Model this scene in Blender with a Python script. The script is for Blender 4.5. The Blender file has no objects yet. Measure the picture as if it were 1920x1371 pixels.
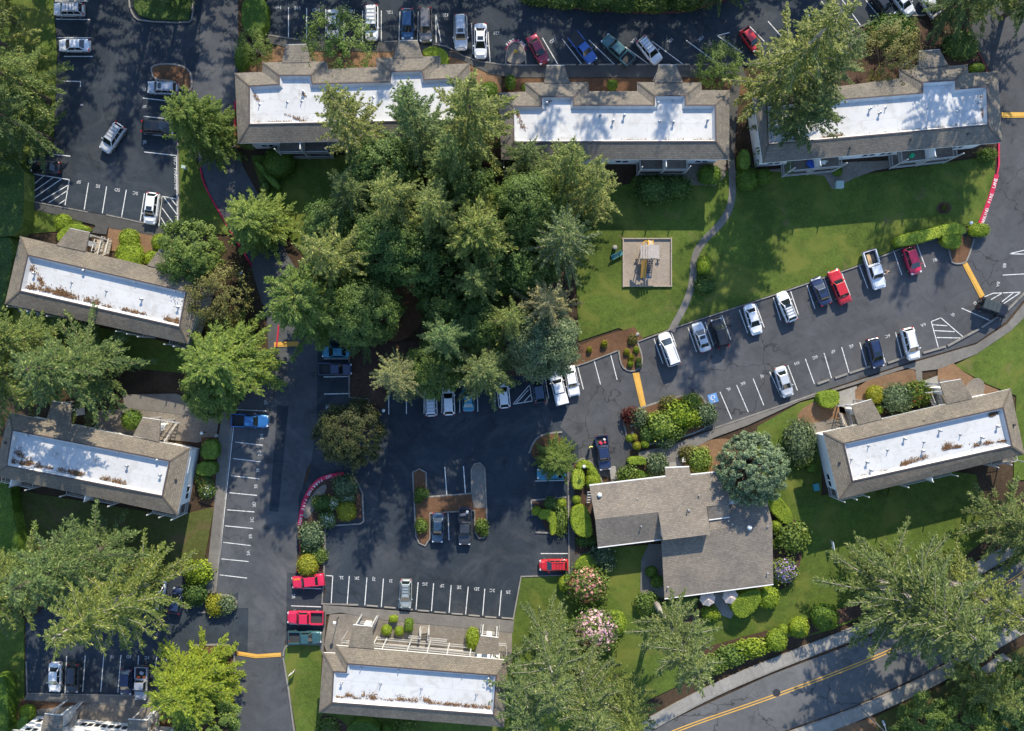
import bpy, bmesh, math, random
import numpy as np
from mathutils import Vector, Matrix
from mathutils.geometry import tessellate_polygon

SC = bpy.context.scene
COL = SC.collection
HCAM = 112.0          # metres above the car parks
PPM = 13.3333         # photo pixels per metre at ground level
R = math.radians
random.seed(7)

# ------------------------------------------------------------------ camera
cam_d = bpy.data.cameras.new('camera')
cam = bpy.data.objects.new('camera', cam_d)
COL.objects.link(cam)
cam.location = (0, 0, HCAM)
cam.rotation_euler = (0, 0, 0)
cam_d.sensor_width = 36
cam_d.lens = 36 * HCAM / (1920 / PPM)
cam_d.clip_end = 2000
SC.camera = cam
# ------------------------------------------------------------------ light
SUN_EL = R(31)
SUN_DIR = Vector((0.24, 1.0, 0)).normalized()     # towards the sun, ground plane
sun_vec = Vector((SUN_DIR.x * math.cos(SUN_EL), SUN_DIR.y * math.cos(SUN_EL), math.sin(SUN_EL)))
world = bpy.data.worlds.new('World')
SC.world = world
world.use_nodes = True
wn = world.node_tree.nodes
wl = world.node_tree.links
bg = wn['Background']
sky = wn.new('ShaderNodeTexSky')
sky.sky_type = 'NISHITA'
sky.sun_disc = False
sky.sun_elevation = SUN_EL
sky.sun_rotation = math.atan2(SUN_DIR.x, SUN_DIR.y)
sky.altitude = 100
sky.ozone_density = 3.0
sky.dust_density = .3
wl.new(sky.outputs[0], bg.inputs[0])
bg.inputs[1].default_value = 0.15
sd = bpy.data.lights.new('sun', 'SUN')
sd.energy = 3.6
sd.angle = R(0.6)
sd.color = (1.0, 0.9, 0.72)
sun = bpy.data.objects.new('sun', sd)
COL.objects.link(sun)
sun.rotation_euler = (-sun_vec).to_track_quat('-Z', 'Y').to_euler()
sun.location = (0, 60, 90)
SC.view_settings.view_transform = 'Standard'
SC.view_settings.look = 'None'
SC.view_settings.exposure = 1.06
SC.view_settings.gamma = 1.0
SC.view_settings.use_curve_mapping = False
try:
    SC.cycles.max_bounces = 6
    SC.cycles.diffuse_bounces = 3
    SC.cycles.glossy_bounces = 3
    SC.cycles.transmission_bounces = 3
except Exception:
    pass

# ------------------------------------------------------------------ helpers
def W(px, py, z=0.0):
    """the place at height z that the photograph shows at this pixel"""
    k = (HCAM - z) / HCAM / PPM
    return Vector(((px - 960) * k, (685.5 - py) * k, z))

def WL(pts, z=0.0):
    return [W(p[0], p[1], z) for p in pts]

def chaikin(pts, n=2, closed=True):
    for _ in range(n):
        out = []
        m = len(pts)
        rng = range(m) if closed else range(m - 1)
        if not closed: out.append(pts[0])
        for i in rng:
            a = pts[i]; b = pts[(i + 1) % m]
            out.append((a[0] * .75 + b[0] * .25, a[1] * .75 + b[1] * .25))
            out.append((a[0] * .25 + b[0] * .75, a[1] * .25 + b[1] * .75))
        if not closed: out.append(pts[-1])
        pts = out
    return pts

def area2(p):
    return sum(p[i][0] * p[(i + 1) % len(p)][1] - p[(i + 1) % len(p)][0] * p[i][1] for i in range(len(p))) / 2

def inset(poly, d):
    """offset a simple polygon (world xy) inwards by d"""
    n = len(poly)
    s = 1 if area2(poly) > 0 else -1
    out = []
    for i in range(n):
        a = Vector(poly[i - 1][:2]); b = Vector(poly[i][:2]); c = Vector(poly[(i + 1) % n][:2])
        d1 = (b - a).normalized(); d2 = (c - b).normalized()
        n1 = Vector((-d1.y, d1.x)) * s; n2 = Vector((-d2.y, d2.x)) * s
        m = n1 + n2
        if m.length < 1e-4: m = n1
        m.normalize()
        k = d / max(.35, m.dot(n1))
        out.append((b.x + m.x * k, b.y + m.y * k))
    return out

class MB:
    def __init__(s):
        s.v = []; s.f = []; s.uv = {}
    def face(s, pts, uv=None):
        i0 = len(s.v)
        s.v += [tuple(p) for p in pts]
        s.f.append(tuple(range(i0, i0 + len(pts))))
        if uv: s.uv[len(s.f) - 1] = uv
    def box(s, c, size, rz=0.0, taper=1.0, tilt=None):
        hx, hy, hz = size[0] / 2, size[1] / 2, size[2] / 2
        cs, sn = math.cos(rz), math.sin(rz)
        P = []
        for z in (-hz, hz):
            k = taper if z > 0 else 1
            for x, y in ((-hx, -hy), (hx, -hy), (hx, hy), (-hx, hy)):
                x2, y2 = x * k, y * k
                P.append((c[0] + x2 * cs - y2 * sn, c[1] + x2 * sn + y2 * cs, c[2] + z))
        i0 = len(s.v); s.v += P
        for q in ((3, 2, 1, 0), (4, 5, 6, 7), (0, 1, 5, 4), (1, 2, 6, 5), (2, 3, 7, 6), (3, 0, 4, 7)):
            s.f.append(tuple(i0 + k for k in q))
    def bar(s, a, b, w, h=None, up=Vector((0, 0, 1))):
        a = Vector(a); b = Vector(b); h = h or w
        d = (b - a)
        if d.length < 1e-6: return
        d.normalize()
        if abs(d.dot(up)) > .98: up = Vector((1, 0, 0))
        x = d.cross(up).normalized() * (w / 2); y = x.cross(d).normalized() * (h / 2)
        P = [a - x - y, a + x - y, a + x + y, a - x + y, b - x - y, b + x - y, b + x + y, b - x + y]
        i0 = len(s.v); s.v += [tuple(p) for p in P]
        for q in ((3, 2, 1, 0), (4, 5, 6, 7), (0, 1, 5, 4), (1, 2, 6, 5), (2, 3, 7, 6), (3, 0, 4, 7)):
            s.f.append(tuple(i0 + k for k in q))
    def tube(s, pts, radii, n=8, cap=True):
        pts = [Vector(p) for p in pts]
        rings = []
        for i, p in enumerate(pts):
            d = (pts[min(i + 1, len(pts) - 1)] - pts[max(i - 1, 0)]).normalized()
            up = Vector((0, 0, 1)) if abs(d.z) < .9 else Vector((1, 0, 0))
            x = d.cross(up).normalized(); y = x.cross(d).normalized()
            r = radii[i] if isinstance(radii, (list, tuple)) else radii
            i0 = len(s.v)
            for k in range(n):
                a = 2 * math.pi * k / n
                s.v.append(tuple(p + x * (r * math.cos(a)) + y * (r * math.sin(a))))
            rings.append(i0)
        for a, b in zip(rings, rings[1:]):
            for k in range(n):
                s.f.append((a + k, a + (k + 1) % n, b + (k + 1) % n, b + k))
        if cap:
            s.f.append(tuple(rings[0] + k for k in reversed(range(n))))
            s.f.append(tuple(rings[-1] + k for k in range(n)))
    def lathe(s, c, prof, n=16):
        """prof: list of (r, z)"""
        rings = []
        for r, z in prof:
            i0 = len(s.v)
            for k in range(n):
                a = 2 * math.pi * k / n
                s.v.append((c[0] + r * math.cos(a), c[1] + r * math.sin(a), c[2] + z))
            rings.append(i0)
        for a, b in zip(rings, rings[1:]):
            for k in range(n):
                s.f.append((a + k, a + (k + 1) % n, b + (k + 1) % n, b + k))
        s.f.append(tuple(rings[0] + k for k in reversed(range(n))))
        s.f.append(tuple(rings[-1] + k for k in range(n)))
    def prism(s, poly, z0, z1, bottom=False):
        """poly: world xy list, concave allowed"""
        poly = [tuple(p[:2]) for p in poly]
        if area2(poly) < 0: poly = poly[::-1]
        n = len(poly)
        tris = tessellate_polygon([[Vector((p[0], p[1], 0)) for p in poly]])
        i0 = len(s.v)
        s.v += [(p[0], p[1], z1) for p in poly]
        for t in tris:
            a, b, c = [poly[k] for k in t]
            if (b[0] - a[0]) * (c[1] - a[1]) - (b[1] - a[1]) * (c[0] - a[0]) < 0: t = t[::-1]
            s.f.append(tuple(i0 + k for k in t))
        if z0 is not None:
            j0 = len(s.v)
            s.v += [(p[0], p[1], z0) for p in poly]
            for k in range(n):
                s.f.append((j0 + k, j0 + (k + 1) % n, i0 + (k + 1) % n, i0 + k))
    def mesh(s, name, off=(0, 0, 0), smooth=False):
        me = bpy.data.meshes.new(name)
        o = Vector(off)
        me.from_pydata([(v[0] - o.x, v[1] - o.y, v[2] - o.z) for v in s.v], [], s.f)
        if s.uv:
            uvl = me.uv_layers.new(name='UVMap')
            for pi, uv in s.uv.items():
                p = me.polygons[pi]
                for k, li in enumerate(p.loop_indices): uvl.data[li].uv = uv[k]
        if smooth:
            me.polygons.foreach_set('use_smooth', [True] * len(me.polygons))
        me.update()
        return me

def np_mesh(name, V, F):
    """V (n,3), F (m,k) equal-sized faces"""
    V = np.asarray(V, dtype=np.float32); F = np.asarray(F, dtype=np.int32)
    me = bpy.data.meshes.new(name)
    me.vertices.add(len(V)); me.vertices.foreach_set('co', V.ravel())
    k = F.shape[1]
    me.loops.add(F.size); me.loops.foreach_set('vertex_index', F.ravel())
    me.polygons.add(len(F))
    me.polygons.foreach_set('loop_start', np.arange(0, F.size, k, dtype=np.int32))
    me.update(calc_edges=True)
    me.validate()
    return me

def link(name, me, parent=None, mat=None, loc=(0, 0, 0), rz=0.0, scale=None):
    o = bpy.data.objects.new(name, me)
    COL.objects.link(o)
    o.location = loc
    o.rotation_euler = (0, 0, rz)
    if scale: o.scale = scale
    if parent: o.parent = parent
    if mat is not None and me is not None:
        if len(me.materials) == 0: me.materials.append(mat)
        elif me.materials[0] != mat:
            o.material_slots[0].link = 'OBJECT'; o.material_slots[0].material = mat
    return o

def tag(o, label, cat, group=None):
    o['label'] = label; o['category'] = cat
    if group: o['group'] = group
    return o

def thing(name, label, cat, loc=(0, 0, 0), rz=0.0, group=None):
    o = bpy.data.objects.new(name, None)
    COL.objects.link(o)
    o.empty_display_size = .3
    o.location = loc; o.rotation_euler = (0, 0, rz)
    return tag(o, label, cat, group)

def struct(name, mb, mat, label=None, parent=None):
    o = link(name, mb.mesh(name), parent, mat)
    if not parent: o['kind'] = 'structure'
    if label: o['label'] = label
    return o

def part(name, mb, mat, root, parent=None, smooth=False, kind=None):
    """mb in world coordinates; root stands unrotated at root.location"""
    o = link(name, mb.mesh(name, root.location, smooth), parent or root, mat)
    if kind: o['kind'] = kind
    return o

# ------------------------------------------------------------------ materials
def newmat(name):
    m = bpy.data.materials.new(name); m.use_nodes = True
    nt = m.node_tree
    return m, nt, nt.nodes['Principled BSDF']

def coords(nt, space='pos'):
    if space == 'pos': return nt.nodes.new('ShaderNodeNewGeometry').outputs['Position']
    if space == 'uv':
        n = nt.nodes.new('ShaderNodeUVMap'); return n.outputs[0]
    return nt.nodes.new('ShaderNodeTexCoord').outputs['Object']

def noise(nt, co, scale, detail=4, rough=.6, dist=0.0):
    n = nt.nodes.new('ShaderNodeTexNoise')
    n.inputs['Scale'].default_value = scale; n.inputs['Detail'].default_value = detail
    n.inputs['Roughness'].default_value = rough; n.inputs['Distortion'].default_value = dist
    nt.links.new(co, n.inputs['Vector'])
    return n.outputs['Fac']

def ramp(nt, fac, stops):
    r = nt.nodes.new('ShaderNodeValToRGB')
    e = r.color_ramp.elements
    while len(e) < len(stops): e.new(.5)
    for el, (p, c) in zip(e, stops):
        el.position = p
        el.color = (c, c, c, 1) if isinstance(c, (int, float)) else (*c, 1)
    nt.links.new(fac, r.inputs[0])
    return r.outputs[0]

def mix(nt, fac, a, b, mode='MIX'):
    m = nt.nodes.new('ShaderNodeMix'); m.data_type = 'RGBA'; m.blend_type = mode
    for sock, v in ((m.inputs[0], fac), (m.inputs[6], a), (m.inputs[7], b)):
        if hasattr(v, 'is_linked') or isinstance(v, bpy.types.NodeSocket): nt.links.new(v, sock)
        elif isinstance(v, (int, float)): sock.default_value = v
        else: sock.default_value = (*v, 1)
    return m.outputs[2]

def bump(nt, bsdf, h, strength, dist=.05):
    b = nt.nodes.new('ShaderNodeBump')
    b.inputs['Strength'].default_value = strength; b.inputs['Distance'].default_value = dist
    nt.links.new(h, b.inputs['Height']); nt.links.new(b.outputs[0], bsdf.inputs['Normal'])

def sc3(c, k): return tuple(x * k for x in c)

def mottled(name, c, var=.25, s1=.12, s2=3.0, fine=14.0, rough=.9, bmp=.3, tint=None, space='pos', c2=None, spec=.2, tint2=None):
    m, nt, b = newmat(name)
    co = coords(nt, space)
    a = ramp(nt, noise(nt, co, s1, 5, .62, .3), [(.3, sc3(c, 1 - var)), (.7, sc3(c2 or c, 1 + var))])
    a = mix(nt, .75, a, ramp(nt, noise(nt, co, s2, 6, .7), [(.3, 1 - var), (.7, 1 + var)]), 'MULTIPLY')
    a = mix(nt, .7, a, ramp(nt, noise(nt, co, fine, 3, .7), [(.3, 1 - var * 1.6), (.7, 1 + var * 1.6)]), 'MULTIPLY')
    if tint:
        a = mix(nt, ramp(nt, noise(nt, co, s1 * 2.7, 4, .6, .5), [(.5, 0.0), (.68, 1.0)]), a, tint)
    if tint2: a = mix(nt, ramp(nt, noise(nt, co, .31, 7, .68, .8), [(.6, 0.0), (.72, .7)]), a, tint2)
    nt.links.new(a, b.inputs['Base Color'])
    b.inputs['Roughness'].default_value = rough
    b.inputs['Specular IOR Level'].default_value = spec
    if bmp: bump(nt, b, noise(nt, co, fine, 4, .7), bmp, .04)
    return m

def asphalt(name, c, crack=.6, patch=.3, rough=.85):
    m, nt, b = newmat(name)
    co = coords(nt)
    a = ramp(nt, noise(nt, co, .06, 6, .62, .6), [(.3, sc3(c, .72)), (.5, c), (.72, sc3(c, 1.35))])
    # long worn wheel tracks and streaks
    a = mix(nt, .8, a, ramp(nt, noise(nt, co, .5, 7, .7, 1.2), [(.25, .72), (.75, 1.28)]), 'MULTIPLY')
    a = mix(nt, .8, a, ramp(nt, noise(nt, co, 9, 4, .8), [(.25, .7), (.75, 1.3)]), 'MULTIPLY')
    # oil spots
    a = mix(nt, ramp(nt, noise(nt, co, .42, 4, .55, .4), [(.6, 0.0), (.7, .6)]), a, sc3(c, .45))
    # pale worn patches
    a = mix(nt, ramp(nt, noise(nt, co, .11, 8, .72, 1.5), [(.5, 0.0), (.74, patch)]), a, sc3((.16, .155, .15), 1))
    # cracks
    vo = nt.nodes.new('ShaderNodeTexVoronoi'); vo.feature = 'DISTANCE_TO_EDGE'
    vo.inputs['Scale'].default_value = .13
    nn = nt.nodes.new('ShaderNodeTexNoise'); nn.inputs['Scale'].default_value = .5; nn.inputs['Detail'].default_value = 6
    nt.links.new(co, nn.inputs['Vector'])
    va = nt.nodes.new('ShaderNodeVectorMath'); va.operation = 'SCALE'; va.inputs['Scale'].default_value = 3.2
    nt.links.new(nn.outputs['Color'], va.inputs[0])
    vb = nt.nodes.new('ShaderNodeVectorMath'); vb.operation = 'ADD'
    nt.links.new(co, vb.inputs[0]); nt.links.new(va.outputs[0], vb.inputs[1])
    nt.links.new(vb.outputs[0], vo.inputs['Vector'])
    lines = ramp(nt, vo.outputs['Distance'], [(0.004, 1.0), (.012, 0.0)])
    msk = ramp(nt, noise(nt, co, .05, 3, .5), [(.48, 0.0), (.58, crack)])
    f = mix(nt, 1.0, lines, msk, 'MULTIPLY')
    a = mix(nt, f, a, sc3(c, .35))
    nt.links.new(a, b.inputs['Base Color'])
    b.inputs['Roughness'].default_value = rough
    b.inputs['Specular IOR Level'].default_value = .25
    bump(nt, b, noise(nt, co, 14, 4, .8), .35, .03)
    return m

def plain(name, c, rough=.6, metal=0.0, coat=0.0, var=0.0, spec=.5, space='obj', vs=3.0):
    m, nt, b = newmat(name)
    b.inputs['Base Color'].default_value = (*c, 1)
    b.inputs['Roughness'].default_value = rough
    b.inputs['Metallic'].default_value = metal
    b.inputs['Coat Weight'].default_value = coat
    b.inputs['Coat Roughness'].default_value = .08
    b.inputs['Specular IOR Level'].default_value = spec
    if var:
        a = ramp(nt, noise(nt, coords(nt, space), vs, 6, .7), [(.3, sc3(c, 1 - var)), (.7, sc3(c, 1 + var))])
        nt.links.new(a, b.inputs['Base Color'])
    return m

def leafmat(name, dark, light, trans=.35, tip=None, hue=.12, rough=.6):
    """foliage: every spray its own shade, every tree its own cast"""
    m, nt, b = newmat(name)
    g = nt.nodes.new('ShaderNodeNewGeometry')
    oi = nt.nodes.new('ShaderNodeObjectInfo')
    stops = [(0.0, dark), (.55, tuple((a + c) / 2 for a, c in zip(dark, light))), (1.0, light)]
    if tip: stops = [(0.0, dark), (.45, tuple((a + c) / 2 for a, c in zip(dark, light))), (.86, light), (1.0, tip)]
    a = ramp(nt, g.outputs['Random Per Island'], stops)
    a = mix(nt, .8, a, ramp(nt, noise(nt, g.outputs['Position'], .55, 3, .6), [(.3, (.72, .76, .8)), (.7, (1.28, 1.2, 1.05))]), 'MULTIPLY')
    a = mix(nt, hue * 3, a, ramp(nt, oi.outputs['Random'], [(0.0, (.85, 1.0, 1.05)), (.5, (1.0, 1.0, 1.0)), (1.0, (1.14, 1.04, .82))]), 'MULTIPLY')
    nt.links.new(a, b.inputs['Base Color'])
    b.inputs['Roughness'].default_value = rough
    b.inputs['Specular IOR Level'].default_value = .3
    tr = nt.nodes.new('ShaderNodeBsdfTranslucent')
    t2 = mix(nt, 1.0, a, (1.15, 1.25, .55), 'MULTIPLY')
    nt.links.new(t2, tr.inputs['Color'])
    ms = nt.nodes.new('ShaderNodeMixShader'); ms.inputs[0].default_value = trans
    nt.links.new(b.outputs[0], ms.inputs[1]); nt.links.new(tr.outputs[0], ms.inputs[2])
    nt.links.new(ms.outputs[0], nt.nodes['Material Output'].inputs['Surface'])
    return m

def shingle(name, c, g=.9):
    m, nt, b = newmat(name)
    uv = coords(nt, 'uv')
    br = nt.nodes.new('ShaderNodeTexBrick')
    br.inputs['Scale'].default_value = 1.0
    br.inputs['Brick Width'].default_value = .36; br.inputs['Row Height'].default_value = .22
    br.inputs['Mortar Size'].default_value = .028; br.inputs['Mortar Smooth'].default_value = .4
    br.inputs['Bias'].default_value = -.1
    br.inputs['Color1'].default_value = (*sc3(c, .84), 1); br.inputs['Color2'].default_value = (*sc3(c, 1.16), 1)
    br.inputs['Mortar'].default_value = (*sc3(c, .6), 1)
    nt.links.new(uv, br.inputs['Vector'])
    co = coords(nt)
    a = mix(nt, .9, br.outputs['Color'], ramp(nt, noise(nt, co, .35, 6, .65, .4), [(.3, (.78, .8, .82)), (.7, (1.22, 1.18, 1.1))]), 'MULTIPLY')
    a = mix(nt, g, a, ramp(nt, noise(nt, co, 5, 5, .8), [(.25, .7), (.75, 1.32)]), 'MULTIPLY')
    nt.links.new(a, b.inputs['Base Color'])
    b.inputs['Roughness'].default_value = .95; b.inputs['Specular IOR Level'].default_value = .1
    bump(nt, b, br.outputs['Fac'], -.5, .03)
    return m

M = {}
M['soil'] = mottled('forest soil', (.055, .036, .022), .35, .15, 2, 9)
M['grass'] = mottled('lawn grass', (.071, .106, .017), .3, .08, .9, 6, bmp=.8, tint=(.13, .145, .028), tint2=(.15, .12, .055))
M['dry_grass'] = mottled('dry lawn grass', (.075, .085, .022), .28, .13, 1.6, 7, bmp=.8, tint=(.11, .085, .04))
M['mulch'] = mottled('bark mulch', (.125, .066, .036), .3, .3, 3, 8, bmp=.8)
M['mulch_dark'] = mottled('dark bark mulch', (.07, .042, .03), .35, .3, 3, 8, bmp=.8)
M['mulch_pale'] = mottled('pale bark mulch', (.2, .118, .066), .22, .3, 3, 8, bmp=.8)
M['gravel'] = mottled('gravel', (.2, .175, .145), .22, .3, 2.5, 7, bmp=1.0)
M['playchips'] = mottled('play area wood chips', (.3, .25, .2), .14, .3, 3, 7, bmp=.8)
M['asph_dark'] = asphalt('shade blued sealed asphalt', (.028, .037, .048), .4, .3)  # dark sealcoat, with the blue of skylit shade mixed into its colour
M['asph_mid'] = asphalt('car park asphalt', (.07, .072, .077), .8, .25)
M['asph_old'] = asphalt('old lane asphalt', (.07, .075, .083), 1.0, .6)
M['asph_road'] = asphalt('public road asphalt', (.105, .105, .105), .9, .2)
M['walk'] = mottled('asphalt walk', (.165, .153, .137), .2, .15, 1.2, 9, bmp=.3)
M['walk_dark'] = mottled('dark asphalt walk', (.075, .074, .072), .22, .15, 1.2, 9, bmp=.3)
M['concrete'] = mottled('concrete', (.26, .245, .22), .16, .25, 2, 9, bmp=.2)
M['kerb'] = mottled('kerb concrete', (.22, .205, .185), .25, .3, 2, 9, bmp=.2)
M['kerb_red'] = mottled('red painted kerb', (.5, .03, .075), .2, .4, 3, 9, bmp=.1)
M['kerb_dark'] = mottled('weathered dark red kerb', (.16, .05, .05), .3, .4, 3, 9, bmp=.1)
M['paint_white'] = mottled('white road paint', (.66, .66, .64), .12, 1.2, 4, 16, bmp=0, tint=(.36, .36, .36))
M['paint_faded'] = mottled('faded stencil paint', (.5, .5, .49), .15, 1.2, 5, 16, bmp=0, tint=(.22, .22, .23))
M['paint_yellow'] = mottled('yellow road paint', (.6, .34, .075), .12, .5, 4, 9, bmp=0)
M['paint_blue'] = mottled('blue road paint', (.12, .26, .52), .12, .5, 4, 9, bmp=0)
M['shingle'] = shingle('roof shingles', (.205, .176, .14))
M['shingle_grey'] = shingle('weathered roof shingles', (.19, .17, .145))
M['shingle_club'] = shingle('clubhouse shingles', (.228, .198, .168), .5)
def membrane():
    m, nt, b = newmat('white roof membrane')
    co = coords(nt); uv = coords(nt, 'uv')
    a = ramp(nt, noise(nt, co, .25, 6, .6, .5), [(.3, (.52, .52, .52)), (.7, (.6, .595, .585))])
    br = nt.nodes.new('ShaderNodeTexBrick'); br.inputs['Scale'].default_value = 1.0
    br.inputs['Brick Width'].default_value = 9.0; br.inputs['Row Height'].default_value = 1.9
    br.inputs['Mortar Size'].default_value = .035; br.inputs['Color1'].default_value = (1, 1, 1, 1); br.inputs['Color2'].default_value = (.95, .95, .94, 1); br.inputs['Mortar'].default_value = (.84, .84, .83, 1)
    nt.links.new(uv, br.inputs['Vector'])
    a = mix(nt, 1.0, a, br.outputs['Color'], 'MULTIPLY')
    # ponding stains and grime
    a = mix(nt, ramp(nt, noise(nt, co, .5, 7, .65, 1.0), [(.5, 0.0), (.66, .6)]), a, (.4, .385, .36))
    a = mix(nt, ramp(nt, noise(nt, co, 1.6, 6, .7, .6), [(.57, 0.0), (.7, .5)]), a, (.3, .27, .23))
    nt.links.new(a, b.inputs['Base Color']); b.inputs['Roughness'].default_value = .65
    return m
M['membrane'] = membrane()
M['coping'] = plain('brown metal coping', (.09, .065, .06), .5, .3)
M['white_wood'] = plain('white painted wood', (.74, .74, .72), .6, var=.08)
M['rail_paint'] = plain('weathered white rail paint', (.46, .455, .44), .7, var=.12)
M['siding'] = plain('white siding', (.76, .75, .73), .7, var=.06, vs=.8)
M['siding_blue'] = plain('pale grey siding', (.62, .64, .66), .7, var=.06, vs=.8)
M['deck'] = mottled('weathered deck', (.16, .14, .12), .25, .5, 3, 9)
M['glass'] = plain('window glass', (.02, .025, .03), .08, 0, 0, spec=.9)
M['metal'] = plain('galvanised metal', (.42, .43, .44), .4, .7, var=.15)
M['dark_metal'] = plain('dark metal', (.05, .05, .055), .5, .4)
M['wood'] = plain('weathered timber', (.34, .29, .23), .8, var=.2)
M['bark'] = mottled('tree bark', (.13, .1, .08), .35, .8, 4, 11, space='obj')
M['bark_pale'] = mottled('pale tree bark', (.34, .3, .26), .25, .8, 4, 11, space='obj')
M['rock'] = mottled('boulder', (.3, .29, .27), .25, .8, 4, 11, space='obj')
M['fir'] = leafmat('fir needles', (.068, .112, .026), (.2, .25, .058), .2, (.42, .43, .14))
M['fir_olive'] = leafmat('olive fir needles', (.086, .12, .025), (.24, .268, .062), .2, (.48, .47, .16))
M['fir_blue'] = leafmat('cool green needles', (.054, .104, .032), (.158, .218, .068), .2, (.34, .4, .15))
M['fir_pale'] = leafmat('pale grey green needles', (.06, .1, .026), (.17, .21, .062), .18, (.36, .37, .15))
M['fir_dark'] = leafmat('dark fir needles', (.045, .085, .026), (.125, .175, .048), .2, (.26, .3, .1))
M['fir_brown'] = leafmat('browning needles', (.12, .115, .045), (.31, .29, .125), .18, (.52, .46, .24))
M['fir_straw'] = leafmat('straw green needles', (.1, .12, .04), (.27, .285, .1), .18, (.45, .42, .19))
M['leaf_bright'] = leafmat('bright green leaves', (.105, .17, .03), (.28, .36, .07), .3, (.44, .5, .14), hue=.04)
M['leaf_lime'] = leafmat('lime green leaves', (.135, .2, .022), (.35, .42, .045), .3, (.5, .54, .09), hue=.0)
M['leaf_mid'] = leafmat('mid green leaves', (0.073, 0.130, 0.027), (0.186, 0.260, 0.056), .35, (0.305, 0.364, 0.111))
M['leaf_olive'] = leafmat('olive leaves', (0.086, 0.130, 0.025), (0.219, 0.260, 0.056), .25, (0.371, 0.390, 0.123))
M['leaf_dark'] = leafmat('dark green leaves', (.046, .095, .024), (.125, .195, .045), .3, (.22, .29, .085))
M['leaf_brown'] = leafmat('bronze leaves', (.08, .085, .02), (.19, .175, .048), .25, (.31, .26, .09))
M['leaf_plum'] = leafmat('dark bronze green leaves', (.026, .036, .012), (.066, .08, .024), .25, (.12, .125, .045))
M['leaf_dome'] = leafmat('pale blue green leaves', (.075, .12, .062), (.2, .27, .15), .2, (.33, .4, .25), hue=0)
M['leaf_red'] = leafmat('dark red leaves', (0.066, 0.016, 0.015), (0.159, 0.039, 0.031), .3)
M['leaf_blue'] = leafmat('blue green leaves', (0.053, 0.091, 0.043), (0.166, 0.221, 0.117), .25, (0.318, 0.364, 0.210))
M['yew'] = leafmat('clipped yellow green hedge', (0.133, 0.202, 0.017), (0.278, 0.364, 0.035), .25, (0.398, 0.468, 0.062), hue=.08)
M['yew_dark'] = leafmat('clipped green hedge', (0.060, 0.124, 0.017), (0.146, 0.234, 0.031), .25, (0.212, 0.312, 0.049), hue=.08)
M['yew_gold'] = leafmat('golden shrub', (0.159, 0.182, 0.015), (0.345, 0.338, 0.031), .25, (0.477, 0.468, 0.062), hue=.05)
M['fl_pink'] = leafmat('pale pink blossom', (.5, .28, .36), (.75, .55, .6), .2, hue=.02)
M['fl_coral'] = leafmat('coral blossom', (.5, .18, .17), (.72, .4, .34), .2, hue=.02)
M['fl_white'] = leafmat('white blossom', (.62, .62, .58), (.85, .84, .8), .2, hue=.02)
M['fl_purple'] = leafmat('mauve blossom', (.3, .2, .5), (.6, .5, .7), .2, hue=.02)
M['fl_red'] = leafmat('red blossom', (.5, .03, .02), (.7, .08, .04), .2, hue=.02)
M['fl_magenta'] = leafmat('magenta blossom', (.5, .05, .2), (.62, .16, .3), .2, hue=.02)
M['fl_yellow'] = leafmat('yellow blossom', (.6, .42, .03), (.75, .6, .06), .2, hue=.02)
M['litter'] = leafmat('fallen leaf litter', (.09, .04, .018), (.24, .13, .055), .05, (.4, .25, .12), hue=.02)
# ------------------------------------------------------------------ ground
gb = MB()
N = 24
for i in range(N):
    for j in range(N):
        x0 = -420 + i * 35; y0 = -420 + j * 35
        gb.face([(x0, y0, -.06), (x0 + 35, y0, -.06), (x0 + 35, y0 + 35, -.06), (x0, y0 + 35, -.06)])
struct('ground', gb, M['soil'])

def sheet(name, px, z, mat, smooth=0, thick=True, label=None):
    if smooth: px = chaikin(px, smooth)
    mb = MB(); mb.prism(WL(px), -.1 if thick else None, z)
    return struct(name, mb, mat, label)

# roads and car parks, one sheet above the other
lane = sheet('access_lane', [(330, -90), (447, -90), (446, 130), (441, 190), (441, 270), (457, 315), (503, 398), (540, 480), (590, 560), (640, 640), (660, 700), (640, 790), (575, 880), (560, 950), (556, 1100), (534, 1205), (553, 1371), (575, 1480), (430, 1480), (443, 1371), (443, 1205), (405, 1112), (440, 768), (505, 690), (500, 600), (470, 497), (430, 430), (395, 370), (375, 310), (345, 200)], .0, M['asph_old'])
lot_nw = sheet('parking_lot', [(95, -90), (384, -90), (372, 120), (345, 200), (334, 270), (336, 438), (300, 424), (200, 403), (100, 386), (50, 376), (52, 296), (100, 290), (108, 100)], .012, M['asph_dark'])
lot_n = sheet('parking_lot', [(447, -200), (1760, -200), (1735, 28), (1690, 30), (1650, 37), (1588, 64), (1480, 122), (1400, 125), (1100, 123), (985, 124), (940, 122), (870, 107), (815, 85), (745, 79), (560, 76), (500, 66), (500, -40), (447, -40)], .012, M['asph_dark'])
lot_e = sheet('parking_lot', [(1040, 700), (1160, 657), (1195, 640), (1270, 614), (1440, 558), (1600, 503), (1690, 467), (1780, 438), (1845, 418), (1866, 345), (1876, 260), (1862, 170), (1846, 120), (1820, 70), (1840, -90), (2050, -90), (2050, 500), (1925, 556), (1885, 605), (1830, 643), (1720, 675), (1660, 694), (1480, 754), (1340, 803), (1180, 845), (1180, 905), (1120, 890), (1050, 840)], .006, M['asph_mid'])
lot_c = sheet('parking_lot', [(596, 640), (655, 640), (655, 745), (700, 772), (728, 740), (728, 715), (1000, 700), (1060, 690), (1068, 760), (1050, 800), (1085, 835), (1085, 870), (1066, 880), (1066, 1078), (976, 1080), (964, 1162), (605, 1132), (612, 1104), (560, 1100), (560, 930), (580, 890), (594, 795)], .018, M['asph_dark'])
lot_c2 = sheet('parking_lot', [(538, 1074), (608, 1078), (605, 1208), (536, 1209)], .012, M['asph_dark'])
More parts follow.
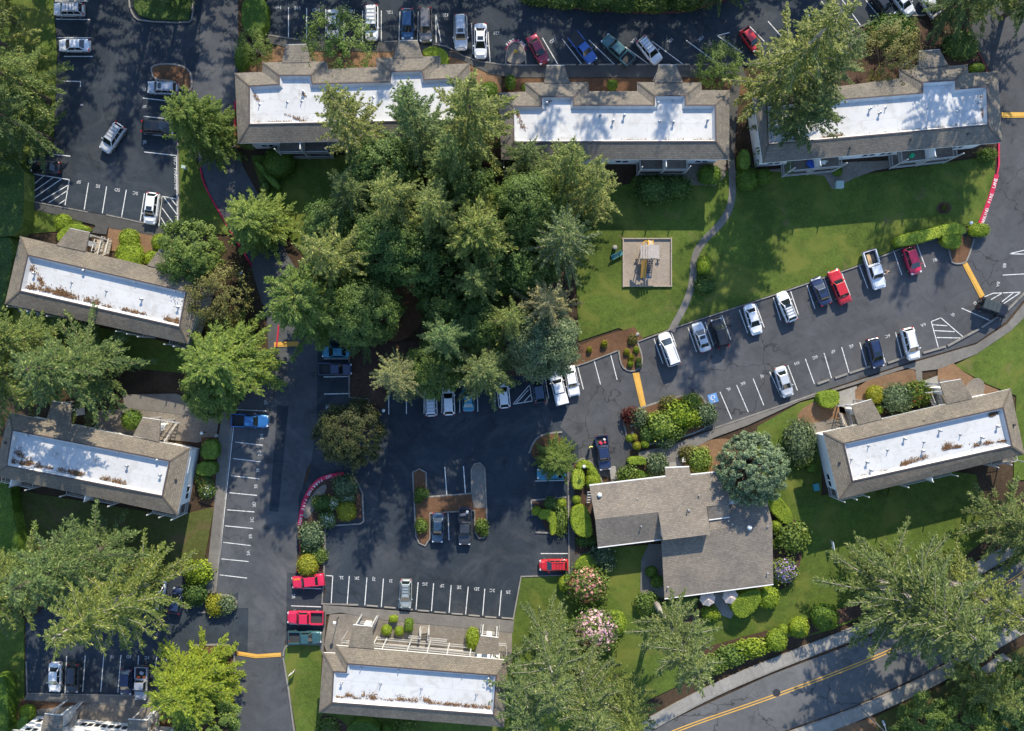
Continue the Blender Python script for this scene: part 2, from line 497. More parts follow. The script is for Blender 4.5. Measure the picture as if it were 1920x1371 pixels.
lot_sw = sheet('parking_lot', [(48, 1301), (48, 1170), (150, 1080), (385, 1080), (385, 1150), (447, 1110), (446, 1216), (384, 1208), (300, 1304)], .012, M['asph_dark'])
road = sheet('public_road', [(1195, 1380), (1440, 1268), (1600, 1207), (1705, 1165), (1840, 1083), (1930, 1035), (2100, 930), (2100, 1060), (1930, 1150), (1830, 1205), (1745, 1258), (1600, 1325), (1470, 1371), (1330, 1440), (1100, 1470)], .0, M['asph_road'])
patch1 = sheet('road_patch', [(1065, 778), (1150, 749), (1162, 790), (1075, 815)], .024, M['asph_mid'], thick=False)
patch2 = sheet('road_patch', [(444, 1140), (466, 1140), (464, 1230), (447, 1230)], .006, M['asph_dark'], thick=False)
patch3 = sheet('road_patch', [(520, 760), (541, 762), (522, 960), (505, 958)], .006, M['asph_dark'], thick=False)

# lawns, beds, walks
GB = [
 ('lawn', [(1085, 640), (1078, 470), (1100, 360), (1180, 345), (1190, 330), (1420, 318), (1600, 330), (1866, 292), (1864, 340), (1838, 416), (1780, 434), (1690, 463), (1600, 500), (1440, 555), (1270, 611), (1205, 634), (1160, 615)], .07, 'grass', 0),
 ('lawn', [(336, 262), (368, 300), (378, 330), (394, 372), (425, 425), (430, 440), (350, 437), (338, 432)], .07, 'grass', 0),
 ('lawn', [(-60, 905), (330, 968), (402, 950), (383, 1052), (330, 1060), (60, 1085), (-60, 1100)], .06, 'dry_grass', 0),
 ('lawn', [(536, 1209), (604, 1208), (600, 1330), (598, 1480), (580, 1480), (556, 1371), (534, 1240)], .07, 'grass', 0),
 ('lawn', [(600, 1336), (935, 1362), (930, 1480), (590, 1480)], .065, 'grass', 0),
 ('lawn', [(977, 1083), (1062, 1080), (1118, 1028), (1240, 1020), (1245, 1128), (1450, 1108), (1452, 940), (1400, 900), (1420, 800), (1500, 755), (1540, 745), (1540, 930), (1760, 880), (1830, 890), (1850, 1010), (1700, 1125), (1560, 1180), (1440, 1212), (1320, 1262), (1180, 1330), (1120, 1420), (900, 1420), (960, 1165)], .07, 'grass', 0),
 ('lawn', [(1788, 686), (1830, 664), (1885, 622), (1925, 575), (2050, 560), (2050, 900), (1900, 900), (1905, 742), (1850, 720)], .07, 'grass', 0),
 ('lawn', [(-60, 440), (60, 380), (100, 392), (160, 402), (150, 430), (40, 440), (8, 575), (350, 650), (345, 700), (-60, 660)], .05, 'grass', 0),
 ('lawn', [(1500, 1480), (1640, 1345), (1760, 1290), (1850, 1245), (1990, 1180), (1990, 1480)], .05, 'dry_grass', 0),
 ('lawn', [(1390, 310), (1440, 322), (1430, 345), (1385, 345)], .075, 'grass', 0),
 ('lawn', [(470, 292), (700, 290), (740, 420), (570, 480), (520, 420), (505, 396)], .05, 'grass', 0),
 ('lawn', [(-60, -90), (94, -90), (107, 100), (99, 288), (51, 296), (48, 376), (-60, 382)], .05, 'grass', 0),
 ('lawn', [(-60, 1102), (46, 1160), (46, 1308), (30, 1400), (-60, 1400)], .05, 'grass', 0),
 ('mulch_bed', [(1075, 688), (1082, 650), (1130, 630), (1190, 613), (1206, 636), (1160, 656)], .09, 'mulch', 0),
 ('mulch_bed', [(1160, 656), (1192, 641), (1204, 670), (1203, 688), (1188, 696), (1172, 694), (1163, 680)], .12, 'mulch', 0),
 ('mulch_bed', [(1602, 720), (1700, 692), (1716, 694), (1724, 715), (1726, 735), (1700, 742), (1604, 764)], .11, 'mulch_pale', 1),
 ('mulch_bed', [(1757, 722), (1758, 684), (1780, 672), (1795, 690), (1840, 718), (1880, 735), (1884, 760), (1800, 760)], .11, 'mulch_pale', 1),
 ('mulch_bed', [(1495, 772), (1535, 748), (1600, 770), (1600, 800), (1520, 810), (1495, 795)], .1, 'mulch_pale', 1),
 ('mulch_bed', [(1178, 832), (1166, 784), (1172, 775), (1250, 750), (1305, 737), (1318, 748), (1334, 788), (1328, 798), (1290, 815), (1200, 835)], .14, 'mulch', 0),
 ('mulch_bed', [(1160, 905), (1170, 880), (1200, 866), (1245, 856), (1275, 865), (1248, 905)], .1, 'mulch', 1),
 ('mulch_bed', [(1278, 875), (1276, 850), (1300, 838), (1345, 820), (1400, 830), (1370, 890), (1300, 890)], .1, 'mulch_pale', 1),
 ('mulch_bed', [(1066, 1000), (1066, 890), (1078, 866), (1095, 860), (1120, 878), (1128, 905), (1108, 915), (1122, 1030), (1080, 1040)], .1, 'mulch_dark', 0),
 ('mulch_bed', [(1440, 935), (1462, 935), (1500, 990), (1506, 1030), (1490, 1095), (1452, 1110)], .1, 'mulch_dark', 1),
 ('mulch_bed', [(1196, 1110), (1250, 1125), (1320, 1125), (1330, 1165), (1260, 1175), (1200, 1150)], .1, 'mulch_dark', 1),
 ('mulch_bed', [(1310, 1258), (1300, 1220), (1370, 1200), (1520, 1160), (1640, 1120), (1660, 1140), (1440, 1216)], .1, 'mulch_dark', 1),
 ('mulch_bed', [(566, 1075), (563, 985), (566, 950), (580, 915), (606, 896), (640, 892), (662, 900), (676, 925), (678, 972), (612, 984), (608, 1076)], .14, 'mulch_dark', 0),
 ('mulch_bed', [(776, 885), (787, 880), (797, 888), (799, 932), (888, 926), (888, 888), (912, 895), (914, 1000), (900, 1008), (892, 995), (890, 958), (805, 965), (804, 1012), (795, 1021), (783, 1012)], .14, 'mulch', 0),
 ('mulch_bed', [(596, 795), (604, 782), (640, 770), (700, 760), (716, 772), (700, 800), (640, 840), (604, 815)], .12, 'mulch', 1),
 ('mulch_bed', [(657, 742), (657, 640), (740, 640), (1060, 640), (1076, 680), (1000, 704), (725, 722), (722, 768)], .06, 'mulch_dark', 0),
 ('mulch_bed', [(700, 610), (735, 530), (800, 535), (796, 600), (760, 640), (720, 640)], .09, 'mulch', 1),
 ('mulch_bed', [(993, 850), (1003, 826), (1022, 815), (1052, 812), (1058, 860), (1010, 868)], .14, 'mulch', 1),
 ('mulch_bed', [(997, 938), (1062, 932), (1064, 996), (1030, 1004), (1008, 960)], .13, 'mulch_dark', 0),
 ('mulch_bed', [(283, 130), (291, 122), (322, 120), (348, 126), (360, 140), (360, 172), (340, 170), (332, 153), (290, 150)], .14, 'mulch', 0),
 ('mulch_bed', [(452, 130), (530, 80), (700, 90), (760, 100), (850, 96), (940, 140), (940, 180), (450, 160)], .06, 'mulch_pale', 0),
 ('mulch_bed', [(960, 147), (1400, 147), (1400, 180), (950, 180)], .07, 'mulch', 0),
 ('mulch_bed', [(1580, 70), (1650, 42), (1720, 33), (1830, 84), (1872, 160), (1870, 250), (1560, 200)], .05, 'mulch_dark', 0),
 ('mulch_bed', [(205, 420), (240, 430), (340, 445), (345, 480), (200, 470)], .08, 'mulch_pale', 0),
 ('mulch_bed', [(388, 1150), (386, 1080), (340, 1060), (384, 1052), (388, 1060)], .09, 'mulch_dark', 0),
 ('mulch_bed', [(372, 940), (378, 820), (408, 820), (402, 950)], .09, 'mulch', 0),
 ('mulch_bed', [(1782, 492), (1778, 450), (1815, 442), (1822, 450), (1812, 490), (1798, 494)], .14, 'mulch', 0),
 ('mulch_bed', [(362, 1260), (362, 1208), (430, 1208), (440, 1222), (440, 1340), (380, 1371), (300, 1400), (290, 1330)], .08, 'mulch', 0),
 ('mulch_bed', [(40, 1310), (160, 1316), (280, 1330), (280, 1371), (20, 1371)], .06, 'mulch', 0),
 ('mulch_bed', [(1755, 388), (1762, 380), (1774, 379), (1784, 387), (1782, 397), (1768, 402), (1757, 398)], .1, 'mulch_dark', 1),
 ('mulch_bed', [(595, 1335), (640, 1348), (660, 1371), (600, 1400)], .08, 'mulch_dark', 1),
 ('mulch_bed', [(1540, 1371), (1640, 1345), (1650, 1400), (1560, 1480)], .07, 'mulch_pale', 0),
 ('gravel_bed', [(618, 1152), (670, 1150), (700, 1160), (930, 1172), (960, 1185), (960, 1260), (620, 1240), (608, 1210)], .08, 'gravel', 0),
 ('gravel_bed', [(180, 770), (300, 762), (412, 780), (405, 820), (370, 830), (180, 810)], .07, 'gravel', 0),
 ('gravel_bed', [(68, 1330), (190, 1318), (290, 1325), (280, 1371), (60, 1371)], .07, 'gravel', 0),
 ('gravel_bed', [(1500, 800), (1580, 780), (1590, 815), (1530, 825)], .11, 'gravel', 1),
 ('gravel_bed', [(1808, 724), (1830, 705), (1848, 720), (1840, 745), (1812, 742)], .12, 'gravel', 1),
 ('gravel_bed', [(566, 965), (586, 925), (610, 905), (614, 918), (590, 955), (576, 975)], .15, 'gravel', 1),
 ('gravel_bed', [(1270, 345), (1340, 350), (1360, 330), (1362, 290), (1220, 300)], .08, 'gravel', 0),
 ('gravel_bed', [(1428, 320), (1570, 305), (1700, 300), (1800, 290), (1640, 320), (1600, 335), (1560, 355), (1545, 330)], .08, 'gravel', 0),
 ('play_area_surface', [(1168, 448), (1258, 448), (1258, 537), (1168, 537)], .09, 'playchips', 0),
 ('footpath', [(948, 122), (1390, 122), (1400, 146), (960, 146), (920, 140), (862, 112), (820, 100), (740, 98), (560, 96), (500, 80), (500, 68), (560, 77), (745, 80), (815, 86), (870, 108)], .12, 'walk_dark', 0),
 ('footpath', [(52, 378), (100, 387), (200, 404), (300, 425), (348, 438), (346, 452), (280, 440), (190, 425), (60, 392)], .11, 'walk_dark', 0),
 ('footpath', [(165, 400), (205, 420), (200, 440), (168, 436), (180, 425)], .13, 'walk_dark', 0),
 ('footpath', [(437, 770), (418, 772), (410, 820), (402, 950), (384, 1112), (404, 1112), (425, 900)], .12, 'walk', 0),
 ('footpath', [(418, 776), (330, 738), (230, 740), (235, 765), (300, 772), (412, 788)], .1, 'walk', 0),
 ('footpath', [(1336, 806), (1480, 757), (1660, 697), (1720, 678), (1830, 646), (1888, 608), (1930, 556), (1930, 585), (1895, 620), (1830, 664), (1760, 692), (1728, 696), (1730, 740), (1720, 745), (1716, 694), (1700, 690), (1600, 722), (1500, 752), (1400, 798), (1340, 820), (1300, 840), (1278, 858), (1278, 878), (1258, 880), (1245, 856), (1200, 862), (1196, 848), (1260, 834)], .12, 'walk', 0),
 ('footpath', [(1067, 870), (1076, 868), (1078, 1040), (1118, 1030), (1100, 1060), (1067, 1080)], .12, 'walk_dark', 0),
 ('footpath', [(50, 1302), (300, 1306), (298, 1326), (46, 1312)], .12, 'walk', 0),
 ('footpath', [(606, 1134), (964, 1164), (962, 1186), (700, 1160), (640, 1148), (612, 1152), (606, 1230), (598, 1208), (606, 1180)], .12, 'walk', 0),
 ('footpath', [(1200, 1115), (1202, 1050), (1216, 1020), (1245, 1020), (1246, 1120)], .1, 'walk', 0),
 ('footpath', [(1722, 718), (1764, 702), (1772, 745), (1726, 750)], .1, 'concrete', 0),
 ('footpath', [(1570, 736), (1606, 724), (1610, 770), (1574, 776)], .1, 'concrete', 0),
 ('footpath', [(1330, 1115), (1382, 1108), (1385, 1130), (1370, 1160), (1350, 1152)], .12, 'concrete', 0),
 ('footpath', [(1160, 896), (1152, 878), (1142, 880), (1146, 905)], .16, 'concrete', 0),
 ('footpath', [(1250, 885), (1252, 868), (1276, 864), (1282, 880)], .14, 'concrete', 0),
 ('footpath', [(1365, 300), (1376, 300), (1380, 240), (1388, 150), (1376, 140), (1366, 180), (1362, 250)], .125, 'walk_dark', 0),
 ('footpath', [(1820, 1265), (1880, 1225), (1900, 1240), (1838, 1288)], .08, 'concrete', 0),
]
for nm, px, z, mt, sm in GB:
    sheet(nm, px, z, M[mt], sm)

# winding lawn path
cl = chaikin([(1370, 295), (1374, 340), (1371, 388), (1352, 420), (1318, 452), (1301, 480), (1299, 530), (1286, 570), (1258, 621)], 3, False)
pa = WL(cl); left = []; right = []
for i, p in enumerate(pa):
    d = (pa[min(i + 1, len(pa) - 1)] - pa[max(i - 1, 0)]).normalized(); n = Vector((-d.y, d.x, 0)) * .48
    left.append(p + n); right.append(p - n)
mb = MB(); mb.prism(left + right[::-1], -.05, .115); struct('footpath', mb, M['walk'])

# public pavement laid in slabs
def slab_walk(line, width, side):
    pts = WL(chaikin(line, 3, False)); 
    base = MB(); sroot = None
    L = [0.0]
    for a, b in zip(pts, pts[1:]): L.append(L[-1] + (b - a).length)
    def at(d):
        for i in range(len(pts) - 1):
            if L[i + 1] >= d:
                t = (d - L[i]) / (L[i + 1] - L[i]); p = pts[i].lerp(pts[i + 1], t); dd = (pts[i + 1] - pts[i]).normalized(); break
        else:
            p = pts[-1]; dd = (pts[-1] - pts[-2]).normalized()
        return p, Vector((-dd.y, dd.x, 0)) * side
    a0 = [at(d) for d in np.linspace(0, L[-1], 40)]
    base.prism([p + n * .16 for p, n in a0] + [(p + n * (width + .03)) for p, n in reversed(a0)], -.1, .11)
    root = struct('pavement', base, M['kerb'])
    kb = MB()
    kb.prism([p for p, n in a0] + [p + n * .16 for p, n in reversed(a0)], -.1, .14)
    struct('kerb', kb, M['kerb'])
    step = 1.55; d = 0.0
    while d + step < L[-1]:
        (p, n), (q, m) = at(d + .02), at(d + step - .02)
        sb = MB(); sb.prism([p + n * .18, q + m * .18, q + m * width, p + n * width], .1, .125 + random.uniform(0, .012))
        o = link('paving_slab', sb.mesh('paving_slab'), root, M['concrete'])
        d += step
slab_walk([(1120, 1425), (1218, 1371), (1330, 1310), (1440, 1262), (1600, 1200), (1705, 1158), (1835, 1078), (1935, 1022)], 1.75, 1)
slab_walk([(1420, 1395), (1478, 1371), (1602, 1328), (1748, 1261), (1832, 1208), (1935, 1150)], 1.9, -1)

# kerbs
def kerb(px, mat='kerb', w=.17, h=.16, closed=False, sm=0, z0=-.1):
    if sm: px = chaikin(px, sm, closed)
    pts = WL(px)
    mb = MB()
    n = len(pts)
    Lp, Rp = [], []
    for i in range(n):
        a = pts[i - 1] if (i or closed) else pts[i]
        b = pts[(i + 1) % n] if (i < n - 1 or closed) else pts[i]
        d = (b - a).normalized(); nn = Vector((-d.y, d.x, 0)) * (w / 2)
        Lp.append(pts[i] + nn); Rp.append(pts[i] - nn)
    m = n if closed else n - 1
    V = lambda p, z: (p.x, p.y, z)
    for i in range(m):
        j = (i + 1) % n
        mb.face([V(Lp[j], h), V(Lp[i], h), V(Rp[i], h), V(Rp[j], h)])
        mb.face([V(Lp[i], z0), V(Lp[i], h), V(Lp[j], h), V(Lp[j], z0)])
        mb.face([V(Rp[i], h), V(Rp[i], z0), V(Rp[j], z0), V(Rp[j], h)])
    if not closed:
        mb.face([V(Lp[0], h), V(Lp[0], z0), V(Rp[0], z0), V(Rp[0], h)])
        mb.face([V(Lp[-1], z0), V(Lp[-1], h), V(Rp[-1], h), V(Rp[-1], z0)])
    return struct('kerb', mb, M[mat])
kerb([(334, 268), (336, 438)])
kerb([(375, 310), (381, 340), (395, 370), (430, 430), (455, 470), (472, 498)], 'kerb_red', .2, sm=1)
kerb([(441, 190), (440, 225), (442, 262)], 'kerb_red', .2)
kerb([(523, 610), (519, 650)], 'kerb_red', .2)
kerb([(283, 130), (291, 122), (322, 120), (348, 126), (360, 140), (360, 172), (340, 170), (332, 153), (290, 150)], 'kerb', .22, closed=True, sm=1)
kerb([(242, 8), (246, -20), (362, -20), (362, 36), (352, 44), (262, 40), (250, 30)], 'kerb', .2, closed=True, sm=1)
kerb([(50, 376), (165, 398)]); kerb([(200, 403), (296, 424)]); kerb([(303, 426), (350, 438)])
kerb([(500, 66), (560, 75)]); kerb([(720, 79), (745, 78)])
kerb([(815, 84), (838, 88), (870, 106), (900, 116), (945, 122), (985, 123), (1080, 122)], 'kerb', .18)
for a in range(1085, 1360, 36): kerb([(a, 122), (a + 28, 122 - .5)], 'kerb', .2)
kerb([(948, 122), (949, 100), (955, 84), (966, 78), (978, 84), (985, 98), (986, 122)], 'kerb', .17, sm=1)
kerb([(985, -6), (1030, 8), (1100, 18), (1180, 23), (1230, 25), (1290, 22), (1360, 0)], 'kerb_dark', .3, sm=1)
kerb([(1588, 64), (1620, 46), (1650, 37), (1690, 31), (1735, 29)], 'kerb', .18, sm=1)
kerb([(1815, 70), (1838, 105), (1852, 140), (1866, 190), (1876, 262)], 'kerb_dark', .2, sm=1)
kerb([(1872, 268), (1872, 310), (1868, 330)], 'kerb_red', .22)
fire_lane_e = [(1868, 328), (1860, 358), (1849, 390), (1837, 420)]
kerb(fire_lane_e, 'kerb_red', .62, .15, sm=1)
kerb([(1075, 688), (1100, 680), (1160, 657)]); 
kerb([(1160, 657), (1163, 680), (1171, 693), (1188, 697), (1202, 688), (1205, 670), (1195, 641)], 'kerb', .2, sm=1)
kerb([(1195, 641), (1270, 613), (1440, 557), (1600, 502), (1690, 466), (1778, 437)], 'kerb', .17)
kerb([(1774, 438), (1782, 490), (1790, 495), (1806, 494), (1813, 488), (1826, 448)], 'kerb', .2, sm=1)
kerb([(1166, 784), (1172, 774), (1250, 749), (1305, 736), (1319, 746), (1336, 790), (1328, 800), (1290, 817), (1200, 837), (1180, 836)], 'kerb', .22, closed=True, sm=1)
kerb([(1336, 804), (1480, 755), (1530, 738)], 'kerb', .2)
for (a, b) in (((1532, 720), (1554, 712)), ((1565, 709), (1588, 701)), ((1592, 700), (1634, 686)), ((1664, 681), (1698, 669)), ((1730, 662), (1772, 650)), ((1776, 649), (1835, 617)), ((1840, 614), (1884, 585)), ((1888, 582), (1925, 545))):
    kerb([a, b], 'kerb', .26, .2)
kerb([(438, 770), (425, 900), (405, 1110)], 'kerb', .18)
kerb([(388, 1148), (393, 1124), (408, 1116), (432, 1116), (444, 1126), (444, 1138), (432, 1148), (405, 1150)], 'kerb', .24, closed=True, sm=1)
kerb([(360, 1210), (425, 1208), (438, 1216), (441, 1250), (443, 1371)], 'kerb', .22, sm=1)
kerb([(531, 1232), (534, 1213), (545, 1207), (604, 1208)], 'kerb', .22, sm=1)
kerb([(531, 1230), (541, 1290), (552, 1371), (560, 1420)], 'kerb', .22)
fire_lane_w = chaikin([(562, 988), (565, 960), (574, 930), (590, 906), (612, 893), (645, 889)], 2, False)
kerb(fire_lane_w, 'kerb_red', .55, .16)
kerb([(645, 889), (668, 900), (680, 925), (682, 978), (676, 982), (614, 986), (610, 990), (608, 1078)], 'kerb', .2, sm=0)
kerb([(561, 990), (564, 1040), (557, 1072)], 'kerb_red', .2)
kerb([(608, 1078), (604, 1132), (672, 1134)], 'kerb', .2)
kerb([(774, 885), (787, 879), (799, 886), (800, 932), (810, 931), (884, 925), (884, 880), (890, 870), (900, 868), (909, 878), (914, 998), (908, 1008), (898, 1009), (891, 998), (890, 957), (806, 962), (806, 1010), (797, 1023), (786, 1018), (780, 1005)], 'kerb', .2, closed=True, sm=0)
sheet('island_top', [(885, 930), (885, 882), (891, 872), (900, 870), (908, 880), (910, 952), (888, 952)], .152, M['walk'], 0)
kerb([(992, 850), (1002, 824), (1022, 813), (1054, 810)], 'kerb', .24, sm=2)
kerb([(996, 938), (1062, 932)], 'kerb', .2); kerb([(1065, 880), (1067, 1078), (977, 1081), (962, 1162)], 'kerb', .2)
kerb([(996, 938), (998, 968)], 'kerb', .2); kerb([(1004, 998), (1030, 999)], 'kerb', .22)
kerb([(594, 800), (598, 786), (612, 776), (650, 768)], 'kerb', .2, sm=1)
kerb([(655, 655), (655, 745), (692, 748), (692, 768)], 'kerb', .18)
kerb([(1079, 868), (1090, 859), (1104, 862), (1122, 880), (1130, 908)], 'kerb', .2, sm=1)
kerb([(1166, 906), (1168, 886), (1182, 872), (1240, 856), (1256, 856)], 'kerb', .16, sm=1)
kerb([(50, 1240), (52, 1300), (160, 1302), (300, 1305)], 'kerb', .18)
kerb([(372, 1148), (388, 1148)], 'kerb', .2); kerb([(350, 1140), (352, 1146)], 'kerb', .2)

# playground timber edging
pe = thing('timber_edging', 'timber edging framing the play area of wood chips on the lawn', 'edging', W(1213, 492))
for a, b in (((1168, 448), (1258, 448)), ((1258, 448), (1258, 537)), ((1258, 537), (1168, 537)), ((1168, 537), (1168, 448))):
    va, vb = W(*a), W(*b); d = (vb - va).normalized() * .14
    for k in range(4):
        m_ = MB(); m_.bar(va.lerp(vb, k / 4) - d * (k == 0) + Vector((0, 0, .15)), va.lerp(vb, (k + 1) / 4 - .006) + Vector((0, 0, .15)), .15, .36)
        part('timber', m_, M['wood'], pe)

# ------------------------------------------------------------------ markings
def stripe(lot, a, b, z, w=.115, mat='paint_white', name='parking_line'):
    va, vb = W(*a), W(*b); d = (vb - va).normalized(); n = Vector((-d.y, d.x, 0)) * (w / 2)
    mb = MB(); mb.prism([va - n, vb - n, vb + n, va + n], None, z)
    return link(name, mb.mesh(name), lot, M[mat])

LINES = {
 'n': [(541,14,541,70),(575,15,575,77),(611,17,611,68),(645,18,645,80),(680,20,680,79),(715,20,715,78),(750,22,748,76),(784,22,783,76),(817,26,827,80),(817,26,818,80),(852,32,851,80),(884,44,887,102),(915,60,919,116),(1017,71,1046,121),(1054,73,1092,122),(1104,75,1153,122),(1172,88,1217,121),(1222,77,1281,121),(1287,76,1344,118),(1345,67,1392,99),(1345,67,1368,61),(1406,50,1440,85),(1440,40,1475,80),(1509,17,1530,48),(1540,2,1580,58),(1579,0,1613,47),(1623,0,1650,34),(1680,20,1685,27),(1712,17,1720,28)],
 'nw': [(103,2,165,2),(105,36,169,37),(107,71,170,71),(120,106,174,106),(112,152,151,153),(151,152,151,163),(75,287,132,293),(60,326,130,337),(130,337,122,385),(60,326,58,373),(59,350,82,330),(59,362,100,333),(60,374,115,336),(77,377,130,346),(92,380,127,357),(110,383,125,373),(166,343,158,393),(200,350,192,400),(237,356,228,407),(271,363,263,414),(303,370,297,422),(304,368,334,374),(304,368,298,424),(307,369,333,404),(320,372,333,388),(304,390,332,428),(302,408,312,425),(268,184,328,191),(269,218,332,225),(270,251,332,258),(270,285,332,292),(331,292,333,436)],
 'lane': [(438,800,405,1108)],
 'w': [(444,768,500,771),(441,797,496,802),(441,829,493,835),(437,860,489,866),(433,892,486,898),(430,924,482,929),(426,956,477,960),(422,986,474,991),(419,1017,470,1023),(415,1048,466,1053),(412,1078,463,1084)],
 'c': [(607,673,655,673),(607,707,655,706),(608,739,657,738),(729,740,729,777),(762,750,762,776),(795,740,795,776),(828,740,828,775),(862,740,862,774),(895,735,896,772),(928,735,928,767),(834,876,838,932),(869,874,873,930),(840,962,842,1013),(611,1079,624,1080),(624,1080,621,1131),(655,1080,651,1133),(688,1083,684,1135),(719,1085,715,1138),(751,1089,748,1141),(784,1092,780,1143),(813,1094,809,1146),(846,1097,842,1149),(878,1100,873,1152),(909,1104,905,1154),(940,1107,936,1155),(549,1102,603,1104),(546,1136,602,1138),(543,1170,600,1172),(1003,902,1060,901),(1014,1038,1065,1038)],
 'e': [(962,758,993,722),(993,722,998,752),(998,752,962,758),(968,756,991,731),(982,754,995,740),(1022,708,1029,747),(1048,700,1056,742),(1083,687,1094,730),(1114,676,1126,721),(1145,665,1157,712),(1226,635,1243,682),(1259,624,1268,650),(1290,614,1306,660),(1322,604,1338,649),(1354,592,1370,637),(1386,581,1402,625),(1417,570,1433,614),(1450,558,1464,601),(1482,545,1497,590),(1512,532,1528,579),(1544,519,1560,566),(1576,506,1594,554),(1609,492,1627,541),(1642,480,1660,528),(1674,466,1691,516),(1718,455,1735,501),(1350,735,1372,786),(1381,722,1403,773),(1412,710,1432,760),(1443,697,1465,745),(1477,685,1495,732),(1510,673,1527,720),(1545,662,1559,709),(1578,651,1592,699),(1612,642,1625,689),(1645,632,1660,680),(1679,623,1691,670),(1712,612,1722,655),(1746,603,1764,596),(1764,596,1808,634),(1746,603,1759,651),(1756,633,1808,634),(1751,620,1790,622),(1748,609,1776,611),(1803,578,1860,603),(1845,557,1862,550),(1862,550,1914,548),(1914,548,1878,572),(1858,562,1880,549),(1876,568,1900,549),(1880,516,1935,513),(1892,476,1935,466),(1892,476,1935,477)],
 'sw': [(125,1230,122,1300),(160,1229,155,1297),(195,1226,189,1297),(227,1228,221,1299),(260,1229,256,1290),(294,1231,290,1265)],
}
LOT = {'n': (lot_n, .016), 'nw': (lot_nw, .016), 'lane': (lane, .02), 'w': (lane, .02), 'c': (lot_c, .022), 'e': (lot_e, .022), 'sw': (lot_sw, .016)}
for k, L in LINES.items():
    for (a, b, c, d) in L: stripe(LOT[k][0], (a, b), (c, d), LOT[k][1])
# double yellow centre line of the public road
for off in (-2.2, 2.2):
    cl = chaikin([(1180, 1412), (1260, 1371), (1440, 1310), (1600, 1250), (1700, 1207), (1800, 1150), (1868, 1107), (1935, 1063)], 3, False)
    mb = MB(); pts = WL([(x + off * .35, y + off) for x, y in cl])
    Lq = []; Rq = []
    for i, p in enumerate(pts):
        d = (pts[min(i + 1, len(pts) - 1)] - pts[max(i - 1, 0)]).normalized(); n = Vector((-d.y, d.x, 0)) * .075
        Lq.append(p + n); Rq.append(p - n)
    mb.prism(Lq + Rq[::-1], None, .006)
    link('centre_line', mb.mesh('centre_line'), road, M['paint_yellow'])
    mb = MB()
# lettering
TXT = {}
def text_mesh(s, size):
    key = (s, size)
    if key not in TXT:
        cu = bpy.data.curves.new('lettering', 'FONT'); cu.body = s; cu.size = size
        cu.align_x = 'CENTER'; cu.align_y = 'CENTER'; cu.offset = size * .012; cu.resolution_u = 2
        ob = bpy.data.objects.new('lettering', cu)
        COL.objects.link(ob)
        me = bpy.data.meshes.new_from_object(ob)
        bpy.data.objects.remove(ob); bpy.data.curves.remove(cu)
        TXT[key] = me
    return TXT[key]
def letter(lot, s, x, y, z, updeg, size=.64, mat='paint_faded', name='stall_number'):
    """updeg: direction of the letters' tops in the picture, 90 = up"""
    return link(name, text_mesh(s, size), lot, M[mat], W(x, y, 0) + Vector((0, 0, z)), R(updeg - 90))
for s, x, y, u in [('14F',522,14,270),('14E',558,15,270),('14D',593,19,270),('14B',660,20,270),('12L',731,23,272),('12I',836,28,272),('12F',931,62,272),('12D',1037,76,300),('12A',1189,76,308),('10L',1257,76,310),('10K',1314,72,310),('10J',1391,58,312)]:
    letter(lot_n, s, x, y, .017, u)
for s, x, y, u in [('5F',148,341,262),('5E',184,349,262),('5D',220,356,262),('5C',254,362,262),('5I',270,167,0),('5J',271,200,0),('5L',271,267,0),('9',154,197,180)]:
    letter(lot_nw, s, x, y, .017, u)
letter(lot_nw, 'NO  PARKING', 329.5, 325, .017, 2, .72, name='painted_words')
for s, x, y in [('3P',499,755),('3N',491,819),('3G',487,850),('3F',484,882),('3E',480,912),('3D',477,946),('3C',473,975),('3B',470,1006),('3A',466,1037)]:
    letter(lane, s, x, y, .021, 184)
for s, x, y, u in [('2L',640,1083,268),('2K',669,1084,268),('2J',701,1086,268),('2I',733,1089,268),('2G',797,1095,268),('2F',829,1098,268),('2E',861,1101,268),('2D',894,1104,268),('2C',923,1107,268),('2B',953,1110,268),('2R',550,1118,0),('3L',614,763,0)]:
    letter(lot_c, s, x, y, .023, u)
for s, x, y, u in [('6L',1366,730,288),('6K',1393,719,288),('6J',1429,706,288),('6H',1494,681,288),('6G',1528,670,288),('6F',1562,659,288),('6E',1596,649,288),('6C',1664,630,288),('6A',1731,609,288),('6J',1787,590,330),('6I',1828,568,325),('8A',1871,533,350),('8B',1883,498,355),('7B',1753,488,108)]:
    letter(lot_e, s, x, y, .023, u)
for s, x, y in [('1E',210,1231),('1D',242,1231),('1C',276,1233),('1B',310,1235)]:
    letter(lot_sw, s, x, y, .017, 268, .62)

def path_text(s, px, z, size, flip, mat='paint_white'):
    pts = WL(px); L = [0.0]
    for a, b in zip(pts, pts[1:]): L.append(L[-1] + (b - a).length)
    n = len(s)
    for i, ch in enumerate(s):
        if ch == ' ': continue
        d = L[-1] * (i + .5) / n
        for k in range(len(pts) - 1):
            if L[k + 1] >= d:
                p = pts[k].lerp(pts[k + 1], (d - L[k]) / (L[k + 1] - L[k])); dd = pts[k + 1] - pts[k]; break
        link('painted_letter', text_mesh(ch, size), lot_e, M[mat], (p.x, p.y, z), math.atan2(dd.y, dd.x))
path_text('PARKING  FIRE  LANE', [(1840, 424), (1851, 390), (1861, 358), (1867, 335)], .156, .62, False)
path_text('FIRE LANE', chaikin([(950, 86), (957, 78), (966, 75), (976, 78), (985, 88)], 1, False), .023, .62, False)
path_text('NO PARKING FIRE LANE', chaikin([(622, 891), (600, 901), (583, 918), (573, 938), (566, 962), (562, 987)], 2, False), .166, .56, False)
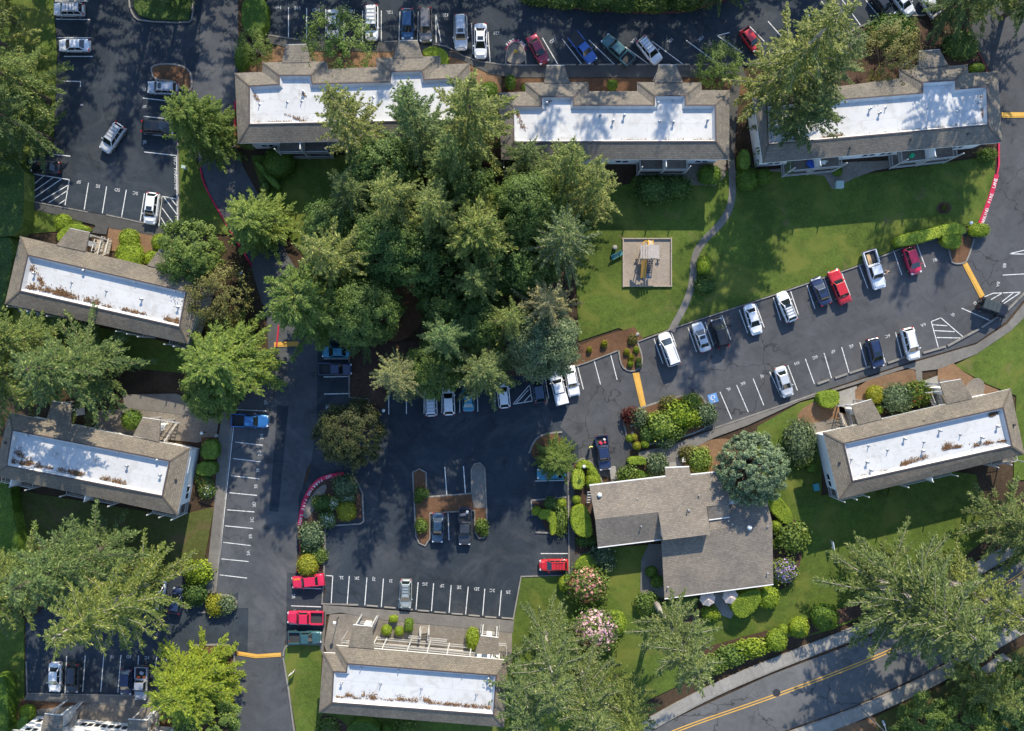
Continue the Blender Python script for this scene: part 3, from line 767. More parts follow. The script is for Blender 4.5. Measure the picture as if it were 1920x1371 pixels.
# wheelchair space
mb = MB(); c = W(1337, 747); rz = R(18)
mb.box((c.x, c.y, .0245), (1.3, 1.3, .003), rz)
blue = link('accessible_bay_panel', mb.mesh('accessible_bay_panel'), lot_e, M['paint_blue'])
sy = MB()
def loc2(x, y): return (c.x + x * math.cos(rz + math.pi) - y * math.sin(rz + math.pi), c.y + x * math.sin(rz + math.pi) + y * math.cos(rz + math.pi))
ring = [loc2(.3 * math.cos(a) - .04, .3 * math.sin(a) - .16) for a in np.linspace(R(130), R(370), 16)] + [loc2(.2 * math.cos(a) - .04, .2 * math.sin(a) - .16) for a in np.linspace(R(370), R(130), 16)]
sy.prism(ring, None, .029)
sy.prism([loc2(.09 * math.cos(a) - .06, .09 * math.sin(a) + .45) for a in np.linspace(0, 6.1, 10)], None, .029)
sy.prism([loc2(*p) for p in [(-.12, .34), (-.02, .34), (.0, .06), (.22, .06), (.34, -.3), (.46, -.3), (.44, -.2), (.4, -.2), (.3, .15), (0.02, .15), (.0, .2), (.18, .2), (.18, .27), (-.1, .27), (-.12, 0.05)]], None, .029)
link('wheelchair_symbol', sy.mesh('wheelchair_symbol'), blue, M['paint_white'])

# speed humps
def hump(px, label):
    pts = WL(px)
    o = W(sum(p[0] for p in px) / len(px), sum(p[1] for p in px) / len(px))
    mb = MB(); mb.prism(pts, -.05, .07); mb.prism(inset(pts, .18), .07, .1)
    ob = link('speed_hump', mb.mesh('speed_hump', o), None, M['paint_yellow'], o)
    tag(ob, label, 'speed bump', 'yellow speed humps across the lanes')
hump([(1186, 700), (1198, 698), (1211, 760), (1201, 763)], 'yellow speed hump beside the rounded island with small shrubs')
hump([(1804, 495), (1813, 492), (1846, 554), (1837, 559)], 'yellow speed hump between the T shaped hedge and the black jeep')
hump([(1878, 211), (1950, 211), (1950, 221), (1878, 221)], 'yellow speed hump beside the roof at the right edge')
hump([(444, 1221), (482, 1227), (527, 1224), (527, 1231), (480, 1234), (444, 1228)], 'bent yellow speed hump by the corner lawn at the bottom')
hump([(514, 642), (560, 640), (560, 649), (514, 651)], 'yellow speed hump half hidden under trees on the left lane')

# wheel stops
def wheel_stop(a, b, label):
    va, vb = W(*a), W(*b); c = (va + vb) / 2
    t = MB(); d = (vb - va); L = d.length
    ang = math.atan2(d.y, d.x)
    t.box((0, 0, .07), (L, .17, .14), 0, .92)
    o = link('wheel_stop', t.mesh('wheel_stop'), None, M['concrete'], (c.x, c.y, .015), ang)
    tag(o, label, 'wheel stop', 'concrete wheel stops along the footpath')
for (x, y), s in zip([(684, 1136), (698, 1136), (731, 1139), (763, 1142), (794, 1145), (825, 1148), (857, 1151), (889, 1154), (920, 1157), (951, 1159)], [None, '2K', '2J', '2I', 'with the grey green wagon', '2G', '2F', '2E', '2D', '2C']):
    if s: wheel_stop((x - 11, y - .9), (x + 11, y + .9), 'concrete wheel stop heading stall ' + s if len(s) == 2 else 'concrete wheel stop at the stall with the silver green wagon')
# ------------------------------------------------------------------ apartment buildings
UPV = Vector((0, 0, 1))
def slope_face(mb, pts, uvec):
    """one roof plane with uv in metres along the eave and up the slope"""
    pts = [Vector(p) for p in pts]
    n = Vector((0, 0, 0))
    for i in range(1, len(pts) - 1): n += (pts[i] - pts[0]).cross(pts[i + 1] - pts[0])
    if n.z < 0: pts = pts[::-1]; n = -n
    n.normalize()
    u = (uvec - n * uvec.dot(n)).normalized(); v = n.cross(u)
    if len(pts) == 4:
        for t in ((0, 1, 2), (0, 2, 3)):
            q = [pts[k] for k in t]; mb.face(q, [(p.dot(u), p.dot(v)) for p in q])
    else: mb.face(pts, [(p.dot(u), p.dot(v)) for p in pts])

def add_window(root, c, d, n, w=.75, h=1.05):
    """c: centre on wall, d: along wall, n: outward"""
    f = MB()
    c = Vector(c)
    for s in (-1, 1):
        f.bar(c + d * (s * (w / 2 + .035)) - UPV * (h / 2 + .07) + n * .02, c + d * (s * (w / 2 + .035)) + UPV * (h / 2 + .07) + n * .02, .07, .09, d)
        f.bar(c - d * (w / 2) + UPV * (s * (h / 2 + .035)) + n * .02, c + d * (w / 2) + UPV * (s * (h / 2 + .035)) + n * .02, .09, .07)
    win = part('window', f, M['white_wood'], root)
    g = MB(); a = c - d * (w / 2) + n * .012; b = c + d * (w / 2) + n * .012
    g.face([a - UPV * h / 2, b - UPV * h / 2, b + UPV * h / 2, a + UPV * h / 2])
    g.bar(c - UPV * h / 2 + n * .022, c + UPV * h / 2 + n * .022, .03, .02, d)
    part('pane', g, M['glass'], root, win)

def railing_mb(mb, a, b, z, h=1.0, step=.16):
    a = Vector(a); b = Vector(b)
    mb.bar((a.x, a.y, z + h), (b.x, b.y, z + h), .07, .06)
    mb.bar((a.x, a.y, z + .12), (b.x, b.y, z + .12), .05, .05)
    n = max(2, int((b - a).length / step))
    for k in range(n + 1):
        p = a.lerp(b, k / n)
        mb.bar((p.x, p.y, z + .12), (p.x, p.y, z + h - .04), .03)

def balcony(root, a, b, inward, depth=1.9, mid=True, levels=(.12, 2.75), upper_only=False):
    va, vb = W(*a, 3.75), W(*b, 3.75)
    d = (vb - va); d.z = 0; L = d.length; d.normalize()
    inn = Vector((-d.y, d.x, 0)); 
    if inn.dot(inward) < 0: inn = -inn
    for z in levels:
        mb = MB(); q = [va, vb, vb + inn * depth, va + inn * depth]
        mb.prism(q, z - .18, z, True)
        bal = part('balcony', mb, M['deck'], root)
        r = MB(); railing_mb(r, va, vb, z); railing_mb(r, va, va + inn * depth * .9, z); railing_mb(r, vb, vb + inn * depth * .9, z)
        part('railing', r, M['rail_paint'], root, bal)
    for t in (0, .5, 1):
        p = va.lerp(vb, t); m_ = MB(); m_.bar((p.x, p.y, 0), (p.x, p.y, 5.35), .14)
        part('post', m_, M['rail_paint'], root)
    if mid:
        p = va.lerp(vb, .5); m_ = MB()
        m_.bar((p.x + inn.x * .1, p.y + inn.y * .1, 2.62), (p.x + inn.x * depth, p.y + inn.y * depth, 2.62), .12, 5.2)
        part('partition', m_, M['siding'], root)

def stair(root, top, bot, width=1.1, ztop=2.75, n=14):
    vt, vb = W(*top, ztop), W(*bot, 0)
    d = Vector((vt.x - vb.x, vt.y - vb.y, 0)); L = d.length; d.normalize(); nn = Vector((-d.y, d.x, 0))
    st = MB()
    for s in (-1, 1):
        o = nn * (s * width / 2)
        st.bar(vb + o + UPV * .05, vt + o, .07, .28)
    fl = part('stair', st, M['wood'], root)
    for k in range(n):
        p = vb.lerp(vt, (k + .5) / n); m_ = MB()
        m_.bar(p - nn * (width / 2 - .04), p + nn * (width / 2 - .04), L / n * .85, .05, UPV)
        part('step', m_, M['wood'], root, fl)
    r = MB()
    for s in (-1, 1):
        o = nn * (s * (width / 2 + .05))
        r.bar(vb + o + UPV * .95, vt + o + UPV * .95, .08, .07)
        for k in range(6):
            p = vb.lerp(vt, k / 5) + o; r.bar(p, p + UPV * .95, .06)
    part('stair_railing', r, M['rail_paint'], root, fl)

def rail_run(root, a, b, z, name='railing', h=1.0):
    m_ = MB(); railing_mb(m_, W(*a, z + h), W(*b, z + h), z, h)
    part(name, m_, M['rail_paint'], root)

def apartment(label, outer, inner, ze=5.4, zp=6.15, towers=(), vents=(), win=(), inset_d=.75, mat='shingle', slope_vents=(), tz=(5.3, 5.52)):
    O = WL(outer, ze); I = WL(inner, zp)
    c = sum((p for p in O), Vector()) / len(O)
    root = thing('apartment_building', label, 'building', (c.x, c.y, 0), 0, 'apartment buildings with white flat roofs')
    n = len(O)
    wp = inset([(p.x, p.y) for p in O], inset_d)
    w = MB(); w.prism(wp, -.2, ze - .12)
    # narrow lap lines of the siding
    part('wall', w, M['siding'], root)
    tr = MB()
    wi = inset([(p.x, p.y) for p in O], inset_d - .03)
    for i in range(n):
        a = Vector((*wi[i], 2.72)); b = Vector((*wi[(i + 1) % n], 2.72)); 
        tr.bar(a, b, .05, .16)
    part('belt_trim', tr, M['white_wood'], root)
    f = MB(); f.prism([(p.x, p.y) for p in O], ze - .22, ze - .012)
    # soffit underside
    part('fascia', f, M['white_wood'], root)
    rf = MB()
    for i in range(n):
        j = (i + 1) % n
        slope_face(rf, [O[i], O[j], I[j], I[i]], (O[j] - O[i]).normalized())
    roof = part('roof', rf, M[mat], root)
    # hip caps
    s = 1 if area2([(p.x, p.y) for p in O]) > 0 else -1
    for i in range(n):
        a, b, cc = O[i - 1], O[i], O[(i + 1) % n]
        if ((b - a).cross(cc - b)).z * s > 0:
            hb = MB(); hb.bar(O[i] + UPV * .01, I[i] + UPV * .0, .22, .05); part('ridge_cap', hb, M[mat], root, roof)
    # parapet and the sunken white roof
    I1 = [Vector((x, y, zp)) for x, y in inset([(p.x, p.y) for p in I], .13)]
    I2 = [Vector((x, y, zp - .46)) for x, y in inset([(p.x, p.y) for p in I], .42)]
    cp = MB()
    Iout = [Vector((x, y, zp)) for x, y in inset([(p.x, p.y) for p in I], -.04)]
    for i in range(n):
        j = (i + 1) % n
        u = UPV * .06
        cp.face([Iout[i] + u, Iout[j] + u, I1[j] + u, I1[i] + u] if s > 0 else [Iout[i] + u, I1[i] + u, I1[j] + u, Iout[j] + u])
        cp.face([Iout[i] - u * 2, Iout[j] - u * 2, Iout[j] + u, Iout[i] + u])
        cp.face([I1[j] - u, I1[i] - u, I1[i] + u, I1[j] + u])
    part('coping', cp, M['coping'], root)
    mm = MB(); ul = max(((O[(i + 1) % n] - O[i]) for i in range(n)), key=lambda w_: w_.length).normalized(); vl = UPV.cross(ul)
    for i in range(n):
        j = (i + 1) % n
        q = [I1[i], I1[j], I2[j], I2[i]]
        q = q if s > 0 else q[::-1]
        mm.face(q, [(p.dot(ul), p.dot(vl)) for p in q])
    for t in tessellate_polygon([[Vector((p.x, p.y, 0)) for p in I2]]):
        q = [I2[k] for k in t]
        if (q[1] - q[0]).cross(q[2] - q[0]).z < 0: q = q[::-1]
        mm.face(q, [(p.dot(ul), p.dot(vl)) for p in q])
    mem = part('roof_membrane', mm, M['membrane'], root)
    # vents on the flat roof
    for vx, vy in vents:
        p = W(vx, vy, zp - .5)
        m_ = MB(); z0 = zp - .46
        if random.random() < .5:
            m_.lathe((p.x, p.y, z0), [(.2, 0), (.16, .05), (.1, .08), (.09, .42), (.19, .44), (.19, .52), (.05, .6)], 12)
        else:
            m_.lathe((p.x, p.y, z0), [(.22, 0), (.12, .04), (.06, .06), (.055, .5), (.04, .51)], 10)
        part('roof_vent', m_, M['metal'], root, mem)
    for vx, vy in slope_vents:
        p = W(vx, vy, (ze + zp) / 2); m_ = MB(); m_.box((p.x, p.y, p.z + .12), (.28, .28, .22), .2, .8)
        part('roof_vent', m_, M['dark_metal'], root, roof)
    for t in towers:
        zo, zi = tz
        q = [W(*t[0], zo), W(*t[1], zo), W(*t[2], zi), W(*t[3], zi)]
        tb = MB()
        slope_face(tb, q, (q[1] - q[0]).normalized())
        lo = [p - UPV * .22 for p in q]
        for i in range(4):
            j = (i + 1) % 4; tb.face([lo[i], lo[j], q[j], q[i]]); 
        trf = part('porch_roof', tb, M[mat], root)
        fb = MB()
        for i, j in ((0, 1),):
            fb.bar(q[i] - UPV * .1, q[j] - UPV * .1, .08, .2)
        part('fascia', fb, M['white_wood'], root, trf)
        wq = inset([(p.x, p.y) for p in q], 1.0); wb = MB(); wb.prism(wq, -.1, zo - .25)
        part('porch_wall', wb, M['siding'], root)
        for k, (x_, y_) in enumerate(inset([(p.x, p.y) for p in q], .25)):
            if k < 2:
                pb = MB(); pb.bar((x_, y_, 0), (x_, y_, zo - .25), .16); part('post', pb, M['rail_paint'], root)
    # windows: (edge index, fraction, z)
    for (e, t, z) in win:
        a = Vector((*wp[e], 0)); b = Vector((*wp[(e + 1) % n], 0)); d = (b - a).normalized()
        nn = Vector((d.y, -d.x, 0)) * s
        for k in (-.48, .48):
            add_window(root, a.lerp(b, t) + d * k + UPV * z, d, nn)
    return root

def wins(e, ts): return [(e, t, z) for t in ts for z in (1.45, 4.2)]

B1 = apartment('long apartment building at upper left beside the lane, trees over its right half',
    [(440,137),(492,135),(492,117),(612,115),(614,129),(706,126),(705,109),(825,105),(826,121),(880,119),(885,260),(446,269)],
    [(467,161),(523,158),(523,141),(583,141),(586,157),(731,153),(733,134),(792,132),(795,149),(855,146),(857,226),(467,234)],
    towers=[((536,84),(574,83),(583,117),(528,118)), ((748,76),(783,76),(793,108),(737,109))], vents=[(539,192),(566,190),(487,196),(700,183),(570,174)],
    win=wins(10, [.93, .5, .35]), mat='shingle_grey')
balcony(B1, (521,285), (615,284), Vector((0, 1, 0)))
balcony(B1, (740,281), (830,280), Vector((0, 1, 0)))
B2 = apartment('apartment building at upper middle between two big conifers, facing the diagonal stalls',
    [(935,174),(985,172),(985,155),(1103,154),(1104,171),(1195,171),(1195,154),(1315,155),(1316,169),(1368,169),(1367,299),(940,299)],
    [(962,199),(1015,199),(1015,181),(1076,181),(1076,197),(1226,197),(1227,179),(1286,179),(1286,197),(1342,197),(1343,266),(963,267)],
    towers=[((1025,123),(1058,123),(1069,156),(1020,156)), ((1235,122),(1268,122),(1281,155),(1227,155))], vents=[(1149,228),(1237,228),(1326,227),(1125,218),(1170,218),(1233,195),(1262,231),(1261,190),(1025,195)],
    win=wins(10, [.07, .45]), mat='shingle_grey')
balcony(B2, (1201,318), (1290,317), Vector((0, 1, 0)))
balcony(B2, (945,319), (1025,318), Vector((0, 1, 0)))
B3 = apartment('apartment building at upper right between the big fir and the right hand lane',
    [(1412,183),(1688,147),(1688,131),(1814,121),(1816,137),(1871,134),(1879,267),(1430,306)],
    [(1437,198),(1729,174),(1729,154),(1792,150),(1793,167),(1851,162),(1853,235),(1440,272)],
    towers=[((1723,96),(1762,93),(1778,122),(1722,130))], vents=[(1555,224),(1648,213),(1739,203),(1833,194),(1630,205),(1660,202),(1795,210)],
    win=wins(6, [.93, .5, .42, .1]), mat='shingle_grey', slope_vents=[(1707,262),(1814,252),(1594,278)])
balcony(B3, (1483,320), (1579,311), Vector((0, 1, 0)))
balcony(B3, (1692,304), (1795,293), Vector((0, 1, 0)))
stair(B3, (1716, 128), (1700, 128), 1.2)
rail_run(B3, (1722, 100), (1690, 128), 2.75)
B4 = apartment('tilted apartment building at middle left with thick brown litter on its white roof',
    [(38,443),(390,525),(352,645),(9,570)], [(52,478),(350,547),(337,614),(37,546)],
    towers=[((131,428),(168,436),(160,472),(105,460)), ((298,468),(329,475),(337,512),(276,498))], vents=[(135,530),(200,546),(267,561),(335,576),(159,508),(256,530),(330,547),(66,513)],
    win=wins(0, [.45, .52]))
balcony(B4, (27,576), (100,594), Vector((0, 1, 0)), mid=False)
balcony(B4, (228,622), (268,632), Vector((0, 1, 0)), mid=False)
balcony(B4, (317,646), (352,654), Vector((0, 1, 0)), mid=False)
stair(B4, (184, 474), (191, 448), 1.0); stair(B4, (196, 478), (203, 452), 1.0)
B5 = apartment('tilted apartment building at lower left beside the hedge and narrow footpath',
    [(17,774),(357,840),(333,966),(-12,892)], [(23,806),(319,864),(305,931),(12,874)],
    towers=[((267,783),(301,788),(298,829),(249,817)), ((98,752),(132,758),(132,800),(86,790))], vents=[(38,838),(108,850),(240,873),(302,890),(223,848),(297,862),(55,816),(180,862)],
    win=wins(0, [.5, .66, .94]) + wins(1, [.8]), slope_vents=[(330, 900), (10, 830)])
balcony(B5, (124,928), (213,946), Vector((0, 1, 0)))
balcony(B5, (2,904), (60,916), Vector((0, 1, 0)))
balcony(B5, (285,962), (330,971), Vector((0, 1, 0)), mid=False)
stair(B5, (305, 826), (328, 792), 1.1)
rail_run(B5, (300, 788), (334, 794), 2.75)
B6 = apartment('apartment building at bottom centre with a railed gallery under its eave',
    [(606,1224),(629,1225),(629,1210),(952,1238),(945,1364),(598,1336)], [(625,1259),(649,1260),(651,1244),(931,1266),(926,1341),(622,1318)],
    towers=[((662,1172),(698,1175),(701,1217),(653,1213)), ((901,1192),(934,1196),(936,1228),(890,1226))], vents=[(641,1280),(714,1283),(790,1292),(893,1303),(677,1252),(748,1256),(868,1264),(916,1270)],
    win=wins(5, [.5]) + wins(2, [.25, .45, .6]), inset_d=1.1)
# gallery with two rows of white railing
ga, gb_ = W(699, 1211, 3.75), W(893, 1229, 3.75)
for z in (.12, 2.75):
    m_ = MB(); inn = Vector((.08, -1, 0)).normalized()
    m_.prism([ga, gb_, gb_ + inn * 1.9, ga + inn * 1.9], z - .18, z)
    g_ = part('gallery', m_, M['deck'], B6)
    r_ = MB(); railing_mb(r_, ga, gb_, z)
    part('railing', r_, M['rail_paint'], B6, g_)
for t in (0, .1, .34, .53, .72, .94, 1):
    p = ga.lerp(gb_, t); m_ = MB(); m_.bar((p.x, p.y, 0), (p.x, p.y, 5.3), .15); part('post', m_, M['rail_paint'], B6)
stair(B6, (797, 1188), (797, 1173), 1.15, .9, 6)
for a, b in (((792, 1178), (787, 1200)), ((803, 1180), (801, 1202)), ((766, 1196), (788, 1198)), ((802, 1200), (837, 1203)), ((676, 1154), (668, 1170)), ((709, 1156), (700, 1178)), ((668, 1168), (700, 1171)), ((902, 1174), (900, 1190)), ((936, 1176), (934, 1198)), ((901, 1187), (934, 1190)), ((650, 1186), (640, 1202)), ((640, 1205), (655, 1206)), ((934, 1210), (950, 1211)), ((950, 1211), (950, 1230))):
    rail_run(B6, a, b, .9 if a[1] > 1185 else .3)
B7 = apartment('tilted apartment building at lower right, flowering bushes along its stair side',
    [(1543,811),(1895,729),(1921,852),(1573,937)], [(1581,831),(1881,764),(1898,837),(1598,903)],
    towers=[((1596,760),(1634,749),(1654,786),(1609,797)), ((1762,718),(1802,711),(1824,747),(1776,758))], vents=[(1596,861),(1664,844),(1732,829),(1800,815),(1869,799),(1695,822),(1761,807),(1628,836),(1625,866),(1729,845),(1840,820),(1632,881)],
    win=wins(0, [.06, .48, .6, .93]) + wins(3, [.15]), slope_vents=[(1731,790),(1574,868),(1901,797)])
balcony(B7, (1575,938), (1620,929), Vector((0, 1, 0)), mid=False)
balcony(B7, (1693,911), (1784,890), Vector((0, 1, 0)))
balcony(B7, (1859,874), (1908,864), Vector((0, 1, 0)), mid=False)
stair(B7, (1601, 797), (1592, 768), 1.0); stair(B7, (1586, 800), (1578, 776), 1.0)
stair(B7, (1767, 760), (1758, 730), 1.0); stair(B7, (1755, 762), (1746, 740), 1.0)
rail_run(B7, (1572, 762), (1600, 757), 1.6); rail_run(B7, (1738, 724), (1765, 719), 1.6); rail_run(B7, (1740, 737), (1766, 733), 2.6)
B8 = apartment('white walled apartment building cut off by the bottom left corner',
    [(22,1369),(300,1392),(288,1520),(12,1496)], [(44,1400),(274,1420),(264,1492),(36,1472)],
    towers=[((83,1339),(117,1342),(114,1394),(72,1388)), ((240,1349),(276,1351),(276,1404),(236,1404))],
    win=wins(0, [.08, .2, .4, .5, .6, .7]), mat='shingle_grey', inset_d=.4)
stair(B8, (128, 1366), (142, 1335), 1.1); stair(B8, (290, 1366), (296, 1335), 1.1)
for a, b, z in (((122, 1316), (95, 1340), 1.0), ((150, 1320), (128, 1345), 2.6), ((284, 1335), (276, 1352), 2.6)):
    rail_run(B8, a, b, z)

# ------------------------------------------------------------------ clubhouse
zr, zl = 5.4, 3.1
club = thing('clubhouse', 'sprawling clubhouse with grey brown pitched roofs beside the round blue green tree', 'building', W(1280, 1000))
def plane(name, pts, u, mat='shingle_club', thick=.2, trim=()):
    P = [W(x, y, z) for x, y, z in pts]
    uv = (P[u[1]] - P[u[0]]).normalized()
    mb = MB()
    if len(P) == 4: slope_face(mb, P, uv)
    else:
        n = Vector()
        for i in range(1, len(P) - 1): n += (P[i] - P[0]).cross(P[i + 1] - P[0])
        if n.z < 0: n = -n
        n.normalize(); uu = (uv - n * uv.dot(n)).normalized(); vv = n.cross(uu)
        for t in tessellate_polygon([[Vector((p.x, p.y, 0)) for p in P]]):
            q = [P[k] for k in t]
            if (q[1] - q[0]).cross(q[2] - q[0]).z < 0: q = q[::-1]
            mb.face(q, [(p.dot(uu), p.dot(vv)) for p in q])
    lo = [p - UPV * thick for p in P]
    for i in range(len(P)):
        j = (i + 1) % len(P); mb.face([lo[i], lo[j], P[j], P[i]])
    r = part('roof', mb, M[mat], club)
    for i, j in trim:
        f = MB(); f.bar(P[i] - UPV * .09, P[j] - UPV * .09, .13, .24); part('gutter', f, M['white_wood'], club, r)
    return r
zs = 7.4    # high edge of the big shed roof
plane('north', [(1105,910,3.2),(1248,893,3.2),(1247,877,2.95),(1292,875,2.95),(1295,890,3.2),(1362,883,3.2),(1368,945,4.2),(1325,950,4.3),(1332,1002,5.15),(1243,1013,5.15),(1234,960,4.35),(1116,974,4.35)], (0, 1), trim=((0, 1), (2, 3), (4, 5)))
plane('southwest', [(1116,974,4.37),(1234,960,4.37),(1241,1012,3.2),(1121,1027,3.2)], (3, 2), trim=((2, 3),))
plane('link', [(1326,951,4.25),(1366,944,4.15),(1368,970,3.6),(1329,975,3.7)], (0, 1), trim=((2, 3),))
plane('east_north', [(1366,945,3.2),(1437,935,3.2),(1448,980,3.65),(1331,995,3.65),(1329,974,3.42),(1367,969,3.4)], (0, 1), trim=((0, 1),))
plane('east_south', [(1240,1008,3.6),(1333,994,3.67),(1448,979,3.67),(1450,1096,2.95),(1246,1123,2.95)], (4, 3), trim=((3, 4),))
for poly, z in (([(1122,925),(1330,900),(1336,985),(1250,996),(1238,1000),(1134,1012)], 2.95), ([(1256,1012),(1432,985),(1436,1080),(1258,1104)], 2.95), ([(1345,925),(1426,945),(1430,985),(1340,995)], 3.2)):
    m_ = MB(); m_.prism(WL(poly, 3), -.1, z); part('wall', m_, M['siding'], club)
m_ = MB(); a, b = W(1243,1011,5.15), W(1331,1001,5.15)
m_.bar((a.x + .2, a.y + .35, 4.0), (b.x - .2, b.y + .35, 4.0), .14, 2.0); part('wall', m_, M['siding'], club)
m_ = MB(); p0 = W(1236,963,4.3); p1 = W(1244,1010,5.1)
m_.face([(p0.x, p0.y, 3.0), (p1.x, p1.y, 3.0), (p1.x, p1.y, 5.05), (p0.x, p0.y, 4.2)]); part('gable_wall', m_, M['siding'], club)
p0 = W(1327,953,4.25); p1 = W(1332,1000,5.1)
m_ = MB(); m_.face([(p0.x, p0.y, 3.0), (p1.x, p1.y, 3.0), (p1.x, p1.y, 5.05), (p0.x, p0.y, 4.15)]); part('gable_wall', m_, M['siding'], club)
# window wall of the west side of the hall
wa = Vector(W(1258, 1012, 3)); wb_ = Vector(W(1258, 1100, 3)); d = (wb_ - wa); d.z = 0; d.normalize()
for t in (.12, .3, .48, .66): add_window(club, wa.lerp(wb_, t) + UPV * (1.7 - wa.lerp(wb_, t).z) + Vector((-.06, 0, 0)), -d, Vector((-1, 0, 0)), 1.1, 1.5)
for (x, y, r, z, hh) in ((1124, 928, .32, 3.65, .4), (1405, 989, .32, 3.85, .4)):
    p = W(x, y, z); m_ = MB(); m_.lathe((p.x, p.y, z - .3), [(.25, 0), (.25, .35), (r, .4), (r, .5), (.2, .68), (.05, .75)], 16); part('turbine_vent', m_, M['white_wood'], club)
for (x, y, z, hh) in ((1289, 955, 4.3, .7), (1292, 957, 4.3, .3), (1195, 936, 3.7, .2), (1310, 929, 3.9, .25), (1202, 987, 4.0, .2), (1365, 976, 3.5, .4), (1372, 982, 3.6, .4), (1439, 987, 3.6, .2), (1252, 1101, 3.2, .2), (1439, 1075, 3.2, .2)):
    p = W(x, y, z); m_ = MB(); m_.lathe((p.x, p.y, z - .25), [(.14, 0), (.1, .12), (.07, .14), (.07, hh + .2), (.13, hh + .24), (.02, hh + .36)], 10); part('vent_pipe', m_, M['metal'], club)
# bench slab and trellis at the west gable
m_ = MB(); p = W(1149, 886); m_.box((p.x, p.y, .26), (.85, 1.7, .5), R(7)); o = link('entrance_slab', m_.mesh('entrance_slab', p), None, M['concrete'], p)
tag(o, 'pale concrete slab at the clubhouse wall by the navy pickup', 'concrete slab')
tr = thing('wall_ladder', 'white wooden trellis frame leaning on the west gable of the clubhouse', 'trellis', W(1103, 930))
for s in (-1, 1):
    m_ = MB(); p = W(1103 + s * 3.5, 930); m_.bar((p.x, p.y + .9, 2.2), (p.x, p.y - .9, .1), .08); part('rail', m_, M['white_wood'], tr)
for k in range(5):
    m_ = MB(); p = W(1099.5, 930); q = W(1106.5, 930); t = k / 4; m_.bar((p.x, p.y + .9 - 1.8 * t, 2.2 - 2.1 * t), (q.x, q.y + .9 - 1.8 * t, 2.2 - 2.1 * t), .07); part('rung', m_, M['white_wood'], tr)

# ------------------------------------------------------------------ leaf litter on the flat roofs
def litter(label, runs, z=5.72, seed=1, dens=1.0):
    rng = np.random.default_rng(seed)
    V = []; F = []
    for (x0, y0, x1, y1, wid, n) in runs:
        a = W(x0, y0, z); b = W(x1, y1, z); L = (b - a).length
        cl = rng.random(max(3, int(L / .5)))
        n = int(n * 1.5 * dens)
        for _ in range(n):
            t = cl[rng.integers(len(cl))] + rng.normal(0, .25 / max(L, .5)); t = min(1, max(0, t))
            p = a.lerp(b, t); off = abs(rng.normal(0, wid / PPM * .34)); 
            x = p.x + rng.normal(0, .18); y = p.y + off * (.9 if True else 0) - .1
            s = .04 + .075 * rng.random(); an = rng.random() * 6.28; ti = rng.normal(0, .05)
            i0 = len(V); c, sn = math.cos(an) * s, math.sin(an) * s
            zz = z + .01 + .05 * rng.random()
            V += [(x + c, y + sn, zz + ti), (x - sn * .6, y + c * .6, zz), (x - c, y - sn, zz - ti), (x + sn * .6, y - c * .6, zz + .01)]
            F.append((i0, i0 + 1, i0 + 2, i0 + 3))
    me = np_mesh('leaf_litter', V, F)
    o = link('leaf_litter', me, None, M['litter'])
    o['kind'] = 'stuff'; tag(o, label, 'leaf litter')
litter('brown leaf litter lining the roof of the upper left building', [(470,232,600,230,8,260),(474,178,484,188,10,40),(560,172,572,180,5,20),(536,215,570,228,10,60)], seed=1)
litter('brown leaf litter along the lower parapet of the upper middle building', [(965,205,985,250,14,120),(1160,264,1340,263,5,420),(1022,200,1030,190,6,25)], seed=2)
litter('brown leaf litter along the lower parapet of the upper right building', [(1538,262,1850,232,6,420),(1545,258,1580,254,10,120),(1840,180,1846,228,6,60)], seed=3)
litter('thick rusty leaf litter on the roof of the middle left building', [(52,540,120,552,16,500),(60,505,80,535,18,160),(100,550,185,570,16,560),(190,572,275,590,8,220),(300,597,334,606,14,240)], seed=4)
litter('rusty leaf litter on the roof of the lower left building', [(20,866,85,878,14,300),(30,850,60,870,16,160),(85,876,160,890,8,200),(110,884,150,892,14,150),(190,898,235,908,12,200),(60,880,300,926,4,120)], seed=5)
litter('small heaps of leaf litter on the bottom centre roof', [(630,1306,735,1312,5,120),(640,1303,660,1305,10,70),(682,1305,705,1308,14,90),(745,1311,780,1315,12,140),(785,1313,805,1316,14,90),(808,1318,845,1321,8,140),(850,1322,925,1328,9,240)], seed=6)
litter('rusty leaf litter arcs on the roof of the lower right building', [(1600,896,1675,880,4,180),(1690,873,1740,856,12,260),(1765,845,1785,838,18,220),(1788,840,1815,834,8,120),(1820,838,1860,830,10,140),(1858,780,1874,773,14,180),(1870,828,1890,826,6,90),(1740,868,1890,832,4,140)], seed=7)
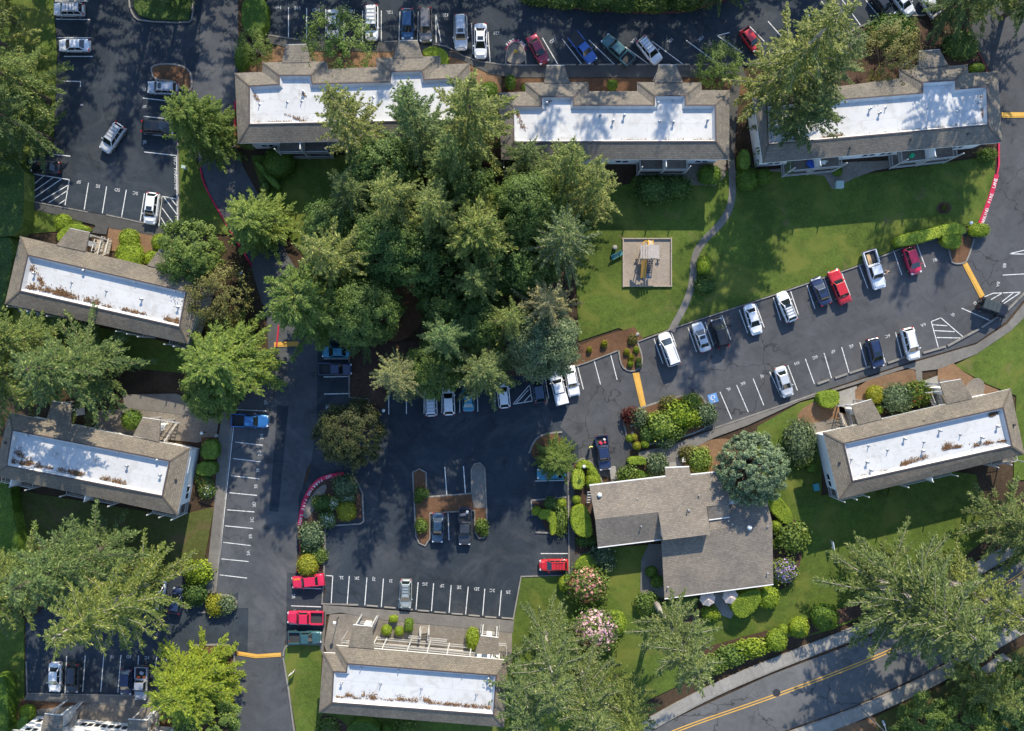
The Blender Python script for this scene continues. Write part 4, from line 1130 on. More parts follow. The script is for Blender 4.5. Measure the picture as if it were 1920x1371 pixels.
# ------------------------------------------------------------------ vehicles
PAINT = {}
def paint(key, c, metal=.25, rough=.32):
    if key not in PAINT:
        m, nt, b = newmat(key + ' car paint')
        b.inputs['Base Color'].default_value = (*c, 1)
        b.inputs['Metallic'].default_value = metal; b.inputs['Roughness'].default_value = rough
        b.inputs['Coat Weight'].default_value = .8; b.inputs['Coat Roughness'].default_value = .06
        a = ramp(nt, noise(nt, coords(nt, 'obj'), 2.5, 5, .7), [(.3, sc3(c, .9)), (.7, sc3(c, 1.08))])
        nt.links.new(a, b.inputs['Base Color'])
        PAINT[key] = m
    return PAINT[key]
CP = {'white': ((.72, .73, .74), .0), 'silver': ((.55, .56, .58), .25), 'grey': ((.2, .205, .22), .5), 'dark_grey': ((.06, .065, .075), .5),
      'black': ((.014, .015, .018), .2), 'navy': ((.018, .032, .085), .15), 'blue': ((.02, .1, .36), .35), 'mid_blue': ((.02, .075, .17), .2), 'teal': ((.05, .13, .14), .4),
      'red': ((.5, .015, .02), .05), 'maroon': ((.26, .012, .04), .25), 'crimson': ((.56, .015, .06), .0), 'steel': ((.36, .38, .42), .3), 'taupe': ((.15, .14, .14), .3),
      'cyan': ((.03, .2, .3), .4), 'pearl': ((.66, .68, .72), .1), 'sage': ((.36, .4, .39), .3), 'bright_blue': ((.03, .16, .42), .3), 'slate': ((.025, .055, .1), .2)}
M['tyre'] = plain('tyre rubber', (.018, .018, .019), .9)
M['rim'] = plain('wheel rim', (.45, .46, .47), .3, .8)
M['carglass'] = plain('car glass', (.012, .018, .02), .05, 0, 0, spec=1.0)
M['headlamp'] = plain('headlamp lens', (.7, .72, .74), .1, .2)
M['taillamp'] = plain('tail lamp lens', (.32, .012, .015), .15)
M['black_trim'] = plain('black plastic trim', (.02, .02, .022), .6)
M['bedliner'] = plain('dark bed liner', (.03, .031, .034), .8, var=.3)

def loft(st, n_top=.8):
    """st: (x, half width, z top, z bottom) from tail to nose"""
    mb = MB(); rings = []
    for x, w, zt, zb in st:
        half = [(w * .88, zb), (w, zb + .12), (w * 1.0, (zb + zt) / 2 + .05), (w * .975, zt - .1), (w * .9, zt - .025), (w * .74, zt), (w * .35, zt + .018)]
        ring = [(x, -y, z) for y, z in half] + [(x, 0, zt + .022)] + [(x, y, z) for y, z in reversed(half)]
        i0 = len(mb.v); mb.v += ring; rings.append((i0, len(ring)))
    for (a, n), (b, _) in zip(rings, rings[1:]):
        for k in range(n - 1): mb.f.append((a + k, a + k + 1, b + k + 1, b + k)[::-1])
        mb.f.append((a + n - 1, a, b, b + n - 1)[::-1])
    a, n = rings[0]; mb.f.append(tuple(a + k for k in range(n)))
    b, _ = rings[-1]; mb.f.append(tuple(b + k for k in reversed(range(n))))
    me = mb.mesh('body', smooth=True)
    bm = bmesh.new(); bm.from_mesh(me); bmesh.ops.recalc_face_normals(bm, faces=bm.faces); bm.to_mesh(me); bm.free()
    return me

def cabin_mesh(xrb, xfb, xrt, xft, hb, ht, zb, zt, bev=.07):
    bm = bmesh.new()
    def P(x, y, z): return bm.verts.new((x, y, z))
    b = [P(xrb, -hb, zb), P(xfb, -hb, zb), P(xfb, hb, zb), P(xrb, hb, zb)]
    t = [P(xrt, -ht, zt), P(xft, -ht, zt), P(xft, ht, zt), P(xrt, ht, zt)]
    bm.faces.new(b[::-1]); bm.faces.new(t)
    for i in range(4):
        j = (i + 1) % 4; bm.faces.new((b[i], b[j], t[j], t[i]))
    bmesh.ops.bevel(bm, geom=[e for e in bm.edges if not (e.verts[0] in b and e.verts[1] in b)], offset=bev, segments=2, affect='EDGES', profile=.6)
    me = bpy.data.meshes.new('cabin'); bm.to_mesh(me); bm.free()
    me.polygons.foreach_set('use_smooth', [False] * len(me.polygons))
    return me

def quad_mesh(name, q, lift=.012, th=.0):
    q = [Vector(p) for p in q]
    n = (q[1] - q[0]).cross(q[2] - q[0]).normalized() * lift
    mb = MB(); mb.face([p + n for p in q]); lo = [p - n for p in q]
    for i in range(4):
        j = (i + 1) % 4; mb.face([lo[i], lo[j], q[j] + n, q[i] + n])
    return mb.mesh(name)

def shrink(q, u, v):
    q = [Vector(p) for p in q]
    def at(s, t): return q[0].lerp(q[1], s).lerp(q[3].lerp(q[2], s), t)
    return [at(u, v), at(1 - u, v), at(1 - u, 1 - v), at(u, 1 - v)]

def wheel_meshes(r=.33, w=.22):
    t = MB(); rim = MB(); n = 18
    def lat(mb, prof):
        rings = []
        for rr, y in prof:
            i0 = len(mb.v); mb.v += [(rr * math.cos(2 * math.pi * k / n), y, rr * math.sin(2 * math.pi * k / n)) for k in range(n)]; rings.append(i0)
        for a, b in zip(rings, rings[1:]):
            for k in range(n): mb.f.append((a + k, a + (k + 1) % n, b + (k + 1) % n, b + k))
        mb.f.append(tuple(rings[0] + k for k in range(n))); mb.f.append(tuple(rings[-1] + k for k in reversed(range(n))))
    lat(t, [(r * .6, -w / 2), (r * .95, -w / 2), (r, -w / 2 + .03), (r, w / 2 - .03), (r * .95, w / 2), (r * .6, w / 2)])
    lat(rim, [(r * .62, -w / 2 - .004), (r * .56, -w / 2 - .012), (r * .2, -w / 2 + .02)]); lat(rim, [(r * .2, w / 2 - .02), (r * .56, w / 2 + .012), (r * .62, w / 2 + .004)])
    return t.mesh('wheel', smooth=False), rim.mesh('rim')
WH = wheel_meshes()

KINDS = {}
def kind(name):
    if name in KINDS: return KINDS[name]
    P = []   # (part name, mesh, material key, children)
    def add(nm, me, mt, ch=()): P.append((nm, me, mt, ch))
    def bx(nm, c, size, mt, rz=0, taper=1.0):
        m_ = MB(); m_.box(c, size, rz, taper); add(nm, m_.mesh(nm), mt)
    def cab(xrb, xfb, xrt, xft, hb, ht, zb, zt, rear=True, side_split=1, bev=.07, mt='paint'):
        add('roof', cabin_mesh(xrb, xfb, xrt, xft, hb, ht, zb, zt, bev), mt)
        b = [Vector(p) for p in ((xrb, -hb, zb), (xfb, -hb, zb), (xfb, hb, zb), (xrb, hb, zb))]
        t = [Vector(p) for p in ((xrt, -ht, zt), (xft, -ht, zt), (xft, ht, zt), (xrt, ht, zt))]
        add('windscreen', quad_mesh('windscreen', shrink([b[1], b[2], t[2], t[1]], .07, .05)), 'carglass')
        if rear: add('rear_window', quad_mesh('rear_window', shrink([b[3], b[0], t[0], t[3]], .09, .1)), 'carglass')
        for q in ([b[0], b[1], t[1], t[0]], [b[2], b[3], t[3], t[2]]):
            Q = [Vector(p) for p in q]
            for k in range(side_split):
                u0, u1 = k / side_split, (k + 1) / side_split
                qq = [Q[0].lerp(Q[1], u0), Q[0].lerp(Q[1], u1), Q[3].lerp(Q[2], u1), Q[3].lerp(Q[2], u0)]
                add('side_window', quad_mesh('side_window', shrink(qq, .05, .12)), 'carglass')
    def common(xf, xr, hw, zh, zt, wb, wy, mx, mz, lampw=.34):
        for s in (-1, 1):
            m_ = MB(); m_.box((xf, s * (hw - .24), zh), (.34, lampw, .14), s * -.35, .8); add('headlight', m_.mesh('headlight'), 'headlamp')
            m_ = MB(); m_.box((xr, s * (hw - .2), zt), (.16, .34, .2), s * .2, .9); add('tail_light', m_.mesh('tail_light'), 'taillamp')
            m_ = MB(); m_.box((mx, s * (hw + .1), mz), (.13, .24, .14), s * .15, .85); add('wing_mirror', m_.mesh('wing_mirror'), 'paint')
            for x in wb: P.append(('wheel', WH[0], 'tyre', (('rim', WH[1], 'rim'),), (x, s * wy, .33)))
    if name == 'sedan':
        L = 4.7
        add('body', loft([(-2.35, .6, .72, .42), (-2.3, .74, .9, .3), (-2.12, .84, 1.0, .24), (-1.6, .89, 1.02, .22), (-.9, .9, .98, .22), (0, .9, .96, .22), (.95, .9, .98, .22), (1.5, .88, .9, .22), (2.0, .82, .8, .24), (2.24, .7, .68, .3), (2.35, .5, .52, .36)]), 'paint')
        cab(-1.72, 1.12, -1.02, .28, .8, .57, .95, 1.44, side_split=2)
        common(2.08, -2.24, .86, .7, .85, (-1.35, 1.42), .8, .78, 1.0)
        bx('bonnet', (1.62, 0, .895), (.72, 1.15, .03), 'paint', 0, .93)
    elif name == 'boxy':
        L = 4.7
        add('body', loft([(-2.35, .8, .85, .35), (-2.3, .86, .96, .28), (-1.6, .88, .97, .24), (0, .88, .95, .24), (1.0, .88, .95, .24), (2.2, .86, .88, .26), (2.32, .82, .8, .3), (2.36, .76, .7, .36)], .8), 'paint')
        cab(-1.5, 1.0, -1.1, .45, .8, .62, .93, 1.4, side_split=2, bev=.04)
        common(2.26, -2.33, .84, .7, .78, (-1.35, 1.45), .78, .72, .98, .4)
        bx('bonnet', (1.62, 0, .925), (1.05, 1.3, .03), 'paint', 0, .96)
    elif name == 'suv':
        L = 4.7
        add('body', loft([(-2.35, .76, .9, .4), (-2.3, .84, 1.05, .32), (-2.1, .9, 1.1, .28), (-1, .93, 1.1, .26), (.9, .93, 1.08, .26), (1.35, .92, 1.05, .26), (1.95, .88, .98, .28), (2.22, .78, .85, .34), (2.35, .6, .66, .4)]), 'paint')
        cab(-2.22, 1.2, -1.9, .5, .83, .64, 1.05, 1.68, side_split=3)
        common(2.06, -2.28, .9, .86, 1.0, (-1.4, 1.42), .82, .85, 1.12)
        for s in (-1, 1):
            m_ = MB(); m_.tube([(-1.7, s * .56, 1.69), (-1.6, s * .56, 1.75), (.2, s * .56, 1.75), (.3, s * .56, 1.69)], .025, 6); add('roof_rail', m_.mesh('roof_rail'), 'black_trim')
        bx('bonnet', (1.68, 0, 1.035), (.75, 1.25, .03), 'paint', 0, .93)
    elif name == 'hatch':
        L = 4.2
        add('body', loft([(-2.1, .7, .85, .4), (-2.05, .8, .98, .3), (-1.8, .87, 1.03, .24), (-.8, .9, 1.02, .22), (.7, .9, 1.0, .22), (1.25, .88, .95, .22), (1.75, .82, .84, .26), (2.0, .7, .72, .32), (2.1, .5, .55, .36)]), 'paint')
        cab(-1.98, 1.15, -1.45, .38, .8, .58, .97, 1.5, side_split=2)
        common(1.84, -2.0, .86, .76, .92, (-1.25, 1.3), .79, .82, 1.04)
        bx('bonnet', (1.45, 0, .925), (.52, 1.15, .03), 'paint', 0, .9)
    elif name == 'wagon':
        L = 4.8
        add('body', loft([(-2.4, .74, .85, .4), (-2.35, .82, .98, .3), (-2.1, .87, 1.03, .24), (-.9, .89, 1.0, .22), (.95, .89, .98, .22), (1.5, .87, .92, .22), (2.05, .82, .82, .24), (2.28, .7, .7, .3), (2.4, .5, .52, .36)]), 'paint')
        cab(-2.2, 1.12, -1.75, .3, .8, .58, .97, 1.48, side_split=3)
        common(2.12, -2.3, .85, .72, .9, (-1.4, 1.45), .78, .78, 1.02)
        for s in (-1, 1):
            m_ = MB(); m_.tube([(-1.6, s * .5, 1.49), (-1.5, s * .5, 1.55), (0, s * .5, 1.55), (.1, s * .5, 1.49)], .025, 6); add('roof_rail', m_.mesh('roof_rail'), 'black_trim')
        for x in (-1.3, -.85, -.4): bx('roof_bar', (x, 0, 1.55), (.05, 1.04, .035), 'black_trim')
        bx('bonnet', (1.65, 0, .925), (.75, 1.15, .03), 'paint', 0, .93)
    elif name == 'van':
        L = 5.0
        add('body', loft([(-2.5, .82, 1.0, .4), (-2.45, .9, 1.1, .3), (-2.2, .95, 1.13, .26), (-.5, .97, 1.12, .24), (1.3, .96, 1.1, .24), (1.75, .92, 1.02, .26), (2.2, .84, .88, .3), (2.4, .7, .74, .34), (2.5, .5, .58, .4)]), 'paint')
        cab(-2.42, 1.62, -2.2, .62, .87, .7, 1.07, 1.75, side_split=3)
        common(2.2, -2.42, .92, .84, 1.0, (-1.5, 1.55), .84, 1.1, 1.16)
        for s in (-1, 1):
            m_ = MB(); m_.tube([(-1.9, s * .6, 1.76), (-1.8, s * .6, 1.8), (.2, s * .6, 1.8), (.3, s * .6, 1.76)], .022, 6); add('roof_rail', m_.mesh('roof_rail'), 'black_trim')
    elif name in ('pickup', 'crew'):
        L = 5.4
        xc = -.55 if name == 'pickup' else -.95
        add('body', loft([(xc - .25, .9, 1.06, .4), (xc, .93, 1.08, .38), (.6, .94, 1.08, .36), (1.25, .93, 1.08, .36), (1.8, .92, 1.04, .36), (2.4, .88, .98, .38), (2.62, .8, .88, .42), (2.7, .66, .7, .46)]), 'paint')
        cab(xc - .05, 1.3, xc + .12, .72, .84, .66, 1.04, 1.72, side_split=1 if name == 'pickup' else 2)
        bx('bed_floor', ((xc - 2.95) / 2, 0, .72), (2.95 + xc - .3, 1.62, .06), 'bedliner')
        bx('chassis', ((xc - 2.95) / 2, 0, .5), (2.95 + xc - .35, 1.5, .3), 'black_trim')
        for s in (-1, 1): 
            m_ = MB(); m_.box(((xc - .22 - 2.66) / 2, s * .87, .84), (2.66 + xc - .22, .15, .56), 0, .985); add('bed_side', m_.mesh('bed_side'), 'paint')
        bx('bulkhead', (xc - .2, 0, .85), (.08, 1.6, .5), 'paint')
        bx('tailgate', (-2.62, 0, .84), (.09, 1.6, .5), 'paint')
        bx('rear_bumper', (-2.74, 0, .55), (.16, 1.7, .16), 'rim')
        common(2.5, -2.62, .88, .86, .9, (-1.65, 1.75), .83, .92, 1.14)
        bx('bonnet', (1.9, 0, 1.055), (.85, 1.3, .03), 'paint', 0, .93)
    elif name == 'jeep':
        L = 4.2
        bx('body', (-.1, 0, .8), (3.6, 1.5, .55), 'paint', 0, .98)
        bx('bonnet', (1.25, 0, 1.1), (1.1, 1.2, .12), 'paint', 0, .95)
        for s in (-1, 1):
            for x in (-1.2, 1.25): bx('wheel_arch', (x, s * .84, .82), (1.0, .3, .12), 'black_trim')
            for x in (-1.2, 1.25): P.append(('wheel', WH[0], 'tyre', (('rim', WH[1], 'rim'),), (x, s * .82, .36)))
            m_ = MB(); m_.box((1.82, s * .5, .95), (.08, .2, .2)); add('headlight', m_.mesh('headlight'), 'headlamp')
            m_ = MB(); m_.box((-1.92, s * .65, .9), (.06, .16, .2)); add('tail_light', m_.mesh('tail_light'), 'taillamp')
            m_ = MB(); m_.box((.6, s * .9, 1.2), (.1, .22, .2)); add('wing_mirror', m_.mesh('wing_mirror'), 'black_trim')
        cab(-1.85, .75, -1.75, .45, .74, .66, 1.06, 1.8, side_split=2, bev=.05, mt='soft')
        for x in (-1.2, -.6, .0): bx('roof_seam', (x, 0, 1.805), (.05, 1.2, .02), 'black_trim')
        bx('front_bumper', (2.0, 0, .6), (.2, 1.6, .2), 'black_trim')
        t = WH[0].copy(); 
        m_ = MB(); m_.tube([(-1.95, .1, 1.05), (-2.18, .1, 1.05)], .37, 18); add('spare_wheel', m_.mesh('spare_wheel'), 'tyre')
        m_ = MB(); m_.tube([(-2.17, .1, 1.05), (-2.2, .1, 1.05)], .2, 14); add('spare_rim', m_.mesh('spare_rim'), 'rim')
    KINDS[name] = (L, P)
    return KINDS[name]
M['soft'] = plain('faded canvas top', (.035, .05, .055), .85, var=.15)
BODYNAME = {'sedan': 'sedan', 'boxy': 'sedan', 'suv': 'suv', 'hatch': 'hatchback', 'wagon': 'estate_car', 'van': 'minivan', 'pickup': 'pickup_truck', 'crew': 'pickup_truck', 'jeep': 'off_road_car'}
CAT = {'sedan': 'car', 'boxy': 'car', 'suv': 'car', 'hatch': 'car', 'wagon': 'car', 'van': 'van', 'pickup': 'pickup truck', 'crew': 'pickup truck', 'jeep': 'car'}

def vehicle(kd, px, py, deg, col, label, length=None, extra=()):
    L, P = kind(kd)
    c, met = CP[col]
    m = paint(col, c, met)
    p = W(px, py, .75); 
    root = thing(BODYNAME[kd], label, CAT[kd], (p.x, p.y, .02), R(deg), 'parked vehicles')
    sc = 1.0
    if length: sc = min(1.15, max(.86, (length / PPM * .985) / L)); root.scale = (sc, .5 + sc * .5, .6 + .4 * sc)
    for it in P:
        nm, me, mt, ch = it[:4]; loc = it[4] if len(it) > 4 else (0, 0, 0)
        o = link(nm, me, root, m if mt == 'paint' else M[mt], loc)
        for (n2, me2, mt2) in ch: link(n2, me2, o, M[mt2])
    def slot(nm, c, size, mt, rz=0, taper=1.0):
        mb = MB(); mb.box(c, size, rz, taper); link(nm, mb.mesh(nm), root, M[mt] if mt in M else paint(mt, *CP[mt]))
    for e in extra:
        if e == 'sunroof':
            zt = {'sedan': 1.44, 'suv': 1.68, 'hatch': 1.5, 'wagon': 1.48, 'van': 1.75}[kd]; slot('sunroof', ({'sedan': -.1}.get(kd, .1), 0, zt + .006), (.5, .8, .02), 'carglass')
        elif e == 'stripe': slot('bonnet_stripe', (1.72, 0, 1.062), (.62, .42, .012), 'black_trim')
        elif e == 'cover': slot('bed_cover', (-1.68, 0, 1.12), (1.95, 1.66, .06), 'black_trim')
        elif e == 'orange': slot('bonnet_stripe', (1.6, -.5, .952), (1.0, .28, .014), 'fl_orange')
        elif e == 'rack': 
            for x in (-1.5, -1.0, -.5, .0): slot('roof_bar', (x, 0, {'suv': 1.74, 'wagon': 1.55, 'van': 1.82}.get(kd, 1.5)), (.05, 1.0, .03), 'black_trim')
        elif e == 'spoiler': slot('spoiler', (-1.95, 0, 1.5), (.3, 1.2, .05), col)
        elif e == 'canopy': slot('canopy', (-1.8, 0, 1.36), (1.75, 1.62, .56), col, 0, .92)
    return root
M['fl_orange'] = plain('orange stripe', (.7, .16, .03), .4)

V = vehicle
V('suv', 129, 18, 180, 'silver', 'silver roof railed car nosed in at the top left corner stall', 58, ('rack',))
V('sedan', 139, 85, 180, 'pearl', 'white silver saloon second from the top under the left conifers', 60)
V('suv', 305, 165, 178, 'steel', 'grey car against the empty kidney shaped island, half under the green tree', 58, ('sunroof',))
V('hatch', 296, 239, -3, 'black', 'black car between stalls 5J and 5L beside the green tree', 61)
V('suv', 211, 259, 236, 'silver', 'silver car driving diagonally across the upper left car park', 60, ('rack',))
V('sedan', 85, 313, 177, 'black', 'black car beside the hatched no parking triangle at the far left', 58)
V('hatch', 284, 391, 263, 'white', 'white coupe with dark roof glass between stall 5C and the hatched strip', 60, ('sunroof',))
V('sedan', 624, 45, 270, 'silver', 'silver car half hidden under the wispy tree at the top', 54)
V('suv', 697, 43, 270, 'white', 'white car with a black bonnet stripe in the top row', 66, ('stripe', 'rack'))
V('hatch', 764, 46, 270, 'mid_blue', 'sky blue hatchback in the top row', 59)
V('suv', 798, 48, 271, 'taupe', 'dark taupe car in the top row next to the blue hatchback', 65)
V('suv', 864, 61, 271, 'silver', 'silver car with sunroof in the top row beside the dotted kerb', 67, ('sunroof',))
V('sedan', 901, 77, 270, 'white', 'white saloon with long bonnet, last of the straight top row', 66, ('sunroof',))
V('sedan', 1009, 93, 298, 'maroon', 'wine red saloon beside the small rounded island with a hydrant', 58)
V('pickup', 1093, 91, 308, 'blue', 'bright blue pickup with a black bed cover in the diagonal stalls', 64, ('cover',))
V('crew', 1158, 94, 137, 'teal', 'dusty teal pickup backed into the diagonal stalls with an empty bed', 70)
V('suv', 1218, 95, 309, 'pearl', 'pearl white car at the right end of the diagonal row', 56, ('rack',))
V('hatch', 1408, 74, 306, 'red', 'red car peeping out from under the big fir at the top', 48)
V('sedan', 1656, 9, 308, 'black', 'black car at the upper right beside a white car', 56)
V('sedan', 1693, 4, 306, 'pearl', 'white car cut by the top edge near the upper right conifers', 58)
V('sedan', 1748, 14, 304, 'silver', 'silver car mostly hidden under the upper right conifers', 58)
V('wagon', 1475, 575, 112, 'white', 'white estate car with black roof bars facing the lawn', 60, ('sunroof',))
V('sedan', 1539, 546, 111, 'navy', 'dark blue saloon left of the red saloon facing the lawn', 56, ('sunroof',))
V('boxy', 1574, 538, 112, 'red', 'bright red boxy saloon facing the lawn', 66)
V('pickup', 1639, 506, 287, 'pearl', 'white pickup backed to the lawn with timber in its bed', 75)
V('hatch', 1711, 489, 288, 'crimson', 'crimson red car beside the T shaped hedge', 54)
V('jeep', 1861, 577, 341, 'black', 'black canvas topped off road car with a spare wheel by the hatched corner', 60)
V('suv', 1641, 662, 284, 'navy', 'navy car with sunroof in the lower row facing the mulch bed', 58, ('sunroof',))
V('suv', 1707, 645, 284, 'white', 'white hatchback between stall 6A and stall 6C', 62)
V('sedan', 1470, 716, 288, 'silver', 'silver saloon in the lower row by the rounded corner of lawn', 60)
V('sedan', 1412, 599, 287, 'white', 'white saloon with a reddish rear window backed against the lawn', 60, ())
V('suv', 1349, 624, 105, 'black', 'black car next to the silver saloon near the footpath end', 58)
V('sedan', 1315, 632, 109, 'silver', 'silver saloon with sunroof near the end of the lawn footpath', 58, ('sunroof',))
V('van', 1254, 655, 110, 'white', 'white minivan beside the rounded island with small shrubs', 65)
V('boxy', 1072, 714, 281, 'white', 'old white boxy saloon at the end of the row under the trees', 58)
V('crew', 1047, 727, 104, 'white', 'white pickup with a white canopy beside the old boxy saloon', 66, ('canopy',))
V('hatch', 1010, 729, 98, 'slate', 'dark slate blue car between the hatched triangle and the white canopy pickup', 54)
V('suv', 808, 753, 92, 'pearl', 'white railed car beside another white car below the grove', 56, ('rack',))
V('hatch', 841, 752, 93, 'white', 'white hatchback to the right of the white railed car below the grove', 54)
V('sedan', 878, 745, 92, 'cyan', 'teal car with only its tail showing from under the grove', 54)
V('hatch', 944, 740, 96, 'white', 'white hatchback with red tail lamps under the edge of the grove', 52)
V('sedan', 630, 660, 180, 'cyan', 'blue car half hidden under the trees above the dark blue pickup', 56)
V('pickup', 629, 692, 0, 'navy', 'dark blue pickup in the stall under the grove edge', 54)
V('pickup', 469, 789, -2, 'bright_blue', 'bright blue pickup at the top of the left stall row', 70)
V('hatch', 331, 1126, 80, 'navy', 'navy car peeping out from under the lower left conifer', 50)
V('van', 297, 1112, 82, 'pearl', 'pale van mostly hidden under the lower left conifer', 60)
V('sedan', 103, 1270, 268, 'white', 'white saloon at the left end of the bottom row', 58)
V('suv', 137, 1272, 268, 'dark_grey', 'charcoal car next to the white saloon in the bottom row', 55)
V('hatch', 237, 1279, 268, 'navy', 'dark navy hatchback in the bottom left row near the bright tree', 50)
V('pickup', 265, 1281, 268, 'steel', 'grey pickup with orange gear in its bed beside the bright tree', 58)
V('boxy', 578, 1090, 186, 'crimson', 'red classic coupe with an orange bonnet stripe under the golden shrub', 60, ('orange',))
V('pickup', 573, 1158, 179, 'crimson', 'crimson pickup parked below stall 2R', 69)
V('pickup', 572, 1195, 0, 'teal', 'dark teal pickup below the crimson pickup', 60, ())
V('wagon', 761, 1114, 269, 'sage', 'silver green estate car alone in the central row of stalls', 55)
V('sedan', 821, 990, 268, 'slate', 'blue saloon at the H shaped island', 58)
V('pickup', 872, 987, 269, 'dark_grey', 'dark grey pickup with a loaded bed at the H shaped island', 70)
V('wagon', 1038, 1060, 181, 'red', 'red estate car with a long roof beside the clubhouse lawn', 49)
V('crew', 1131, 849, 277, 'navy', 'navy pickup at the clubhouse with bags in its bed', 66)
V('sedan', 1034, 889, 180, 'cyan', 'blue car hidden under the bright maple at the central island', 56)

# cargo
def plank(px, py, deg, L, w, label, z=.8, mt='wood'):
    p = W(px, py, z); m_ = MB(); m_.box((0, 0, .03), (L, w, .06))
    o = link('plank', m_.mesh('plank'), None, M[mt], (p.x, p.y, z), R(deg)); tag(o, label, 'plank')
M['plywood'] = plain('plywood', (.5, .33, .16), .7, var=.15)
plank(1631, 490, 287, 2.1, .5, 'tan timber sheet lying along the bed of the white pickup', mt='plywood')
plank(1644, 497, 250, .7, .25, 'short tan offcut beside the timber sheet in the white pickup', mt='plywood')
def bag(px, py, z, size, col, label, nm='bag', cat='bag'):
    key = 'sack_%d' % (int(col[0] * 99) * 100 + int(col[1] * 99) * 10 + int(col[2] * 99))
    if key not in M: M[key] = plain('sack cloth', col, .7, var=.2)
    bm = bmesh.new(); bmesh.ops.create_icosphere(bm, subdivisions=2, radius=1)
    for v in bm.verts:
        v.co = Vector((math.copysign(abs(v.co.x) ** .6, v.co.x) * size[0] / 2, math.copysign(abs(v.co.y) ** .6, v.co.y) * size[1] / 2, math.copysign(abs(v.co.z) ** .7, v.co.z) * size[2] / 2 + size[2] / 2)) * random.uniform(.92, 1.08)
    me = bpy.data.meshes.new(nm); bm.to_mesh(me); bm.free()
    p = W(px, py, z); o = link(nm, me, None, M[key], (p.x, p.y, z - .04), random.uniform(0, 3)); tag(o, label, cat)
bag(1126, 831, .75, (.55, .4, .3), (.6, .03, .08), 'red bag in the bed of the navy pickup')
bag(1134, 830, .75, (.35, .3, .3), (.55, .05, .1), 'small red bundle at the right side of the navy pickup bed')
bag(1127, 839, .75, (.6, .45, .35), (.7, .7, .68), 'white sack in the bed of the navy pickup near its cab')
bag(1133, 824, .75, (.4, .3, .3), (.6, .6, .62), 'pale sack at the tailgate of the navy pickup')
bag(868, 965, .75, (.4, 1.0, .3), (.4, .3, .25), 'brown roll lying in the loaded bed of the dark grey pickup')
bag(876, 960, .75, (.5, .4, .3), (.6, .6, .6), 'white parcel in the loaded bed of the dark grey pickup')
bag(261, 1270, .75, (.45, .4, .35), (.7, .12, .02), 'orange bundle in the bed of the grey pickup')
bag(271, 1269, .75, (.35, .35, .35), (.75, .2, .03), 'orange drum at the right of the grey pickup bed')
bag(266, 1262, .75, (.6, .5, .2), (.4, .42, .46), 'grey bundle at the tailgate of the grey pickup')
